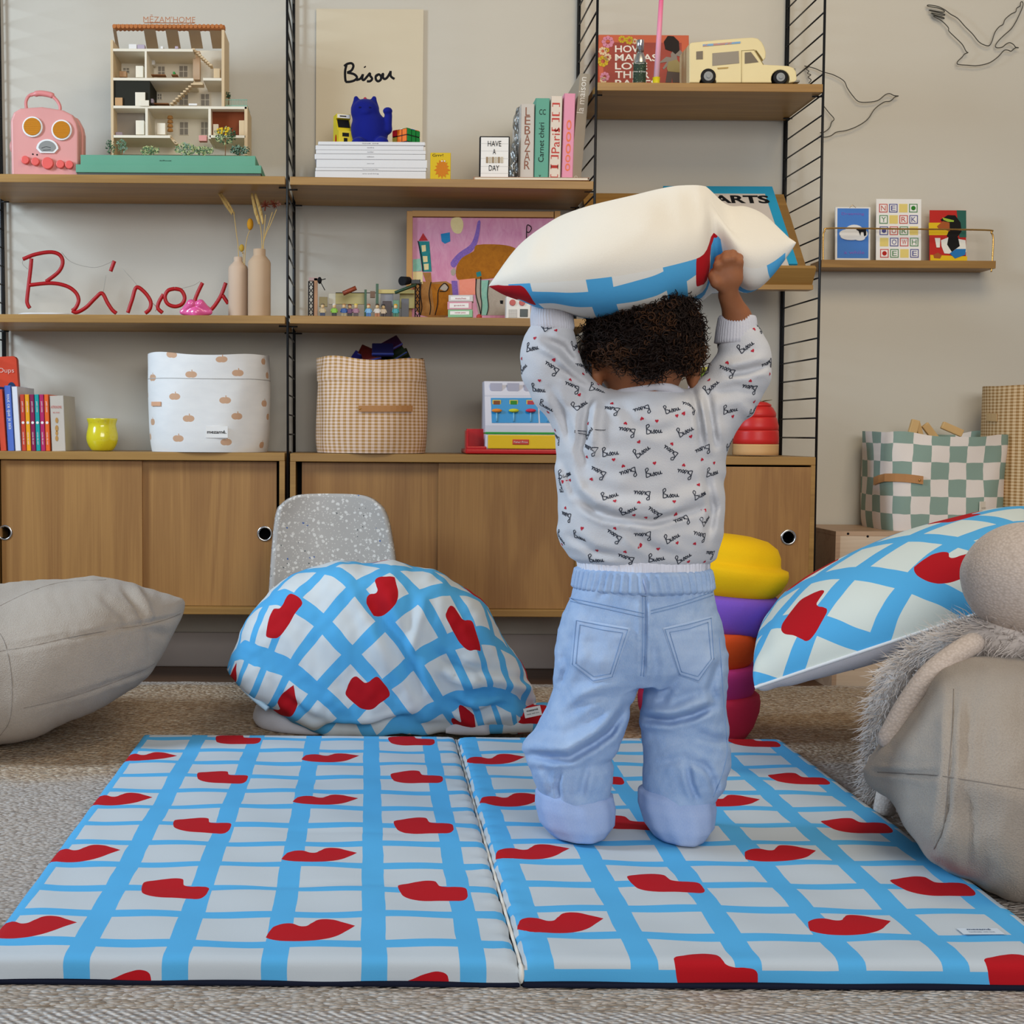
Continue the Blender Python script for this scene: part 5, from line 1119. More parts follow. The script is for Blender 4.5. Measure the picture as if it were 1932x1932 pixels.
for i,(xc,yc,w_,h_,an,dz) in enumerate(((722,660,40,8,.0,0),(700,672,34,12,-.25,1),(745,668,40,7,-.55,0),(672,676,18,10,.5,0),(735,652,44,6,-.5,2),(715,672,40,10,.1,3),(690,665,26,7,.4,1),(755,672,34,7,-.3,0))):
    e=at(xc,yc,Y-.02+.012*i); M_=Matrix.Translation(e)@Matrix.Rotation(-an*-1 if False else an*-1*-1,4,'Y')@Matrix.Rotation(.5,4,'X')
    mb=MB(); mb.box(-w_*k/2,w_*k/2,-.03,.03,-h_*k/2,h_*k/2,.002,0,M_); mb.box(-w_*k/2-.0006,w_*k/2+.0006,-.031,-.0295,h_*k*.1,h_*k*.3,.0,1,M_)
    tag(mb.done('magnetic_tile',[TB[i%5],P('tile_edge','3d4fa8',.3)]),f'{["navy","maroon","dark green","blue","plum","navy","maroon","dark green"][i]} magnetic tile poking out of the gingham basket'+(' at the '+['front','back','right','left','top','middle','upper left','far right'][i]),'magnetic tile','magnetic tiles in the gingham basket')
# cash register
Y=3.345; c=thing('toy_cash_register',(px(985,Y,800),Y+.08,ZT),'white red and yellow toy cash register beside the child','toy')
RD=P('toy_red','c4161c',.3); WT=P('toy_white','d9dae6',.35); YE=P('toy_yel','f0c60a',.35); GN=P('toy_green','199a34',.35); BL=P('toy_blue','1493d2',.35)
mb=MB(); pb(mb,879,1095,848,857,Y,.17,.003,zb=ZT+.0003); pb(mb,880,918,809,849,Y+.06,.004,.001); pb(mb,880,884,812,850,Y+.01,.06,.001); pb(mb,880,918,842,849,Y+.002,.02,.003); mb.done('base_tray',RD,c)
mb=MB(); pb(mb,916,1092,817,848.5,Y+.006,.14,.003,); mb.done('drawer_case',WT,c)
mb=MB(); pb(mb,921,1086,821,847,Y,.01,.002); d_=mb.done('drawer',YE,c)
mb=MB(); pb(mb,967,998,829,839,Y-.002,.003,.0015); T(mb,'Fisher·Price',982.5,834,Y-.0022,3.4,26,1); mb.done('badge',[P('badge_red','d04434',.4),WHITE],d_)
mb=MB(); pb(mb,916,1090,815.5,819.5,Y+.004,.14,.001); mb.done('green_trim',GN,c)
za,zb_=pz(816,Y,980),pz(720,Y+.06,980)
mb=MB(); x0,x1=px(916,Y,800),px(1090,Y,800)
pr=[(Y+.008,za),(Y+.008,pz(801,Y+.008)),(Y+.032,pz(747,Y+.032)),(Y+.032,pz(744,Y+.032)),(Y+.050,zb_),(Y+.11,zb_),(Y+.13,za)]
A=[mb.bm.verts.new((x0,y,z)) for y,z in pr]; B=[mb.bm.verts.new((x1,y,z)) for y,z in pr]; n=len(pr); mb.bm.faces.new(A); mb.bm.faces.new(B[::-1])
for i in range(n): mb.bm.faces.new((A[(i+1)%n],A[i],B[i],B[(i+1)%n]))
mb.done('housing',WT,c,recalc=True)
sl=Vector((0,.024,pz(747,Y+.032)-pz(801,Y+.008))).normalized(); nn=Vector((0,-sl.z,sl.y))
def onp(x,y):
    p0=Vector((0,Y+.008,pz(801,Y+.008))); r_=ray(x,y); s1=(p0-CAM).dot(nn)/r_.dot(nn); return CAM+r_*s1
mb=MB(); 
for q in ([(926,751),(1014,751),(1016,798),(928,798)],[(1017,751),(1080,751),(1082,798),(1019,798)]):
    a=[onp(*p)+nn*.0002 for p in q]; b=[p+nn*.001 for p in a]; A=[mb.bm.verts.new(v) for v in a]; B=[mb.bm.verts.new(v) for v in b]; mb.bm.faces.new(B)
    for i in range(4): mb.bm.faces.new((A[i],A[(i+1)%4],B[(i+1)%4],B[i]))
mb.done('blue_panel',BL,c,recalc=True)
for i,x in enumerate((937,969,1001,1033)):
    co_=[P('key_orange','f2902a',.35),P('key_yellow','d8d62a',.35),P('key_red','e0304c',.35),P('key_blue','2a5fd0',.35)][i]; cw=[P('win_brown','8a4a1a',.4),P('win_green','2c8a1c',.4),P('win_red','c2384a',.4),P('win_blue','3a4ac0',.4)][i]
    mb=MB(); p=onp(x,776); mb.sph(p+nn*.006,.0135,.006,.005,16,8); k_=mb.done('key',co_,c); mb=MB(); mb.tube([onp(x,778)+nn*.003,onp(x,796)+nn*.002],.0022,8); mb.done('key_stem',P('clear_blue','7ec4e8',.2),k_)
    mb=MB(); p=onp(x,760)+nn*.0012; mb.box(p.x-.011,p.x+.011,p.y-.0012,p.y+.0004,p.z-.007,p.z+.007,.0006); mb.box(p.x-.0085,p.x+.0085,p.y-.0018,p.y,p.z-.0052,p.z+.0052,.0004,1); mb.done('coin_window',[P('win_frame','e6cf5a',.4),cw],c)
for i in range(5):
    x=936+i*32; e=at(x,735,Y+.03); mb=MB()
    p=[(-.0155,.0),(-.0155,.018),(.0155,.018),(.0155,0),(.008,-.010),(-.004,-.010)]
    e2=at(x,736,Y+.040); mb.prism([(e2.x+a_,e2.z+b_) for a_,b_ in p],Y+.037,Y+.0405,.0005); mb.done('coin_slot',P('slot_grey','b4b3c4',.45),c)
# dark box files
Y=3.37; zz=ZT
for i,(y0,y1,lb_,m_) in enumerate(((742,857,'dark grey file box standing lowest behind the left arm',P('file_dark','3a3d42',.6)),(697,742,'mid dark drawer box above the lowest file box behind the arm',P('file_dark2','44484e',.6)),(655,697,'dark drawer box with small white print beside the hair',P('file_dark3','33373b',.6)),(634,655,'pale box resting on top of the dark file boxes',P('file_pale','b9b4ad',.6)))):
    zt=pz(y0,Y,1120); c=thing('file_box',(0.64,Y+.13,zz),lb_,'box','stacked file boxes behind the left arm'); mb=MB(); mb.box(.583,.70,Y,Y+.25,zz+.0003,zt,.002); mb.done('carton',m_,c)
    mb=MB(); zl_=(zz+zt)/2; mb.box(.5822,.583,Y+.06,Y+.14,zl_-.008,zl_+.008,.0,1); mb.text('paris' if i==2 else 'photos',Vector((.582,Y+.10,zl_)),.005,0,ax=(Vector((0,-1,0)),Vector((0,0,1))),width=.03); mb.done('label',[WHITE,P('file_label','2a2c30',.6)],c); zz=zt
# pink bottle and green tube behind the head
Y=3.44; e=at(1323,700,Y); c=thing('tube_bottle',(at(1331,700,Y).x,Y,ZT),'green leafy tube bottle with yellow cap behind the right shoulder','bottle'); X_=at(1332,700,Y).x; z1=pz(693,Y,1332)
t=Mt('leafy_print',.5); o=t.co(); t.color(t.mix(t.noise(o,120,2).gt(.5),'3f7a24','8ab04a'))
mb=MB(); mb.lathe([(.012,0),(.0135,.002),(.0135,z1-ZT-.012),(.0125,z1-ZT-.008)],(X_,Y,ZT),24); mb.done('body',t.m,c); mb=MB(); mb.lathe([(.0130,z1-ZT-.009),(.0130,z1-ZT)],(X_,Y,ZT),24); mb.done('cap',P('cap_yellow','cfd05a',.4),c)
Y=3.42; X_=at(1310,720,Y).x; z1=pz(680,Y,1312); c=thing('cone_bottle',(X_,Y,ZT),'pale pink pointed bottle just right of the ear','bottle'); mb=MB(); mb.lathe([(.026,0),(.028,.003),(.022,(z1-ZT)*.5),(.012,(z1-ZT)*.85),(.0085,z1-ZT-.002),(.006,z1-ZT)],(X_,Y,ZT),28); mb.done('body',P('pale_pink','e7cfd6',.4),c)
mb=MB(); mb.lathe([(.0232,(z1-ZT)*.42),(.0222,(z1-ZT)*.5)],(X_,Y,ZT),28,capb=False,capt=False); mb.done('band',P('pink_band','e27a94',.4),c)
# strawberry stacker
Y=3.43; e=at(1425,858,Y); k=Y/FP; c=thing('stacking_toy',(e.x,Y,ZT),'red wooden ring stacking toy shaped like a strawberry','stacking toy')
ys=[859,838,812,787,767,758,752]; rr=[42,42,41,36,27,14]; zz=ZT
for i in range(5):
    z0=pz(ys[i],Y,1425) if i else ZT; z1=pz(ys[i+1],Y,1425); r0,r1=rr[i]*k,rr[i+1]*k
    if i==0: r1=r0
    mb=MB(); mb.lathe([(r0*.97,0),(r0*1.0,.0012),(r0,(z1-z0)*.35),(r1+ (r0-r1)*.35,(z1-z0)*.85),(r1*1.0,(z1-z0)-.0004)],(e.x,Y,z0+.0004),40); mb.done('wooden_base' if i==0 else 'ring',P('pale_wood','d3a873',.5) if i==0 else P('ring_red','cf2a26',.4),c)
t1=at(1440,757,Y)
mb=MB(); mb.lathe([(14*k,0),(7*k,.010),(2*k,.013)],(e.x,Y,pz(767,Y,1425)),24); mb.done('tip',P('ring_red','cf2a26',.4),c)
mb=MB()
for i in range(5):
    a_=-.3+i*1.25; d=Vector((cos(a_),sin(a_)*.8,0)); p=Vector((e.x,Y,pz(760,Y,1425))); q=Vector((-d.y,d.x,0)); L=.026 if i else .040
    vs=[mb.bm.verts.new(v) for v in (p,p+d*L*.5+q*.008+Vector((0,0,.006)),p+d*L+Vector((0,0,.008)),p+d*L*.5-q*.008+Vector((0,0,.006)))]; mb.bm.faces.new(vs)
mb.tube([e+Vector((0,0,pz(762,Y,1425)-e.z)),e+Vector((.006,0,pz(750,Y,1425)-e.z))],.002,6); mb.done('felt_leaf',P('felt_green','6f6a3c',.8),c,solid=.001)
# ================= right side: crate, baskets
Yc=3.36; zt=at(1650,1003,Yc).z
c=thing('wooden_crate',(at(1720,1150,Yc).x,Yc+.12,0.0),'pale plywood crate carrying the sage check basket','crate')
PLY=wood('plywood',0,'a07e64','c9ab8c',1.2); PLY2=wood('plywood_light',0,'c4ab90','ddc8ae',1.2)
x0,x1=at(1573,1150,Yc).x,at(1990,1150,Yc).x; xm=at(1627,1150,Yc).x
mb=MB(); mb.box(x0,x1,Yc,YW-.015,zt-.012,zt,.001); mb.box(x0,x0+.012,Yc,YW-.015,0,zt-.012); mb.box(x1-.012,x1,Yc,YW-.015,0,zt-.012); mb.done('body',PLY,c)
mb=MB(); mb.box(x0+.012,x1-.012,Yc,Yc+.012,0,zt-.012); 
mb.done('front_panel',PLY2,c)
for x_,y_ in ((1600,1007),(1637,1012),(1652,1036),(1610,1262),(1648,1275),(1658,1262),(1700,1050),(1635,1240)):
    e=at(x_,y_,Yc); mb=MB(); mb.prism(disc(e.x,e.z,.0032,10),Yc-.0006,Yc+.0006); mb.done('peg_hole',INK,c)
# sage check basket
t=Mt('sage_check',.85); uv=t.co('UV'); u,v,_=t.xyz(uv); n1=t.noise(uv,1.2,1)
a=((u+(n1-.5)*.12).fl()+(v+(n1-.5)*.12).fl())*.5; s_=a.fr().gt(.25); t.color(t.mix(s_,'e5dad0','8a9f92')); t.bump(t.noise(t.co(),600,1),.2,.001); SAGE=t.m
Y=3.50; c0=at(1753,1000,Y); k=Y/FP; RX=115*k; H_=at(1753,818,Y-.08).z-zt; c=thing('storage_basket',(c0.x,Y,zt),'sage and cream check fabric basket on the plywood crate','basket')
_,f=bask(c0.x,Y,RX,RX*.86,H_,SAGE,(22.6,5.62),zt,c,.004,sq=3.6)
L_=[fsurf(f,x,y,zt,H_,c0.x,Y,.003) for x,y in ((1651,908),(1660,904),(1672,901),(1690,901),(1710,902),(1728,904),(1742,906))]; strap(c,L_,.021,.0022,TAN)
mb=MB(); p=L_[-1]; mb.sph(p+Vector((-.010,-.003,0)),.003,.002,.003,10,6); mb.done('rivet',BR,c)
mb=MB(); e=fsurf(f,1854,957,zt,H_,c0.x,Y,.002); M_=Matrix.Translation(e)@Matrix.Rotation(.55,4,'Z'); mb.box(-.016,.016,-.0008,.0008,-.015,.015,0,0,M_); mb.text('NOBO',(0,-.001,-.002),.004,1,width=.018,M=M_); mb.done('label',[P('label_cream','e6dccb',.7),P('label_print','a59a8c',.7)],c)
for i,(x,y,an,w_,h_) in enumerate(((1724,806,.25,.022,.10),(1733,808,-.3,.014,.08),(1758,812,.9,.05,.02),(1798,806,.4,.06,.02))):
    e=at(x,y,Y+.01*i); mb=MB(); mb.box(-w_/2,w_/2,-.006,.006,-h_*.8,h_*.2,.002,0,Matrix.Translation(e)@Matrix.Rotation(an,4,'Y')); tag(mb.done('wooden_stick',P('stick_wood','d6b17a',.6)),['upright wooden stick poking from the sage check basket','tilted wooden stick leaning on the upright one','short wooden piece near the middle of the basket rim','flat wooden piece at the right of the basket rim'][i],'wooden stick','wooden pieces in the sage basket')
# tall gingham basket at the right edge
Y=3.47; c0=at(1960,960,Y); z0_=at(1960,1000,Y).z; k=Y/FP; H_=at(1910,728,Y-.1).z-zt; c=thing('storage_basket',(c0.x,Y,zt),'tall brown gingham basket cut by the right edge of the photo','basket')
G2_=gingham('gingham_brown',60,46,'d9bd94','9a7444'); _,f=bask(c0.x,Y,104*k,100*k,H_,G2_,(1,1),zt,c,.002,sq=2.1)
L_=[fsurf(f,x,y,zt,H_,c0.x,Y,.002) for x,y in ((1861,786),(1866,787),(1874,788),(1883,788))]; strap(c,L_,.021,.002,P('leather_beige','c2a274',.6))
# ================= terrazzo child's chair
Yk=3.20
c=thing('child_chair',(at(630,1380,Yk).x,Yk-.12,.012),'speckled grey recycled plastic child chair behind the check quilt','chair')
t=Mt('terrazzo',.38); o0=t.co(); nx=t.noise(o0,120,2,out=1); o=(lambda n:(t.nt.links.new(o0,n.inputs[0]),t.nt.links.new(nx.o,n.inputs[1]),setattr(n,'operation','MULTIPLY_ADD'),n.inputs[2],n)[-1])(t.nt.nodes.new('ShaderNodeVectorMath'))
t.nt.links.new(o0,o.inputs[2]); o.inputs[0].default_value=(0,0,0); t.nt.links.remove(o.inputs[0].links[0]); o.inputs[0].default_value=(.008,.008,.008); o=o.outputs[0]; b1=t.mix(t.noise(o0,9,2),'aaa8a4','c2bfba'); f1=t.vor(o,85); f2=t.vor(o,75); col_=t.vor(o,85,1); cs=t.xyz(col_.o)[0]
sp=f1.lt(.34)*cs.gt(.35); sp2=f2.lt(.17); cs2=t.xyz(t.vor(o,75,1).o)[1]
c1=t.mix(sp,b1,'e2e1dc'); c1=t.mix(t.vor(o,190).lt(.30)*t.xyz(t.vor(o,190,1).o)[2].gt(.55),c1,'d8d6d0'); c1=t.mix(sp2*cs2.gt(.75),c1,'5c6466'); c1=t.mix(sp2*cs2.lt(.12),c1,'3f62a8'); t.color(c1); TER=t.m
sil=[(504,1180),(508,1120),(513,1040),(518,990),(524,958),(535,942),(555,935),(600,933),(650,933),(695,936),(718,950),(732,980),(742,1030),(748,1080),(752,1180)]
ol=[at(x,y,Yk) for x,y in sil]; ol=cat([tuple(v) for v in ol],4)
# curved shell: bend the outline back in Y
mb=MB(); xs=[p[0] for p in ol]; xc=(min(xs)+max(xs))/2; hw=(max(xs)-min(xs))/2; zt2=max(p[2] for p in ol); zb2=min(p[2] for p in ol)
L=[p for p in ol if True]
def side(z,sg):
    # intersect outline at height z
    best=None
    for p,q in zip(ol,ol[1:]):
        if (p[2]-z)*(q[2]-z)<=0 and abs(p[2]-q[2])>1e-9:
            x=p[0]+(q[0]-p[0])*(z-p[2])/(q[2]-p[2])
            if sg*(x-xc)>0 and (best is None or abs(x-xc)>abs(best-xc)): best=x
    return best if best is not None else xc
def shell(u,v):
    w_=2*u-1; zt_=zt2-.030*abs(w_)**7-.004*w_*w_; z=zb2+(zt_-zb2)*v
    zz=min(z,zt2-.035); xl_,xr_=side(zz,-1),side(zz,1); m_=(xl_+xr_)/2; h_=(xr_-xl_)/2
    if z>zt2-.06: h_*=1-.10*((z-(zt2-.06))/.06)**2
    return (m_+h_*w_,Yk+.03*(1-w_*w_)+.03*(z-zb2),z)
mb.grid(shell,30,40); mb.done('backrest',TER,c,solid=.014)
mb=MB(); zs=zb2+.012; mb.prism([(0,0),(0,.1),(.1,.1)],0,.1); mb.bm.clear()
sx0,sx1=side(zb2+.02,-1)-.005,side(zb2+.02,1)+.005
mb.box(sx0,sx1,Yk-.19,Yk+.04,zs-.014,zs+.004,.006,seg=3,smooth=True); mb.done('seat',TER,c)
for X in (sx0+.03,sx1-.03):
    for Yl in (Yk-.16,Yk+.01):
        mb=MB(); mb.tube([(X,Yl,zs-.012),(X+(.012 if X>xc else -.012),Yl+(.01 if Yl>Yk-.1 else -.01),.0136)],[.018,.012],16); mb.done('leg',TER,c)
# ================= stacking foam stones
stones=[(1322,1340,.128,'f0','c22a4c','foam_coral','coral red foam stepping stone at the bottom of the tower',0,0),(1318,0,.126,'','c03a86','foam_pink','magenta pink foam stepping stone second from the bottom',0,.02),(1315,0,.124,'','e2541f','foam_orange','orange foam stepping stone in the middle of the tower',0,-.02),(1335,0,.122,'','7d55c0','foam_purple','purple foam stepping stone below the yellow one',.06,0),(1352,0,.122,'','f0bd08','foam_yellow','yellow foam stepping stone topping the tower',.11,.0)]
Ys=2.80; ybs=[1380,1320,1258,1190,1128]; zt_s=[1306,1252,1188,1122,1014]; xr=[1433,1430,1428,1462,1475]
for i,(xc_,_,R_,_,h_,nm,lb_,tx,ty) in enumerate(stones):
    m_=P(nm,h_,.8,var=.03,bump=.5,bs=700); rr=.130 if i<3 else .124; X_=at(xr[i],1200,Ys).x-rr; z0=max(.0125,at(1320,ybs[i],Ys).z) ; z1=at(1320,zt_s[i],Ys).z; H_=z1-z0
    if i==0: z0=.0122; H_=z1-z0
    c=thing('stepping_stone',(X_,Ys,z0),lb_,'stepping stone','foam stepping stones in the tower'); mb=MB()
    h1=H_ if i<4 else .072
    if i<4: prof=[(rr*.72,0),(rr*.80,.002),(rr*.90,h1*.25),(rr*.985,h1*.62),(rr,h1*.85),(rr*.985,h1*1.0),(rr*.93,h1*1.06),(rr*.6,h1*1.10)]
    else: prof=[(rr*.66,0),(rr*.72,.004),(rr*.90,.028),(rr*.99,.052),(rr*1.0,.064),(rr*.98,.074),(rr*.86,.078),(rr*.845,.084),(rr*.83,.10),(rr*.76,.118),(rr*.58,.132),(rr*.3,.138),(rr*.05,.139)]
    mb.lathe(prof,(0,0,0),56); M_=Matrix.Translation((X_,Ys,z0))@Matrix.Rotation(tx*1.0,4,'Y')@Matrix.Rotation(-.0,4,'X'); mb.bm.transform(M_); mb.done('foam_body',m_,c)
# ================= play mat of two padded panels
CHK=check('check_lips',cream='bfc8ce',wob=.028,bw=.735,bh=.755,av=-.16)
CHK2=check('check_lips_right',cream='bfc8ce',wob=.028,bw=.735,bh=.755,av=-.10)
RM=.012
def matpanel(x0,x1,y0,y1,z0,z1,u0,pu,m_,par,ph,pv=.0952,y1c=1.866):
    W=x1-x0; D=y1-y0; h=z1-z0; ex=h-RM+RM*pi/2
    def wrap(s_,a,b):  # s_: arc coordinate with flat part [a+RM, b-RM]
        if s_<a+RM:
            d=a+RM-s_
            if d<RM*pi/2: an=d/RM; return a+RM-RM*sin(an),RM*(1-cos(an))
            return a,RM+(d-RM*pi/2)
        if s_>b-RM:
            d=s_-(b-RM)
            if d<RM*pi/2: an=d/RM; return b-RM+RM*sin(an),RM*(1-cos(an))
            return b,RM+(d-RM*pi/2)
        return s_,0
    lo_x,hi_x=x0+RM-ex,x1-RM+ex; lo_y,hi_y=y0+RM-ex,y1-RM+ex
    def arr(lo,hi,n):
        k=6; a=[lo+(2*RM+.006)*i/k for i in range(k)]; b=[hi-(2*RM+.006)*i/k for i in range(k)][::-1]; m_=np.linspace(lo+2*RM+.006,hi-2*RM-.006,n-2*k+1+0); return a+list(m_)+b
    NX,NY=90,140; ax_,ay_=arr(lo_x,hi_x,NX),arr(lo_y,hi_y,NY); NX=len(ax_)-1; NY=len(ay_)-1
    def f(u,v):
        sx,sy=ax_[round(u*NX)],ay_[round(v*NY)]; X,dx=wrap(sx,x0,x1); Y,dy=wrap(sy,y0,y1)
        und=.0016*sin(X*13+ph)*sin(Y*17-ph)+.0010*sin(X*41+Y*23+ph)+.0007*sin(X*9-Y*61)
        # soft puckers across the panel
        und-=.0035*math.exp(-((Y-1.74-.10*(X+.1))/.012)**2)*math.exp(-((X+.10-.02*ph)/.16)**2)+.002*math.exp(-((Y-1.98+.1*X)/.010)**2)*math.exp(-((X+.02)/.2)**2)
        edge=min(1,max(0,(min(X-x0,x1-X,Y-y0,y1-Y))/.04)); pk=(.0022*sin(Y*150+ph)+.0012*sin(Y*83))*max(0,1-abs(X-(x1 if ph<1 else x0))/.03)
        z=z1-max(dx,dy)+und*edge+pk*(max(dx,dy)<h*.8)
        k=min(1,max(dx,dy)/h); X+=.002*sin(Y*47)*k*(1 if dx>0 else 0); return (X,Y+(.0015*sin(X*31)*k if dy>0 else 0),max(z,z0))
    mb=MB(); mb.grid(f,NX,NY,uvf=lambda u,v:((ax_[round(u*NX)]-u0)/pu+.2,(ay_[round(v*NY)]-y1c)/pv+.34))
    mb.bm.faces.new
    return mb.done('padded_panel',m_,par)
c=thing('play_mat',(.19,2.04,.012),'folding padded play mat with blue check and red lips on the rug','play mat')
z0,z1=.0145,.044; yF0,yB0=atz(600,1811,z1).y,2.628
matpanel(-.457,.1815,yF0,yB0,z0,z1,-.0665,.1163,CHK,c,.3,.0954,1.866)
matpanel(.1865,.849,yF0+.002,yB0-.004,z0,z1,.2475,.1222,CHK2,c,2.1,.0923,1.885)
NAVY=P('navy_underside','10162a',.85)
for a,b in ((-.460,.183),(.185,.852)):
    mb=MB(); mb.box(a,b,yF0-.003,yB0+.002,.0121,.0190,.003,smooth=True); mb.done('underside',NAVY,c)
mb=MB(); a_=atz(990,1837,.03); mb.sph((.184,yF0+.004,.028),.004,.012,.012,12,8); mb.tube([(.184,yF0+.01,.036),(.184,2.1,.0335),(.184,yB0-.01,.036)],.0022,6); mb.done('hinge_seam',P('hinge_cream','e2e0d8',.85),c)
e=atz(1850,1757,z1+.0018); rt=Vector((1,.02,0)).normalized(); up=Vector((-.02,1,0)).normalized()
mb=MB(); q=[e+rt*a+up*b for a,b in ((-.026,-.010),(.026,-.010),(.026,.010),(-.026,.010))]; mb.bm.faces.new([mb.bm.verts.new(v) for v in q]); mb.text('mezamé',e+up*.005+Vector((0,0,.0003)),.0042,1,ax=(rt,up),width=.03,off=.02); mb.text('handmade with love',e-up*.003+Vector((0,0,.0003)),.003,1,ax=(rt,up),width=.032); mb.done('sewn_label',[P('label_paleblue','cfdbe6',.8),P('navy','1f3a5f',.6)],c)
# ================= heaps built from cross-sections
def interp(cols,x):
    xs=[q[0] for q in cols]; return [float(np.interp(x,xs,[q[k] for q in cols])) for k in range(1,len(cols[0]))]
def smooth_cols(cols,n=64):
    c_=cat([tuple(map(float,q)) for q in cols],10); xs=[q[0] for q in c_]; o=np.argsort(xs); c_=[c_[i] for i in o]; 
    x0,x1=cols[0][0],cols[-1][0]; out=[]
    for i in range(n+1):
        t_=.5-.5*cos(pi*i/n); t_=.6*t_+.4*i/n; x=x0+(x1-x0)*t_; out.append([x]+interp(c_,x))
    return out
def mound(cols,mats,name,par,nv=90,ex=.8,disp=None,uvf=None,zmin=.0135,n=80,matfn=None,sub=0):
    cc=smooth_cols(cols,n); P_=np.zeros((n+1,nv,3)); 
    for i,(x,yt,yb,Yc,D) in enumerate(cc):
        zt=at(x,yt,Yc).z; zb=at(x,yb,Yc-.5*D).z; zb=min(zb,zt-.001);  zc=(zt+zb)/2; h=(zt-zb)/2
        for j in range(nv):
            a=2*pi*j/nv-pi/2; ca,sa=cos(a),sin(a); y=Yc-D*(abs(ca)**ex)*(1 if ca>0 else -1); z=zc+h*(abs(sa)**ex)*(1 if sa>0 else -1)
            P_[i,j]=((x-PX)*y/FP*1.003,y,z)
    du=np.gradient(P_,axis=0); dv=np.roll(P_,-1,1)-np.roll(P_,1,1); N=np.cross(du,dv); N/=np.linalg.norm(N,axis=2)[...,None]+1e-12
    ctr=P_.mean(axis=1,keepdims=True); s_=np.sign(((P_-ctr)*N).sum(-1,keepdims=True)); s_[s_==0]=1; N*=s_
    P0_=P_.copy()
    if disp is not None:
        q=P_-np.array(CAM); R_,U_,F_=np.array(_R),np.array(_U),np.array(_F); d=q@F_; sx=PX+FP*(q@R_)/d; sy=PY-FP*(q@U_)/d
        w=np.clip(-N[...,1]*1.5+.3,0,1)
        P_=P_+N*(disp(P_,sx,sy)*1.0)[...,None]
    P_[...,2]=np.maximum(P_[...,2],zmin)
    PD=P_; P_=P0_
    arc=np.zeros((n+1,nv+1)); 
    for j in range(nv): arc[:,j+1]=arc[:,j]+np.linalg.norm(P_[:,(j+1)%nv]-P_[:,j],axis=1)
    # arc measured from the top
    top=nv//2; al=np.zeros(n+1)
    for i in range(1,n+1): al[i]=al[i-1]+np.linalg.norm(P_[i,top-8:top+8].mean(0)-P_[i-1,top-8:top+8].mean(0))
    P_=PD; V=P_.reshape(-1,3); F_=[];UV=[];MI=[]
    for i in range(n):
        for j in range(nv):
            jj=(j+1)%nv; F_.append((i*nv+j,(i+1)*nv+j,(i+1)*nv+jj,i*nv+jj))
            if uvf: 
                for a,b in ((i,j),(i+1,j),(i+1,j+1),(i,j+1)): UV.append(uvf(al[a],arc[a,b]-arc[a,top],P_[a,b%nv]))
            if matfn: MI.append(matfn(i/n,j/nv,P_[i,j]))
    o=mesh_np(name,V,F_,mats,par,uv=UV if uvf else None,mi=MI if matfn else None); return o,P_
def wn(x,y,L,seed):
    g=np.random.default_rng(seed); s_=0
    for k in range(9):
        a=g.uniform(0,6.283); f_=6.283/L*g.uniform(.6,1.5); s_=s_+np.sin((x*cos(a)+y*sin(a))*f_+g.uniform(0,6.283))
    return s_/3
def creases(lst):
    """lst: (polyline of photo points, amplitude m, width px)"""
    def f(P_,sx,sy):
        d=np.zeros(sx.shape)
        for pts,amp,wd in lst:
            best=np.full(sx.shape,1e9); L=len(pts)-1
            fade=np.zeros(sx.shape)
            for k_ in range(L):
                a=np.array(pts[k_],float); b=np.array(pts[k_+1],float); ab=b-a; t_=np.clip(((sx-a[0])*ab[0]+(sy-a[1])*ab[1])/(ab@ab),0,1)
                dd=np.hypot(sx-a[0]-t_*ab[0],sy-a[1]-t_*ab[1]); m_=dd<best; best=np.where(m_,dd,best); fade=np.where(m_,(k_+t_)/L,fade)
            e=np.exp(-(best/wd)**2)-.45*np.exp(-((best-1.8*wd)/wd)**2)
            d+=amp*e*np.clip(np.sin(np.pi*np.clip(fade*.9+.05,0,1))*1.5,0,1)
        front=P_[...,1]<np.median(P_[...,1])+10
        return d
    return f
def rot2(u,v,a,s,ox=0,oy=0): return ((u*cos(a)-v*sin(a))/s+ox,(u*sin(a)+v*cos(a))/s+oy)
# quilt
c=thing('quilt',(.02,2.8,.0125),'crumpled blue check quilt with red lips heaped against the speckled chair','quilt')
qc=[(430,1250,1262,2.78,.01),(438,1226,1278,2.78,.05),(455,1190,1300,2.78,.08),(482,1150,1328,2.78,.10),(520,1110,1352,2.79,.12),(560,1083,1375,2.80,.14),(620,1066,1390,2.80,.155),(700,1060,1392,2.80,.16),(780,1066,1392,2.80,.16),(845,1090,1390,2.80,.155),(900,1128,1388,2.79,.14),(945,1190,1386,2.78,.12),(980,1250,1384,2.77,.09),(1005,1300,1380,2.77,.05),(1022,1338,1368,2.77,.02)]
fq=creases([([(700,1120),(735,1190),(775,1260),(800,1330)],-.016,13),([(660,1110),(690,1180),(745,1290)],.006,12),([(800,1120),(790,1180),(770,1240)],.008,10),([(850,1120),(900,1200),(930,1260)],-.004,10),([(826,1235),(860,1262),(905,1268)],-.014,9),([(826,1255),(880,1290),(960,1282)],.014,12),([(790,1350),(700,1372),(600,1378)],-.012,8),([(840,1320),(900,1350),(960,1330)],-.012,9),([(600,1250),(640,1330),(700,1370)],.006,16),([(940,1290),(990,1300),(1010,1330)],.010,9),([(520,1300),(580,1350),(640,1375)],-.006,9),([(540,1150),(600,1240),(650,1330)],-.004,14),([(560,1386),(660,1384),(760,1372),(860,1380)],.010,6)])
def qd(P_,sx,sy): return fq(P_,sx,sy)+wn(sx,sy,120,1)*.004+wn(sx,sy,34,2)*.0009
CHQ=check('check_quilt',cream='cfd7da',bw=.69,bh=.69)
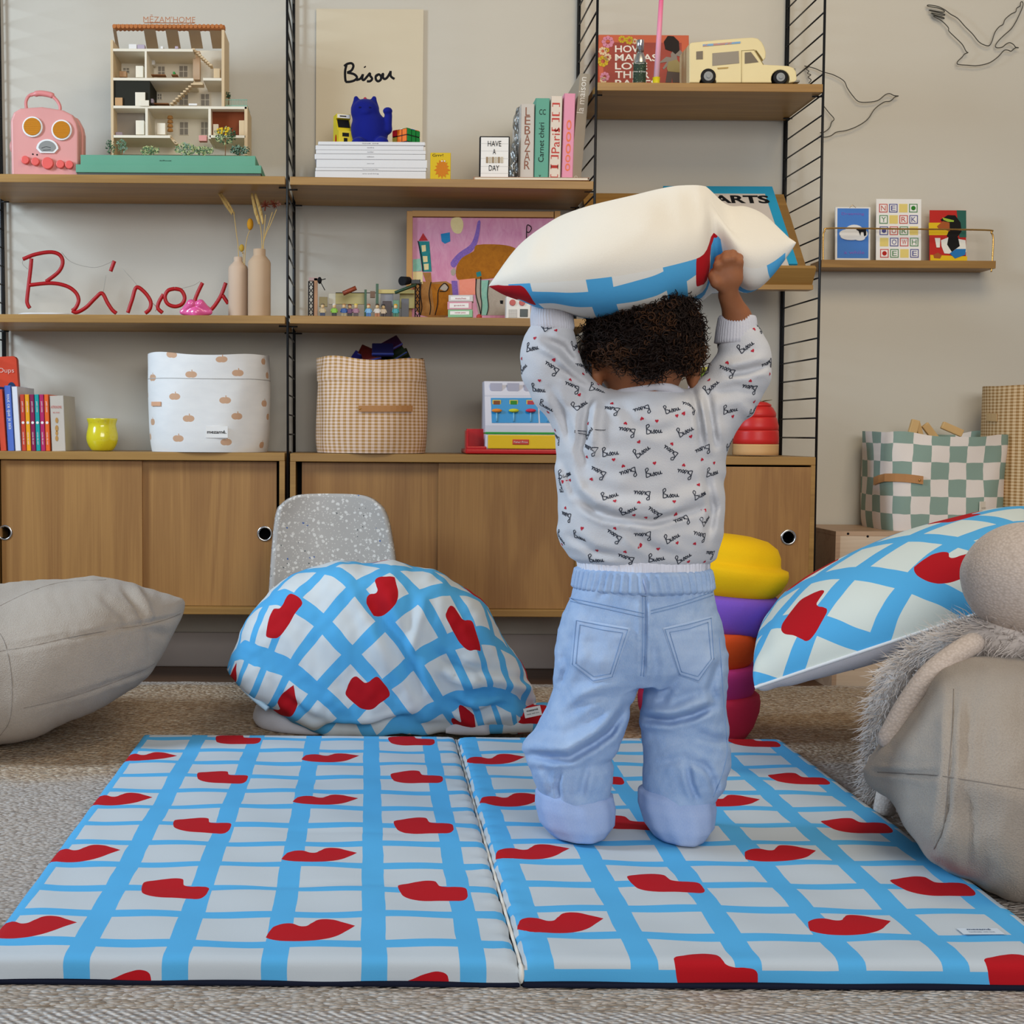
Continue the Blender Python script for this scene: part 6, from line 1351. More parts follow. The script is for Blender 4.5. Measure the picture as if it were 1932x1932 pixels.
mound(qc,CHQ,'cover',c,nv=150,ex=.72,disp=qd,n=150,uvf=lambda a,b,p:rot2(a,b,-.72,.098,.85,1.45))
# hem piping, lining, folded edge with label
def pts3(L,Y): return [at(x,y,Y+dy) for x,y,dy in L]
mb=MB(); mb.tube(cat([tuple(v) for v in pts3([(433,1262,-.02),(450,1286,-.05),(474,1312,-.075),(505,1338,-.09)],2.79)],6),.006,10); mb.done('piping',P('piping_pale','b8d4e4',.85),c)
LIN=fabric('quilt_lining','d2d3da',700,.25)
mound([(478,1348,1356,2.86,.01),(486,1330,1370,2.86,.05),(505,1318,1382,2.86,.08),(540,1320,1388,2.85,.10),(600,1330,1390,2.84,.10),(640,1350,1385,2.84,.02)],LIN,'lining',c,nv=40,n=30)
mound([(845,1372,1384,2.70,.01),(870,1350,1388,2.71,.03),(900,1345,1389,2.71,.035),(925,1352,1388,2.71,.03),(935,1370,1380,2.72,.01)],LIN,'lining',c,nv=36,n=26)
mound([(905,1362,1376,2.72,.01),(915,1346,1385,2.72,.03),(950,1338,1386,2.72,.04),(1000,1330,1384,2.73,.04),(1040,1328,1382,2.74,.04),(1055,1345,1375,2.74,.01)],CHQ,'folded_edge',c,nv=40,n=40,uvf=lambda a,b,p:rot2(a,b,.1,.098,.3,2.1))
mb=MB(); e=at(1005,1343,2.68); rt=Vector((1,0,.22)).normalized(); up=Vector((-.22,.15,1)).normalized(); up=(up-rt*up.dot(rt)).normalized(); nn=rt.cross(up)
q=[e+rt*a+up*b for a,b in ((-.018,-.010),(.018,-.010),(.018,.010),(-.018,.010))]; mb.bm.faces.new([mb.bm.verts.new(v) for v in q]); mb.text('mezamé',e+up*.004+nn*.0004,.004,1,ax=(rt,up),width=.024,off=.02); mb.text('made with love',e-up*.003+nn*.0004,.003,1,ax=(rt,up),width=.026); mb.done('sewn_label',[WHITE,INK],c)
# ================= pillows from four corners
def pillow4(c00,c10,c11,c01,tt,tb,mats,name,par,uvt=None,uvb=None,n=72,e=.07,pw=.40,sag=None,disp=None):
    C4=[Vector(q) for q in (c00,c10,c11,c01)]; N=(C4[1]-C4[0]).cross(C4[3]-C4[0]).normalized(); V=[];F_=[];UV=[];MI=[]
    W=(C4[1]-C4[0]).length; D=(C4[3]-C4[0]).length
    def base(u,v):
        a,b=2*u-1,2*v-1; u2=.5+.5*a*(1-e*(1-b*b)); v2=.5+.5*b*(1-e*(1-a*a))
        p=C4[0]*(1-u2)*(1-v2)+C4[1]*u2*(1-v2)+C4[2]*u2*v2+C4[3]*(1-u2)*v2
        if sag: p=p+sag(u,v)
        return p
    def par_(i): t_=i/n; return .5-.5*cos(pi*t_)*(1) if True else t_
    idx={}
    for side in (0,1):
        for i in range(n+1):
            for j in range(n+1):
                if side==1 and (i in (0,n) or j in (0,n)): idx[(1,i,j)]=idx[(0,i,j)]; continue
                u,v=par_(i),par_(j); a,b=2*u-1,2*v-1; f=(max(0,1-a*a)*max(0,1-b*b))**pw
                w_=.05*sin(9*a+4*b)*f**.5*(a*a+b*b)*.5
                t_=(tt if side==0 else -tb)*f*(1+w_); p=base(u,v)+N*t_
                if disp: p=p+N*disp(u,v,side)*(1 if side==0 else -1)
                idx[(side,i,j)]=len(V); V.append(tuple(p))
    A_={};B_={}
    for side in (0,1):
        G=np.array([[V[idx[(side,i,j)]] for j in range(n+1)] for i in range(n+1)]); di=np.linalg.norm(np.diff(G,axis=0),axis=2); dj=np.linalg.norm(np.diff(G,axis=1),axis=2); h=n//2
        ci=np.concatenate([np.zeros((1,n+1)),np.cumsum(di,0)]); cj=np.concatenate([np.zeros((n+1,1)),np.cumsum(dj,1)],1); A_[side]=ci-ci[h:h+1]; B_[side]=cj-cj[:,h:h+1]
        am=A_[side][:,h:h+1]; wv=np.linspace(0,1,n+1)[None,:]; A_[side]=.5*A_[side]+.5*am; B_[side]=.5*B_[side]+.5*B_[side][h:h+1]
    for side in (0,1):
        for i in range(n):
            for j in range(n):
                q=[(i,j),(i+1,j),(i+1,j+1),(i,j+1)]
                if side: q=q[::-1]
                F_.append(tuple(idx[(side,a,b)] for a,b in q)); MI.append(side)
                uf=(uvt,uvb)[side]
                for a,b in q: UV.append(uf(A_[side][a,b],B_[side][a,b]) if uf else (par_(a),par_(b)))
    return mesh_np(name,V,F_,mats,par,uv=UV,mi=MI),base
CRM=fabric('cream_cotton','ece6d8',900,.2,var=.02); GRYL=fabric('grey_lining','c3c2c8',700,.3)
# check pillow at the right, sloping over the floor
c=thing('pillow',tuple(at(1700,1200,2.3)),'blue check pillow with red lips leaning over the right beanbag','pillow')
p4=[at(1424,1296,2.30),at(1960,1120,2.12),at(2060,975,2.62),at(1445,1205,2.78)]
pl_,bs=pillow4(*p4,.135,.055,[check('check_pillow',cream='d3dbd4',bw=.70,bh=.70),GRYL],'cover',c,uvt=lambda a,b:rot2(a,b,.76,.130,1.2,.9),e=.03,pw=.36,disp=lambda u,v,s:.004*sin(u*60)*math.exp(-u*14)+.003*sin(v*50)*math.exp(-v*10)*math.exp(-u*6))
mb=MB(); mb.tube([bs(.5-.5*cos(pi*i/40),0)+Vector((0,-.001,-.001)) for i in range(41)],.003,8); mb.done('zip_seam',P('piping_white','dfe3e6',.8),c)
# ================= beanbags
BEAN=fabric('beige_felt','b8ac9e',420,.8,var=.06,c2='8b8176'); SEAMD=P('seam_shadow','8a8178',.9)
def onray(P_,sx,sy,pts):
    out=[]
    for x,y in pts:
        d=np.hypot(sx-x,sy-y)+np.where(P_[...,1]>np.median(P_[...,1])+.0,40,0); i=np.unravel_index(np.argmin(d),d.shape); out.append(i)
    return out
def project(P_):
    q=P_-np.array(CAM); d=q@np.array(_F); return PX+FP*(q@np.array(_R))/d, PY-FP*(q@np.array(_U))/d
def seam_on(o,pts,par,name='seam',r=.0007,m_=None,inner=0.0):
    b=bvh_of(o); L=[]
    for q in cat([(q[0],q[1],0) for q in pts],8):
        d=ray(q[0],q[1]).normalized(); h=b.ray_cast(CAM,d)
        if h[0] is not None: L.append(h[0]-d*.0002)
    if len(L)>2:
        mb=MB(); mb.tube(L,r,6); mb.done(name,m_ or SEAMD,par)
c=thing('beanbag',(-.95,2.7,.0125),'large beige felt floor cushion at the left edge','floor cushion')
lc=[(349,1137,1146,2.86,.004),(345,1131,1160,2.86,.03),(330,1127,1195,2.84,.08),(305,1122,1245,2.82,.13),(272,1112,1284,2.79,.18),(225,1099,1322,2.77,.22),(170,1090,1352,2.75,.25),(100,1098,1386,2.74,.27),(40,1104,1408,2.74,.28),(0,1106,1416,2.74,.28),(-120,1104,1430,2.74,.28),(-280,1120,1425,2.74,.25),(-400,1200,1400,2.74,.15),(-430,1290,1300,2.74,.01)]
fl=creases([([(232,1110),(262,1150),(280,1185)],-.007,6),([(190,1125),(230,1160),(245,1190)],-.005,8),([(250,1105),(275,1140),(283,1175)],.006,7),([(282,1180),(286,1220),(288,1250)],-.005,8),([(290,1190),(320,1200)],-.006,7),([(0,1228),(120,1205),(240,1182),(335,1163)],-.006,4),([(60,1335),(180,1300),(290,1258)],-.004,4),([(0,1130),(60,1105),(160,1092)],-.004,10)])
lb_,LP_=mound(lc,BEAN,'cover',c,nv=120,ex=.80,disp=lambda P_,sx,sy:fl(P_,sx,sy)+.003*wn(sx,sy,130,3)+.0007*wn(sx,sy,34,4),n=110)
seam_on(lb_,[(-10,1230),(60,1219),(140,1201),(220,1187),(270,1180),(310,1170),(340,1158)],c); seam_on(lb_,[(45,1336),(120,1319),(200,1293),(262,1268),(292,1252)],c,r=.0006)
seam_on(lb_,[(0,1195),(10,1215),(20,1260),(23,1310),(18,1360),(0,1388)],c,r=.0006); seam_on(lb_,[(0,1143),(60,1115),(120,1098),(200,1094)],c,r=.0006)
c=thing('beanbag',(1.2,1.95,.0125),'large beige felt beanbag under the plush toy at the right edge','floor cushion')
rc=[(1650,1452,1470,1.98,.004),(1656,1436,1482,1.98,.03),(1675,1400,1500,1.98,.07),(1700,1372,1520,1.98,.12),(1730,1330,1575,1.97,.17),(1765,1286,1630,1.96,.21),(1800,1258,1655,1.95,.24),(1860,1243,1684,1.95,.26),(1932,1240,1712,1.95,.28),(2060,1240,1740,1.95,.28),(2200,1260,1730,1.95,.26),(2330,1380,1650,1.95,.15),(2370,1500,1520,1.95,.01)]
fr_=creases([([(1800,1300),(1795,1380),(1790,1470),(1780,1560),(1765,1600)],-.007,7),([(1830,1320),(1822,1400),(1826,1470)],-.004,9),([(1655,1456),(1740,1462),(1850,1475),(1932,1490)],-.007,5),([(1820,1480),(1830,1560),(1822,1640)],-.005,10),([(1690,1450),(1720,1400),(1760,1340)],.003,14)])
rb_,_=mound(rc,BEAN,'cover',c,nv=120,ex=.84,disp=lambda P_,sx,sy:fr_(P_,sx,sy)+.003*wn(sx,sy,140,5)+.0007*wn(sx,sy,40,6),n=110)
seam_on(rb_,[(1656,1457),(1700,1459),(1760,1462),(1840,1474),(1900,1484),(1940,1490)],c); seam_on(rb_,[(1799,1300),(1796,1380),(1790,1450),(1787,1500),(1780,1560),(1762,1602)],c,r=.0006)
# ================= plush toy
KN=knit('cream_knit','d8cbc1',230,'bfb1a5'); FUR=Mt('fur',.9,sheen=.3); o=FUR.co(); FUR.color(FUR.mix(FUR.noise(o,25,3),'a99f98','e4dbd3')); FUR=FUR.m
c=thing('plush_toy',tuple(at(1850,1230,2.02)),'cream knitted plush toy with shaggy fur draped over the right beanbag','plush toy')
Hc=at(1938,1092,2.0)
def hd(p): 
    d=sd_ell(p,Hc,(.095,.09,.088)); return smin(d,sd_ell(p,at(1838,1078,2.02),(.018,.018,.024)),.008)
V,Fc=surfnet(hd,np.array(Hc)-.115,np.array(Hc)+.115,.004); mesh_np('head',V,Fc,KN,c)
def limb(L,r,name):
    mb=MB(); P_=cat([tuple(at(x,y,Y)) for x,y,Y in L],6); n=len(P_); rs=[r*min(1,math.sqrt(max(0.02,1-((n-1-i)/(n-1)*12-11)**2)) if (n-1-i)/(n-1)>11/12 else 1)*1.0 for i in range(n)]
    k=4
    for i in range(k): rs[n-1-i]=r*math.sqrt(max(.03,1-((k-i)/k)**2))
    mb.tube(P_,rs,20); mb.done(name,KN,c)
limb([(1850,1205,1.98),(1800,1236,1.96),(1752,1275,1.95),(1712,1330,1.95),(1685,1378,1.95),(1668,1412,1.95)],.0165,'arm')
limb([(1700,1400,2.06),(1690,1440,2.06),(1678,1480,2.12),(1670,1520,2.12),(1668,1540,2.12)],.0175,'leg')
path=[(1990,1225,1.99,.035),(1932,1215,1.99,.034),(1880,1205,2.00,.034),(1830,1212,2.03,.032),(1780,1225,2.12,.026),(1735,1250,2.16,.026),(1700,1285,2.17,.026),(1680,1340,2.18,.026),(1668,1400,2.18,.022),(1662,1460,2.18,.020),(1664,1515,2.18,.015)]
PP=cat([(*at(x,y,Y),r_) for x,y,Y,r_ in path],8)
mb=MB(); mb.tube([p[:3] for p in PP],[p[3] for p in PP],18); mb.done('fur_body',FUR,c)
mb=MB(); bmv=mb.bm.verts; 
for i in range(5200):
    k_=rng.random()*(len(PP)-2); a=PP[int(k_)]; b=PP[int(k_)+1]; t_=k_%1; p=Vector(a[:3])*(1-t_)+Vector(b[:3])*t_; r_=a[3]
    tg=(Vector(b[:3])-Vector(a[:3])).normalized(); th_=rng.random()*6.283; n1=tg.orthogonal().normalized(); n2=tg.cross(n1); nn=n1*cos(th_)+n2*sin(th_)
    L_=.018+.026*rng.random(); q=p+nn*r_*.9; dr=(nn*.75+tg*rng.uniform(-.2,.9)+Vector(rng.uniform(-.5,.5,3))+Vector((0,0,-.35))).normalized(); d2=(dr+Vector(rng.uniform(-.5,.5,3))+Vector((0,0,-.3))).normalized()
    s_=dr.orthogonal().normalized()*.0009; m_=q+dr*L_*.55; e_=m_+d2*L_*.5
    v=[bmv.new(w_) for w_ in (q-s_,q+s_,m_+s_*.8,m_-s_*.8,e_)]; mb.bm.faces.new((v[0],v[1],v[2],v[3])); mb.bm.faces.new((v[3],v[2],v[4]))
fu=mb.done('shaggy_fur',FUR,c); fu['kind']='stuff'
# ================= child seen from behind, holding a pillow overhead
YC=1.97
def W(x,y,dy=0): return np.array(at(x,y,YC+dy))
child=thing('person',(at(1210,1500,YC).x,YC,.044),'toddler standing with back turned in printed sweatshirt and light jeans, holding a pillow overhead','person')
SKIN=Mt('skin',.55); o=SKIN.co(); SKIN.color(SKIN.mix(SKIN.noise(o,30,3),'8a5537','a06a48')); SKIN.b.inputs['Subsurface Weight'].default_value=.12; SKIN.b.inputs['Subsurface Radius'].default_value=(.01,.004,.002); SKIN=SKIN.m
HCX,HCZ=W(1215,652)[0],W(1215,652)[2]; HC=np.array([HCX,YC+.005,HCZ])
def chain(p,pts,k=.012,sy=1.0):
    d=None
    for (a,ra),(b,rb) in zip(pts,pts[1:]):
        q=sd_cone(p,a,b,ra,rb,sy); d=q if d is None else smin(d,q,k)
    return d
zc=lambda y: W(1215,y)[2]
def body(p):
    d=sd_ell(p,HC,(.071,.084,.084)); d=smin(d,sd_ell(p,HC+np.array([0,.030,-.030]),(.052,.052,.050)),.02)
    d=smin(d,sd_cone(p,HC+np.array([0,-.005,-.05]),W(1218,775),.040,.044),.02)
    tr=chain(p,[(W(1218,790),.050),(W(1215,900),.055),(W(1212,1050),.055),(W(1210,1180),.060)],.03); d=smin(d,tr,.02)
    for sg,L in ((-1,[(W(1150,800),.030),(W(1048,705,.0),.020),(W(1040,632,0),.019),(W(1041,580,.01),.0165)]),(1,[(W(1285,800),.030),(W(1396,712,0),.021),(W(1402,655),.020),(W(1391,600,-.008),.0185),(W(1374,556,-.024),.0150)])):
        d=smin(d,chain(p,L,.012),.02)
    # hands: palm, four fingers, thumb
    for wr_,pm,fs,th in ((W(1374,556,-.005),[(W(1366,528,-.010),(.0205,.011,.019))],
        [[W(1349,522,-.010),W(1343,506,-.016),W(1346,494,-.002),W(1350,490,.014)],[W(1360,512,-.012),W(1357,496,-.018),W(1359,485,-.004),W(1362,482,.014)],[W(1372,510,-.012),W(1371,494,-.018),W(1372,483,-.004),W(1373,481,.012)],[W(1383,514,-.010),W(1384,500,-.014),W(1384,491,-.002),W(1383,489,.010)]],
        [W(1352,545,-.006),W(1340,538,-.014),W(1334,526,-.012),W(1336,516,-.002)]),
        (W(1041,580,.01),[(W(1040,552,.005),(.0205,.011,.019))],[[W(1024+i*11,540,.004),W(1022+i*12,524-(3 if i in(1,2) else 0),.002),W(1023+i*11,512,.016),W(1026+i*10,512,.028)] for i in range(4)],[W(1056,560,.006),W(1066,548,.002),W(1068,536,.004),W(1064,528,.012)])):
        sh=np.array([0,-.030 if wr_[0]>HCX else 0,0]); th=[q+sh for q in th]
        for c_,r_ in pm:
            c_=c_+sh; d=smin(d,sd_ell(p,c_,r_),.010)
        for f_ in fs:
            f_=[q+sh for q in f_]; d=smin(d,chain(p,[(f_[0],.0062),(f_[1],.0060),(f_[2],.0055),(f_[3],.0048)],.003),.0035)
        d=smin(d,chain(p,[(th[0],.0078),(th[1],.0070),(th[2],.0062),(th[3],.0052)],.004),.006)
    for xs,L in ((-1,[(W(1165,1190),.046),(W(1100,1360,-.0),.030),(W(1084,1500,0),.026),(np.array([W(1086,1560)[0],YC+.005,.075]),.024)]),(1,[(W(1262,1190),.046),(W(1290,1360,0),.030),(W(1278,1500,0),.026),(np.array([W(1276,1560)[0],YC+.005,.075]),.024)])):
        d=smin(d,chain(p,L,.02),.02); a=L[-1][0]
        d=smin(d,sd_cone(p,a+np.array([0,-.006,-.012]),a+np.array([xs*.008,.072,-.016]),.0205,.014),.012)
        for t_ in range(5): d=smin(d,sd_cone(p,a+np.array([xs*.008+(t_-2)*.0085,.072,-.019]),a+np.array([xs*.010+(t_-2)*.009,.090-.003*abs(t_-1.5),-.0215]),.0062,.0052),.003)
    # ears
    for ex,sg in ((1127,-1),(1306,1)):
        e=W(ex,706,.0); d=smin(d,sd_ell(p,e,(.0085,.016,.021)),.008); d=-smin(-d,sd_ell(p,e+np.array([sg*.006,.006,.002]),(.005,.010,.012)),.003) if False else d
        d=smin(d,chain(p,[(e+np.array([-sg*.0,-.008,-.016]),.004),(e+np.array([sg*.006,-.012,-.003]),.0038),(e+np.array([sg*.007,-.008,.013]),.0038),(e+np.array([sg*.004,.003,.018]),.0036)],.002),.004)
    # face on the far side
    f=HC+np.array([0,.084,-.015]); d=smin(d,sd_cone(p,f+np.array([0,-.004,.012]),f+np.array([0,.004,-.006]),.006,.0085),.008)
    for sg in (-1,1): d=smin(d,sd_ell(p,f+np.array([sg*.034,-.022,-.018]),(.024,.022,.022)),.015)
    d=smin(d,sd_ell(p,f+np.array([0,-.006,-.030]),(.016,.009,.006)),.005); d=smin(d,sd_ell(p,f+np.array([0,-.016,-.052]),(.018,.016,.014)),.015)
    return d
V,Fc=surfnet(body,(W(985,700)[0],YC-.10,.045),(W(1445,700)[0],YC+.13,W(1215,475)[2]),.0034); V[:,2]=np.maximum(V[:,2],.0445)
mesh_np('body',V,Fc,SKIN,child)
fc=HC+np.array([0,.079,.0])
for sg in (-1,1):
    mb=MB(); e=fc+np.array([sg*.027,-.010,0]); mb.sph(e,.010,.008,.0075,16,10); q=mb.done('eye',P('eye_white','e9e4dc',.3),child)
    mb=MB(); mb.sph(e+np.array([0,.0055,0]),.0045,.003,.0045,12,8); mb.done('iris',P('iris_brown','2a160c',.2),q)
mb=MB(); m0=fc+np.array([0,.0015,-.045]); mb.tube([m0+np.array([-.016,-.006,.002]),m0+np.array([0,0,0]),m0+np.array([.016,-.006,.002])],.0022,8); mb.done('mouth',P('lip_brown','8a4038',.5),child)
# ---- hair
HAIRD=P('hair_dark','20120b',.6,var=.25,vs=60); HAIRL=P('hair_brown','4a2e1a',.65,var=.25,vs=60)
def hairline(q):  # q relative to head centre; >0 = hair
    ang=q[...,1]/.085
    return q[...,2]+.046-.050*np.clip(ang,0,1)**1.5+.008*np.cos(q[...,0]*85+.6)*(q[...,1]<0)-.052*np.clip(np.abs(q[...,0])/.060-.72,0,1)
def cap(p):
    q=p-HC; d=sd_ell(p,HC+np.array([0,-.002,.003]),(.0765,.089,.089)); n=.0035*np.sin(q[...,0]*210+3*np.sin(q[...,2]*120))*np.sin(q[...,2]*190+2*np.sin(q[...,1]*160))
    return np.maximum(d+n,-(hairline(q))*.8)
V,Fc=surfnet(cap,HC-.11,HC+.11,.0035); hair_parts=[(V,Fc,0)]
def curls(n,seed):
    g=np.random.default_rng(seed); Vs=[];Fs=[];M_=[];o=0
    for i in range(n):
        while True:
            v=g.normal(size=3); v/=np.linalg.norm(v); q=v*np.array([.076,.088,.088])
            if hairline(q)>-.002+g.random()*.006: break
        nrm=v/np.array([.076,.088,.088]); nrm/=np.linalg.norm(nrm); c0=HC+q+np.array([0,-.002,.003])
        side=abs(v[0])>.75 or v[2]>.3
        fl=np.cross(nrm,g.normal(size=3)); fl/=np.linalg.norm(fl)
        dn=np.array([0,0,-1.0]); ax_=(dn-nrm*(dn@nrm))*.7+fl*.6+nrm*(.75 if side else .25); ax_/=np.linalg.norm(ax_)
        a1=np.cross(ax_,nrm); a1/=np.linalg.norm(a1)+1e-9; a2=np.cross(ax_,a1)
        R_=g.uniform(.0028,.0062); L=g.uniform(.012,.026); tr=g.uniform(1.1,2.4); N_=int(10*tr)+4; ph=g.uniform(0,6.28); r0=g.uniform(.0007,.0013); S=4
        t_=np.linspace(0,1,N_); rr=R_*(.5+.5*t_); P_=c0+ax_*(t_*L)[:,None]+a1*(np.cos(ph+t_*tr*6.28)*rr)[:,None]+a2*(np.sin(ph+t_*tr*6.28)*rr)[:,None]+nrm*.001
        T_=np.gradient(P_,axis=0); T_/=np.linalg.norm(T_,axis=1)[:,None]; B1=np.cross(T_,nrm); B1/=np.linalg.norm(B1,axis=1)[:,None]+1e-9; B2=np.cross(T_,B1)
        rad=r0*(1-.7*t_**3)
        for k in range(S):
            a=2*pi*k/S; Vs.append(P_+(B1*cos(a)+B2*sin(a))*rad[:,None])
        base=o
        for j in range(N_-1):
            for k in range(S):
                kk=(k+1)%S; Fs.append((base+k*N_+j,base+kk*N_+j,base+kk*N_+j+1,base+k*N_+j+1))
        patch=(sin(q[0]*55+1.3)*sin(q[2]*60-.4)>.35 and q[1]<0)
        M_+= [1 if (patch and g.random()<.6) or g.random()<.05 else 0]*((N_-1)*S); o+=S*N_
    return np.concatenate(Vs),Fs,M_
CV,CF,CM_=curls(2600,5)
Vh=np.concatenate([V,CV]); Fh=[tuple(f) for f in Fc]+[tuple(i+len(V) for i in f) for f in CF]; Mh=[0]*len(Fc)+CM_
mesh_np('hair',Vh,Fh,[HAIRD,HAIRL],child,mi=Mh)
# ---- clothes as stacked elliptical sections
def rows_fn(rows,cyd=0.0):
    """rows: (y_px, left_px, right_px, half_depth[, y offset])"""
    R_=sorted([(W(1215,y)[2],(W(l,y)[0]+W(r_,y)[0])/2,(W(r_,y)[0]-W(l,y)[0])/2,hd_,(yo[0] if yo else 0)) for y,l,r_,hd_,*yo in rows])
    zs=[q[0] for q in R_]
    def f(p):
        z=p[...,2]; cx=np.interp(z,zs,[q[1] for q in R_]); hx=np.interp(z,zs,[q[2] for q in R_]); hy=np.interp(z,zs,[q[3] for q in R_]); cy=YC+np.interp(z,zs,[q[4] for q in R_])
        k=np.sqrt(((p[...,0]-cx)/hx)**2+((p[...,1]-cy)/hy)**2); d=(k-1)*np.minimum(hx,hy)
        return np.maximum(d,np.maximum(zs[0]-z,z-zs[-1]))
    return f
def px_of(p):
    q=p-np.array(CAM); d=q@np.array(_F); return PX+FP*(q@np.array(_R))/d, PY-FP*(q@np.array(_U))/d
SWT=rows_fn([(1062,1090,1336,.070),(1052,1072,1350,.077),(1030,1060,1358,.086),(1000,1053,1363,.090),(950,1052,1364,.088),(900,1050,1366,.086),(850,1048,1370,.084),(805,1052,1376,.082),(775,1064,1368,.076),(757,1104,1338,.066),(744,1140,1300,.055),(738,1160,1280,.048)])
CRS=creases([([(1112,745),(1103,800),(1095,850),(1110,885)],-.0045,9),([(1125,750),(1118,800),(1122,850)],.004,9),([(1060,870),(1085,930),(1120,960),(1180,978)],-.0045,8),([(1090,950),(1140,975),(1230,985),(1320,960)],-.0050,7),([(1062,885),(1100,930),(1160,955),(1260,955),(1345,925)],.0040,14),([(1170,755),(1195,800),(1240,815),(1290,800)],-.0025,10),([(1305,735),(1318,780),(1325,830)],-.0045,7),([(1335,740),(1342,790),(1350,840)],-.0040,7),([(1320,745),(1330,800),(1338,850)],.004,7),([(1030,640),(1060,655),(1085,690)],-.0045,8),([(1010,650),(1050,672),(1080,700)],.004,8),([(1060,700),(1085,720),(1110,735)],-.004,7),([(1040,735),(1065,790),(1080,840)],-.0035,8),([(1375,705),(1410,700),(1448,690)],-.005,7),([(1368,690),(1400,682),(1440,672)],.003,8),([(1340,740),(1390,730),(1430,740)],-.003,8),([(1345,760),(1395,760),(1425,790)],.003,10),([(1180,1000),(1230,1035),(1290,1050)],-.003,9),([(1075,1010),(1120,1040),(1170,1050)],-.003,8),([(1330,890),(1345,960),(1335,1020)],-.004,8),([(1150,880),(1200,905),(1270,900)],-.0015,14)])
def sweater(p):
    d=SWT(p)
    for L in ([(W(1128,800),.046),(W(1060,735),.043),(W(1038,690),.0435),(W(1034,660),.038),(W(1040,640),.0335),(W(1041,634),.030)],[(W(1312,800),.046),(W(1372,745),.045),(W(1397,702),.0435),(W(1407,665),.034),(W(1397,640),.030),(W(1392,628),.026)]):
        d=smin(d,chain(p,L,.010),.022)
    sx,sy=px_of(p); fr=np.clip((YC+.02-p[...,1])/.04,0,1)
    c_=CRS(p,sx,sy)*fr*1.5+.0009*wn(sx,sy,60,13)
    d=d-c_
    hole=sd_cone(p,W(1218,690,-.004),W(1221,748,.004),.040,.044); return np.maximum(d,-hole)
V,Fc=surfnet(sweater,(W(975,700)[0],YC-.11,W(1215,1068)[2]),(W(1465,700)[0],YC+.11,W(1215,590)[2]),.003)
SWM=fabric('sweatshirt','cdced1',700,.3,var=.02); WORD=P('word_ink','2b303c',.8,var=0); HRT=P('heart_red','b8283a',.8,var=0)
bv=BVHTree.FromPolygons([Vector(v) for v in V],[tuple(int(i) for i in f) for f in Fc])
WP=[[(0,.0),(.03,.35),(.02,.7)],[(.0,.66),(.14,.78),(.2,.62),(.04,.38),(.22,.28),(.24,.06),(0,.0)],[(.30,.30),(.32,.04),(.40,.10)],[(.40,.08),(.50,.34),(.52,.08),(.42,.02)],[(.62,.30),(.56,.16),(.62,.03),(.70,.16),(.62,.30)],[(.76,.30),(.77,.06),(.86,.10),(.90,.32),(.91,.06),(1.0,.10)]]
decV=[[],[]]; decF=[[],[]]
def place_dec(hit,nrm,ang,s_,kind):
    n=Vector(nrm); t_=Vector((1,0,0)); t_=(t_-n*t_.dot(n)).normalized(); b_=n.cross(t_); b_=-b_ if b_.z<0 else b_
    T_=t_*cos(ang)+b_*sin(ang); B_=-t_*sin(ang)+b_*cos(ang)
    for a_,b2 in ((-.5,0),(.5,0),(0,.5),(0,-.5),(.3,.3),(-.3,-.3)):
        q=hit+T_*a_*s_+B_*b2*s_; h=bv.ray_cast(q+n*.02,-n,.05)
        if h[0] is None or (h[0]-q).length>.0080: return False
    def pj(a,b):
        q=hit+T_*a+B_*b; h=bv.ray_cast(q+n*.02,-n,.05); return (h[0]+n*.0006 if h[0] is not None else q+n*.0006)
    def emit(k,Vv,Ff):
        o=len(decV[k]); decV[k].extend([tuple(v) for v in Vv]); decF[k].extend([tuple(i+o for i in f) for f in Ff])
    for st in WP:
        L=[pj((q[0]-.5)*s_,(q[1]-.35)*s_*.75) for q in cat([(a,b,0) for a,b in st],2)]; Vv,Ff=strip(L,.0013,[n]*len(L)); emit(0,Vv,Ff)
    sg=-1 if kind else 1
    hc=(.15*s_,-.52*s_*sg); r_=.0030; pts=[]
    for k in range(12):
        a=2*pi*k/12; x=16*sin(a)**3/17; y=(13*cos(a)-5*cos(2*a)-2*cos(3*a)-cos(4*a))/17; pts.append(pj(hc[0]+x*r_,hc[1]+y*r_))
    emit(1,pts,[tuple(range(12))]); return True
row=0; y=612
while y<1056:
    x=985+(row%2)*28
    while x<1455:
        for tr_ in range(7):
            sp_=4+tr_*4; jx,jy=random.uniform(-sp_,sp_),random.uniform(-sp_,sp_)*.7; d=ray(x+jx,y+jy).normalized(); h=bv.ray_cast(CAM,d)
            if h[0] is None or h[1].dot(d)>-.18 or (1150<x<1285 and y<750): continue
            if place_dec(h[0],h[1],[.35,-.25+pi,.1,.55,-.5+pi,.25+pi][(row*2+int(x/56))%6]+random.uniform(-.15,.15),.0235,(row+int(x/56))%2): break
        x+=56
    y+=40; row+=1
for zz in np.arange(W(1215,1040)[2],W(1215,620)[2],.042):
    for xx in np.arange(W(990,700)[0],W(1450,700)[0],.05):
        h=bv.ray_cast(Vector((xx,YC+.5,zz)),Vector((0,-1,0)))
        if h[0] is not None and h[1].y>.3: place_dec(h[0],h[1],random.uniform(-.5,.5),.02,0)
swo=merge('sweatshirt',[(V,Fc,0),(decV[0],decF[0],1),(decV[1],decF[1],2)],[SWM,WORD,HRT],child,origin=None)
swp=swo
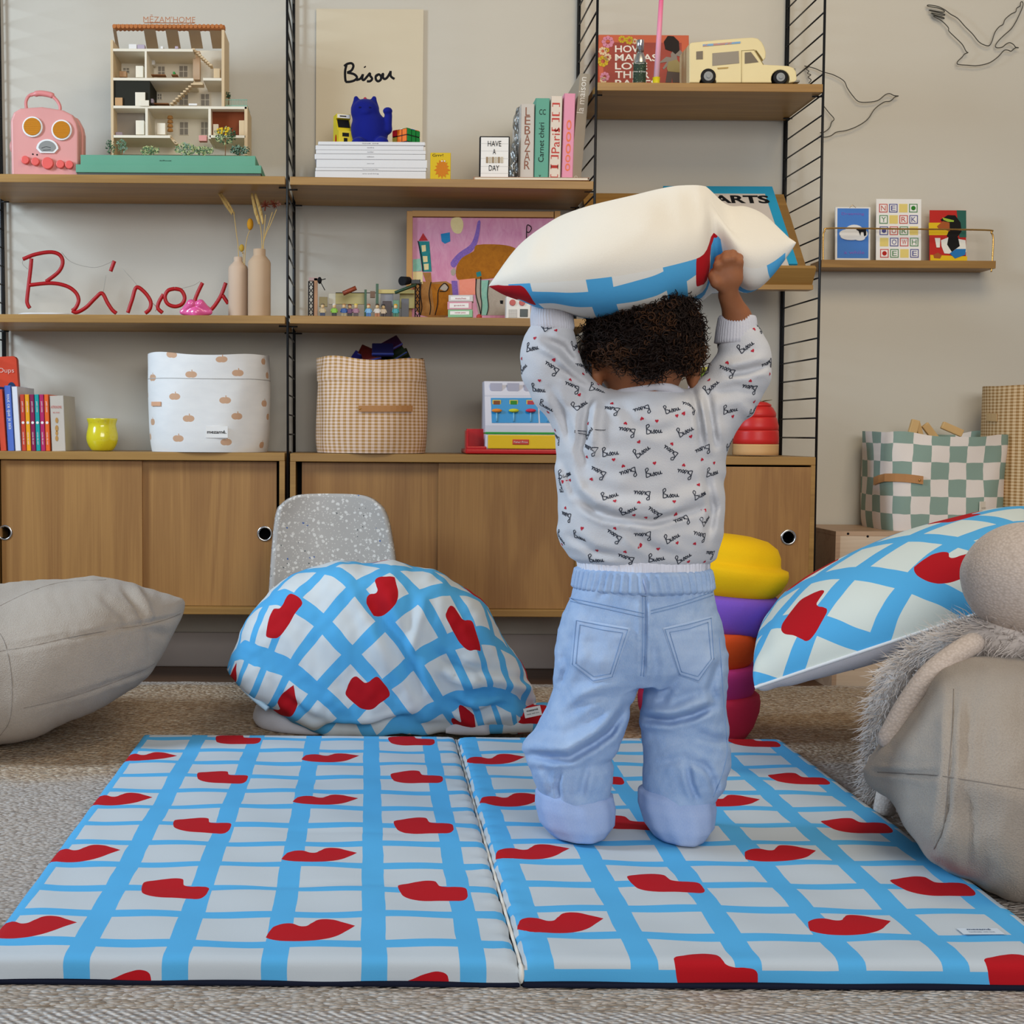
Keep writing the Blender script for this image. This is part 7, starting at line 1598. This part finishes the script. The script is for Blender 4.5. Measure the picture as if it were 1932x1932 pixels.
def ring(name,rows,mat,ribs=0,amp=.0,n=160,par=None,yo=0,tops=True,waves=None,closed_bottom=False,slant=0.0,wave2=0.0):
    """tube of fabric through elliptical rows (y_px,l,r,half_depth)"""
    mb=MB(); Rr=[(W(1215,y)[2],(W(l,y)[0]+W(r_,y)[0])/2,(W(r_,y)[0]-W(l,y)[0])/2,hd_) for y,l,r_,hd_ in rows]; m_=len(Rr)-1
    def f(u,v):
        t_=v*m_; i=min(int(t_),m_-1); t_-=i; q=[Rr[i][k]*(1-t_)+Rr[i+1][k]*t_ for k in range(4)]; a=2*pi*u
        w_=1+(amp*sin(ribs*a+ (waves or 0)*sin(3*a+v*2)) + wave2*sin(7*a+2*v))/max(q[2],.01)*sin(pi*min(1,max(0,v*.96+.02)))**.5
        return (q[1]+q[2]*w_*cos(a),YC+yo+q[3]*w_*sin(a),q[0]+slant*cos(a))
    mb.grid(f,n,m_*4,closeu=True); return mb.done(name,mat,par or child,recalc=False)
RIB=fabric('rib_knit','cfcfd6',500,.3,var=.02)
ring('cuff',[(575,1016,1066,.021),(577,1004,1079,.030),(600,1001,1081,.032),(618,1002,1083,.033),(628,1008,1080,.031),(636,1014,1074,.027)],RIB,46,.0007,par=swo)
def oring(name,a,b,r0,r1,mat,ribs,amp,par,n=140):
    a,b=Vector(a),Vector(b); d=(b-a).normalized(); n1=Vector((0,1,0)); n1=(n1-d*n1.dot(d)).normalized(); n2=d.cross(n1); prof=[(0,.80),(.05,1.0),(.5,1.02),(.92,1.0),(1.0,.95),(1.0,.78),(.9,.74)]
    mb=MB()
    def f(u,v):
        t_=v*(len(prof)-1); i=min(int(t_),len(prof)-2); t_-=i; s_=prof[i][0]*(1-t_)+prof[i+1][0]*t_; k=prof[i][1]*(1-t_)+prof[i+1][1]*t_; an=2*pi*u; r_=(r0+(r1-r0)*s_)*k+amp*sin(ribs*an)
        return a+d*((b-a).length*s_)+(n1*cos(an)+n2*sin(an))*r_
    mb.grid(f,n,18,closeu=True); return mb.done(name,mat,par)
oring('cuff',W(1389,650),W(1391,596),.0325,.0275,RIB,44,.0006,swo)
# collar
mb=MB(); cc=W(1222,742,0)
mb.tube([(cc[0]+.049*cos(a),YC+.002+.050*sin(a),W(1222,741)[2]+.009*(-sin(a))-.006*abs(cos(a))) for a in [2*pi*k/60 for k in range(60)]],.0075,12,closed=True,flat=1.0); mb.done('collar',RIB,swo)
# undershirt band, jeans
WHB=Mt('white_rib',.85); o=WHB.co(); WHB.color('e6e7f0'); WHB.bump(WHB.noise(WHB.scale(o,(260,260,12)),1,1),.9,.004); 
ring('undershirt',[(1030,1100,1330,.066),(1046,1090,1336,.074),(1060,1089,1337,.076),(1080,1092,1336,.076),(1090,1096,1330,.072)],WHB.m,60,.0010,wave2=.0012)
t=Mt('light_denim',.85); o=t.co(); n1=t.noise(o,16,4,.6); n2=t.noise(t.scale(o,(900,900,300)),1,2); n3=t.noise(o,60,3); f_=(n1*1.1+n3*.35-.32).mx(0).mn(1)
cden=t.mix(f_,'7499ca','b9cde5'); t.color(t.mix((n2*.5-.1).mx(0),cden,'cfdbeb')); t.bump(n2,.35,.001); DEN=t.m
t=Mt('denim_pale',.85); o=t.co(); n2=t.noise(t.scale(o,(900,900,300)),1,2); n1=t.noise(o,25,3); t.color(t.mix(n2*.6+n1*.3,'8ea6d2','b6c6e4')); t.bump(n2,.3,.001); DENP=t.m
t=Mt('denim_pocket',.85); o=t.co(); n2=t.noise(t.scale(o,(900,900,300)),1,2); n1=t.noise(o,30,3); t.color(t.mix(n2*.5+n1*.4,'93b0d8','c3d3e8')); t.bump(n2,.3,.001); DENK=t.m
DST=P('denim_stitch','84a2c8',.9,var=0)
HIP=rows_fn([(1082,1090,1336,.078),(1106,1083,1341,.081),(1130,1076,1347,.085),(1160,1062,1356,.089),(1190,1054,1362,.090),(1225,1050,1366,.088),(1255,1052,1366,.080),(1285,1062,1362,.060)])
LEGL=rows_fn([(1180,1085,1200,.070),(1230,1052,1212,.078),(1275,1050,1209,.074),(1300,1046,1202,.070),(1345,1030,1186,.066),(1385,1004,1176,.066),(1405,988,1168,.067),(1418,985,1160,.066),(1430,990,1150,.062),(1445,996,1158,.064),(1470,1006,1156,.062),(1495,1018,1150,.058),(1515,1028,1142,.052)])
LEGR=rows_fn([(1180,1225,1345,.070),(1230,1218,1364,.078),(1275,1220,1366,.074),(1300,1217,1366,.070),(1345,1209,1369,.068),(1362,1206,1372,.066),(1375,1212,1374,.063),(1410,1214,1376,.066),(1445,1215,1376,.066),(1475,1214,1368,.062),(1500,1216,1352,.056),(1520,1222,1340,.050)])
CRJ=creases([([(1150,1100),(1130,1130)],-.002,6),([(990,1422),(1040,1430),(1075,1430),(1122,1402),(1150,1382),(1183,1330)],-.0085,8),([(1000,1400),(1070,1408),(1120,1380),(1165,1340)],.006,12),([(1206,1354),(1264,1360),(1308,1350),(1345,1333)],-.0080,7),([(1215,1338),(1270,1342),(1335,1318)],.006,10),([(1245,1330),(1262,1300),(1290,1270)],-.003,8),([(1150,1310),(1110,1320),(1070,1350)],-.003,10),([(1185,1290),(1120,1300),(1080,1320)],.003,12),([(1296,1440),(1304,1480),(1318,1512)],-.005,6),([(1240,1440),(1290,1430),(1340,1450)],-.003,8),([(1056,1455),(1052,1485),(1056,1510)],-.005,5),([(1020,1440),(1040,1470),(1045,1500)],-.003,8),([(1110,1440),(1100,1480),(1095,1505)],-.004,7),([(1215,1112),(1216,1190),(1214,1284)],-.0045,5),([(1080,1150),(1100,1200),(1090,1270)],.002,14),([(1325,1440),(1345,1470),(1350,1500)],-.004,7),([(1360,1240),(1340,1300),(1352,1330)],-.003,8),([(1230,1210),(1240,1260),(1228,1300)],-.003,9),([(1060,1225),(1070,1260),(1056,1300)],-.003,8),([(1310,1380),(1345,1395),(1375,1400)],-.003,8)])
def jeans(p):
    d=smin(smin(HIP(p),LEGL(p),.012),LEGR(p),.012); sx,sy=px_of(p); fr=np.clip((YC+.03-p[...,1])/.05,0,1)
    return d-(CRJ(p,sx,sy)*fr*1.45+.0011*wn(sx,sy,70,11)+.0004*wn(sx,sy,22,12))
V,Fc=surfnet(jeans,(W(975,1300)[0],YC-.11,W(1215,1525)[2]),(W(1385,1300)[0],YC+.11,W(1215,1078)[2]),.003)
jo=mesh_np('jeans',V,Fc,DEN,child); jb=BVHTree.FromPolygons([Vector(v) for v in V],[tuple(int(i) for i in f) for f in Fc])
def jp(x,y,off=.0012):
    d=ray(x,y).normalized(); h=jb.ray_cast(CAM,d); return (h[0]-d*off) if h[0] is not None else Vector(W(x,y,-.08))
mb=ring('waistband',[(1070,1092,1336,.076),(1074,1086,1340,.0815),(1090,1083,1343,.085),(1106,1080,1345,.087),(1112,1085,1341,.082)],None or DEN,50,.0026,n=280,par=jo,waves=2.0)
Z4=lambda x,y:(960+x/3.45,1040+y/3.45)
for TL,TR,BL_,BM,BR_ in (((425,435),(795,500),(400,740),(545,860),(680,830)),((1000,500),(1330,420),(1105,810),(1240,860),(1345,700))):
    TL,TR,BL_,BM,BR_=[np.array(Z4(*q)) for q in (TL,TR,BL_,BM,BR_)]
    def pk(u,v,off=.0030):
        top=TL*(1-u)+TR*u; bt=(BL_*(1-u/.5)+BM*(u/.5)) if u<.5 else (BM*(1-(u-.5)/.5)+BR_*((u-.5)/.5)); q=top*(1-v)+bt*v; e=min(u,1-u,v,1-v); return jp(q[0],q[1],.0004 if e<=0 else off)
    mb=MB(); mb.grid(lambda u,v:pk(u,v),34,30); po=mb.done('pocket',DENK,jo)
    for ins in (.04,.11):
        L=[pk(ins+(1-2*ins)*0,ins+k/24*(1-2*ins),.0037) for k in range(25)]+[pk(ins+k/24*(1-2*ins),1-ins,.0037) for k in range(25)]+[pk(1-ins,1-ins-k/24*(1-2*ins),.0037) for k in range(25)]+[pk(1-ins-k/24*(1-2*ins),ins,.0037) for k in range(25)]
        mb=MB(); mb.tube(L,.0006,5,closed=True); mb.done('stitching',DST,po)
def seam_j(pts,w=.0007,off=.0006,nm='stitching'):
    L=[jp(q[0],q[1],off) for q in cat([(*Z4(*a),0) for a in pts],10)]; mb=MB(); mb.tube(L,w,5); mb.done(nm,DST,jo)
seam_j([(395,305),(600,345),(790,385),(880,405)]); seam_j([(400,325),(600,368),(780,408),(880,430)]); seam_j([(925,405),(1100,360),(1330,285)]); seam_j([(925,385),(1100,340),(1325,265)])
seam_j([(872,290),(872,500),(868,700),(860,810)]); seam_j([(890,290),(890,500),(886,700),(878,815)])
seam_j([(1370,560),(1385,760),(1400,1000),(1420,1250),(1415,1350),(1380,1480),(1330,1600)])
mb=MB(); A=[jp(*Z4(x,y),.004) for x,y in ((878,120),(878,200),(880,275))]; mb.tube(A,.0055,8,flat=.35); q=mb.done('belt_loop',DENP,jo); q.location.y-=.002
for nm,rows,sl in (('trouser_cuff',[(1488,1030,1140,.048),(1498,1013,1155,.056),(1520,1011,1158,.062),(1550,1018,1155,.064),(1568,1035,1142,.060),(1577,1052,1122,.045)],-.004),('trouser_cuff',[(1490,1222,1335,.050),(1498,1207,1346,.056),(1520,1206,1347,.062),(1552,1216,1342,.064),(1572,1232,1326,.060),(1582,1250,1308,.045)],-.006)):
    mb=MB(); Rr=[(max(.047,W(1215,y)[2]),(W(l,y)[0]+W(r_,y)[0])/2,(W(r_,y)[0]-W(l,y)[0])/2,hd_) for y,l,r_,hd_ in rows]; m_=len(Rr)-1
    def f(u,v):
        t_=v*m_; i=min(int(t_),m_-1); t_-=i; q=[Rr[i][k]*(1-t_)+Rr[i+1][k]*t_ for k in range(4)]; a=2*pi*u; w_=1+.018*sin(5*a+3*v)+.012*sin(11*a-4*v)
        return (q[1]+q[2]*w_*cos(a),YC+q[3]*w_*sin(a),max(.0448,q[0]+sl*cos(a)*(1-v)-.004*sin(a*1.0)*0))
    mb.grid(f,110,m_*5,closeu=True,flip=True); cf=mb.done(nm,DENP,jo,recalc=False,solid=.003)
# ================= pillow held overhead
c=thing('pillow',tuple(at(1200,500,2.0)),'cream and blue check pillow held above the toddler head','pillow')
NL,NR,FR_,FL_=at(922,540,1.94),at(1502,458,1.94),at(1440,422,2.25),at(1010,472,2.25)
CHP=check('check_pillow_held',cream='e9e7de',bw=.68,bh=.68)
def sagh(u,v): 
    w_=.7*math.exp(-((u-.755)/.05)**2)*math.exp(-(v/.30)**2)
    return Vector((0,.045*w_-.098*(1-v)*(sin(pi*min(1,u/.74))**.7 if u<.74 else 0),-.022*sin(pi*min(1,u/.75))*(1-v)+.050*w_))+Vector((0,0,-.030*sin(pi*max(0,(u-.75)/.25))*(1-v) if u>.75 else 0))
def dh(u,v,s):
    d=-.016*math.exp(-((u-.78-.10*v)/.045)**2)*math.exp(-(v/.8)**2)*min(1,v*8)*min(1,(1-u)*9)
    d+=min(1,v*12)*(.0035*sin(u*47+3*sin(u*9))*math.exp(-v*7)+.003*float(wn(u*100,v*60,38,21)))
    return d
hp,bs=pillow4(NL,NR,FR_,FL_,.092,.092,[CRM,CHP],'cover',c,uvb=lambda a,b:rot2(a,b,.10,.110,.35,.80),n=84,e=.05,pw=.42,sag=sagh,disp=dh)
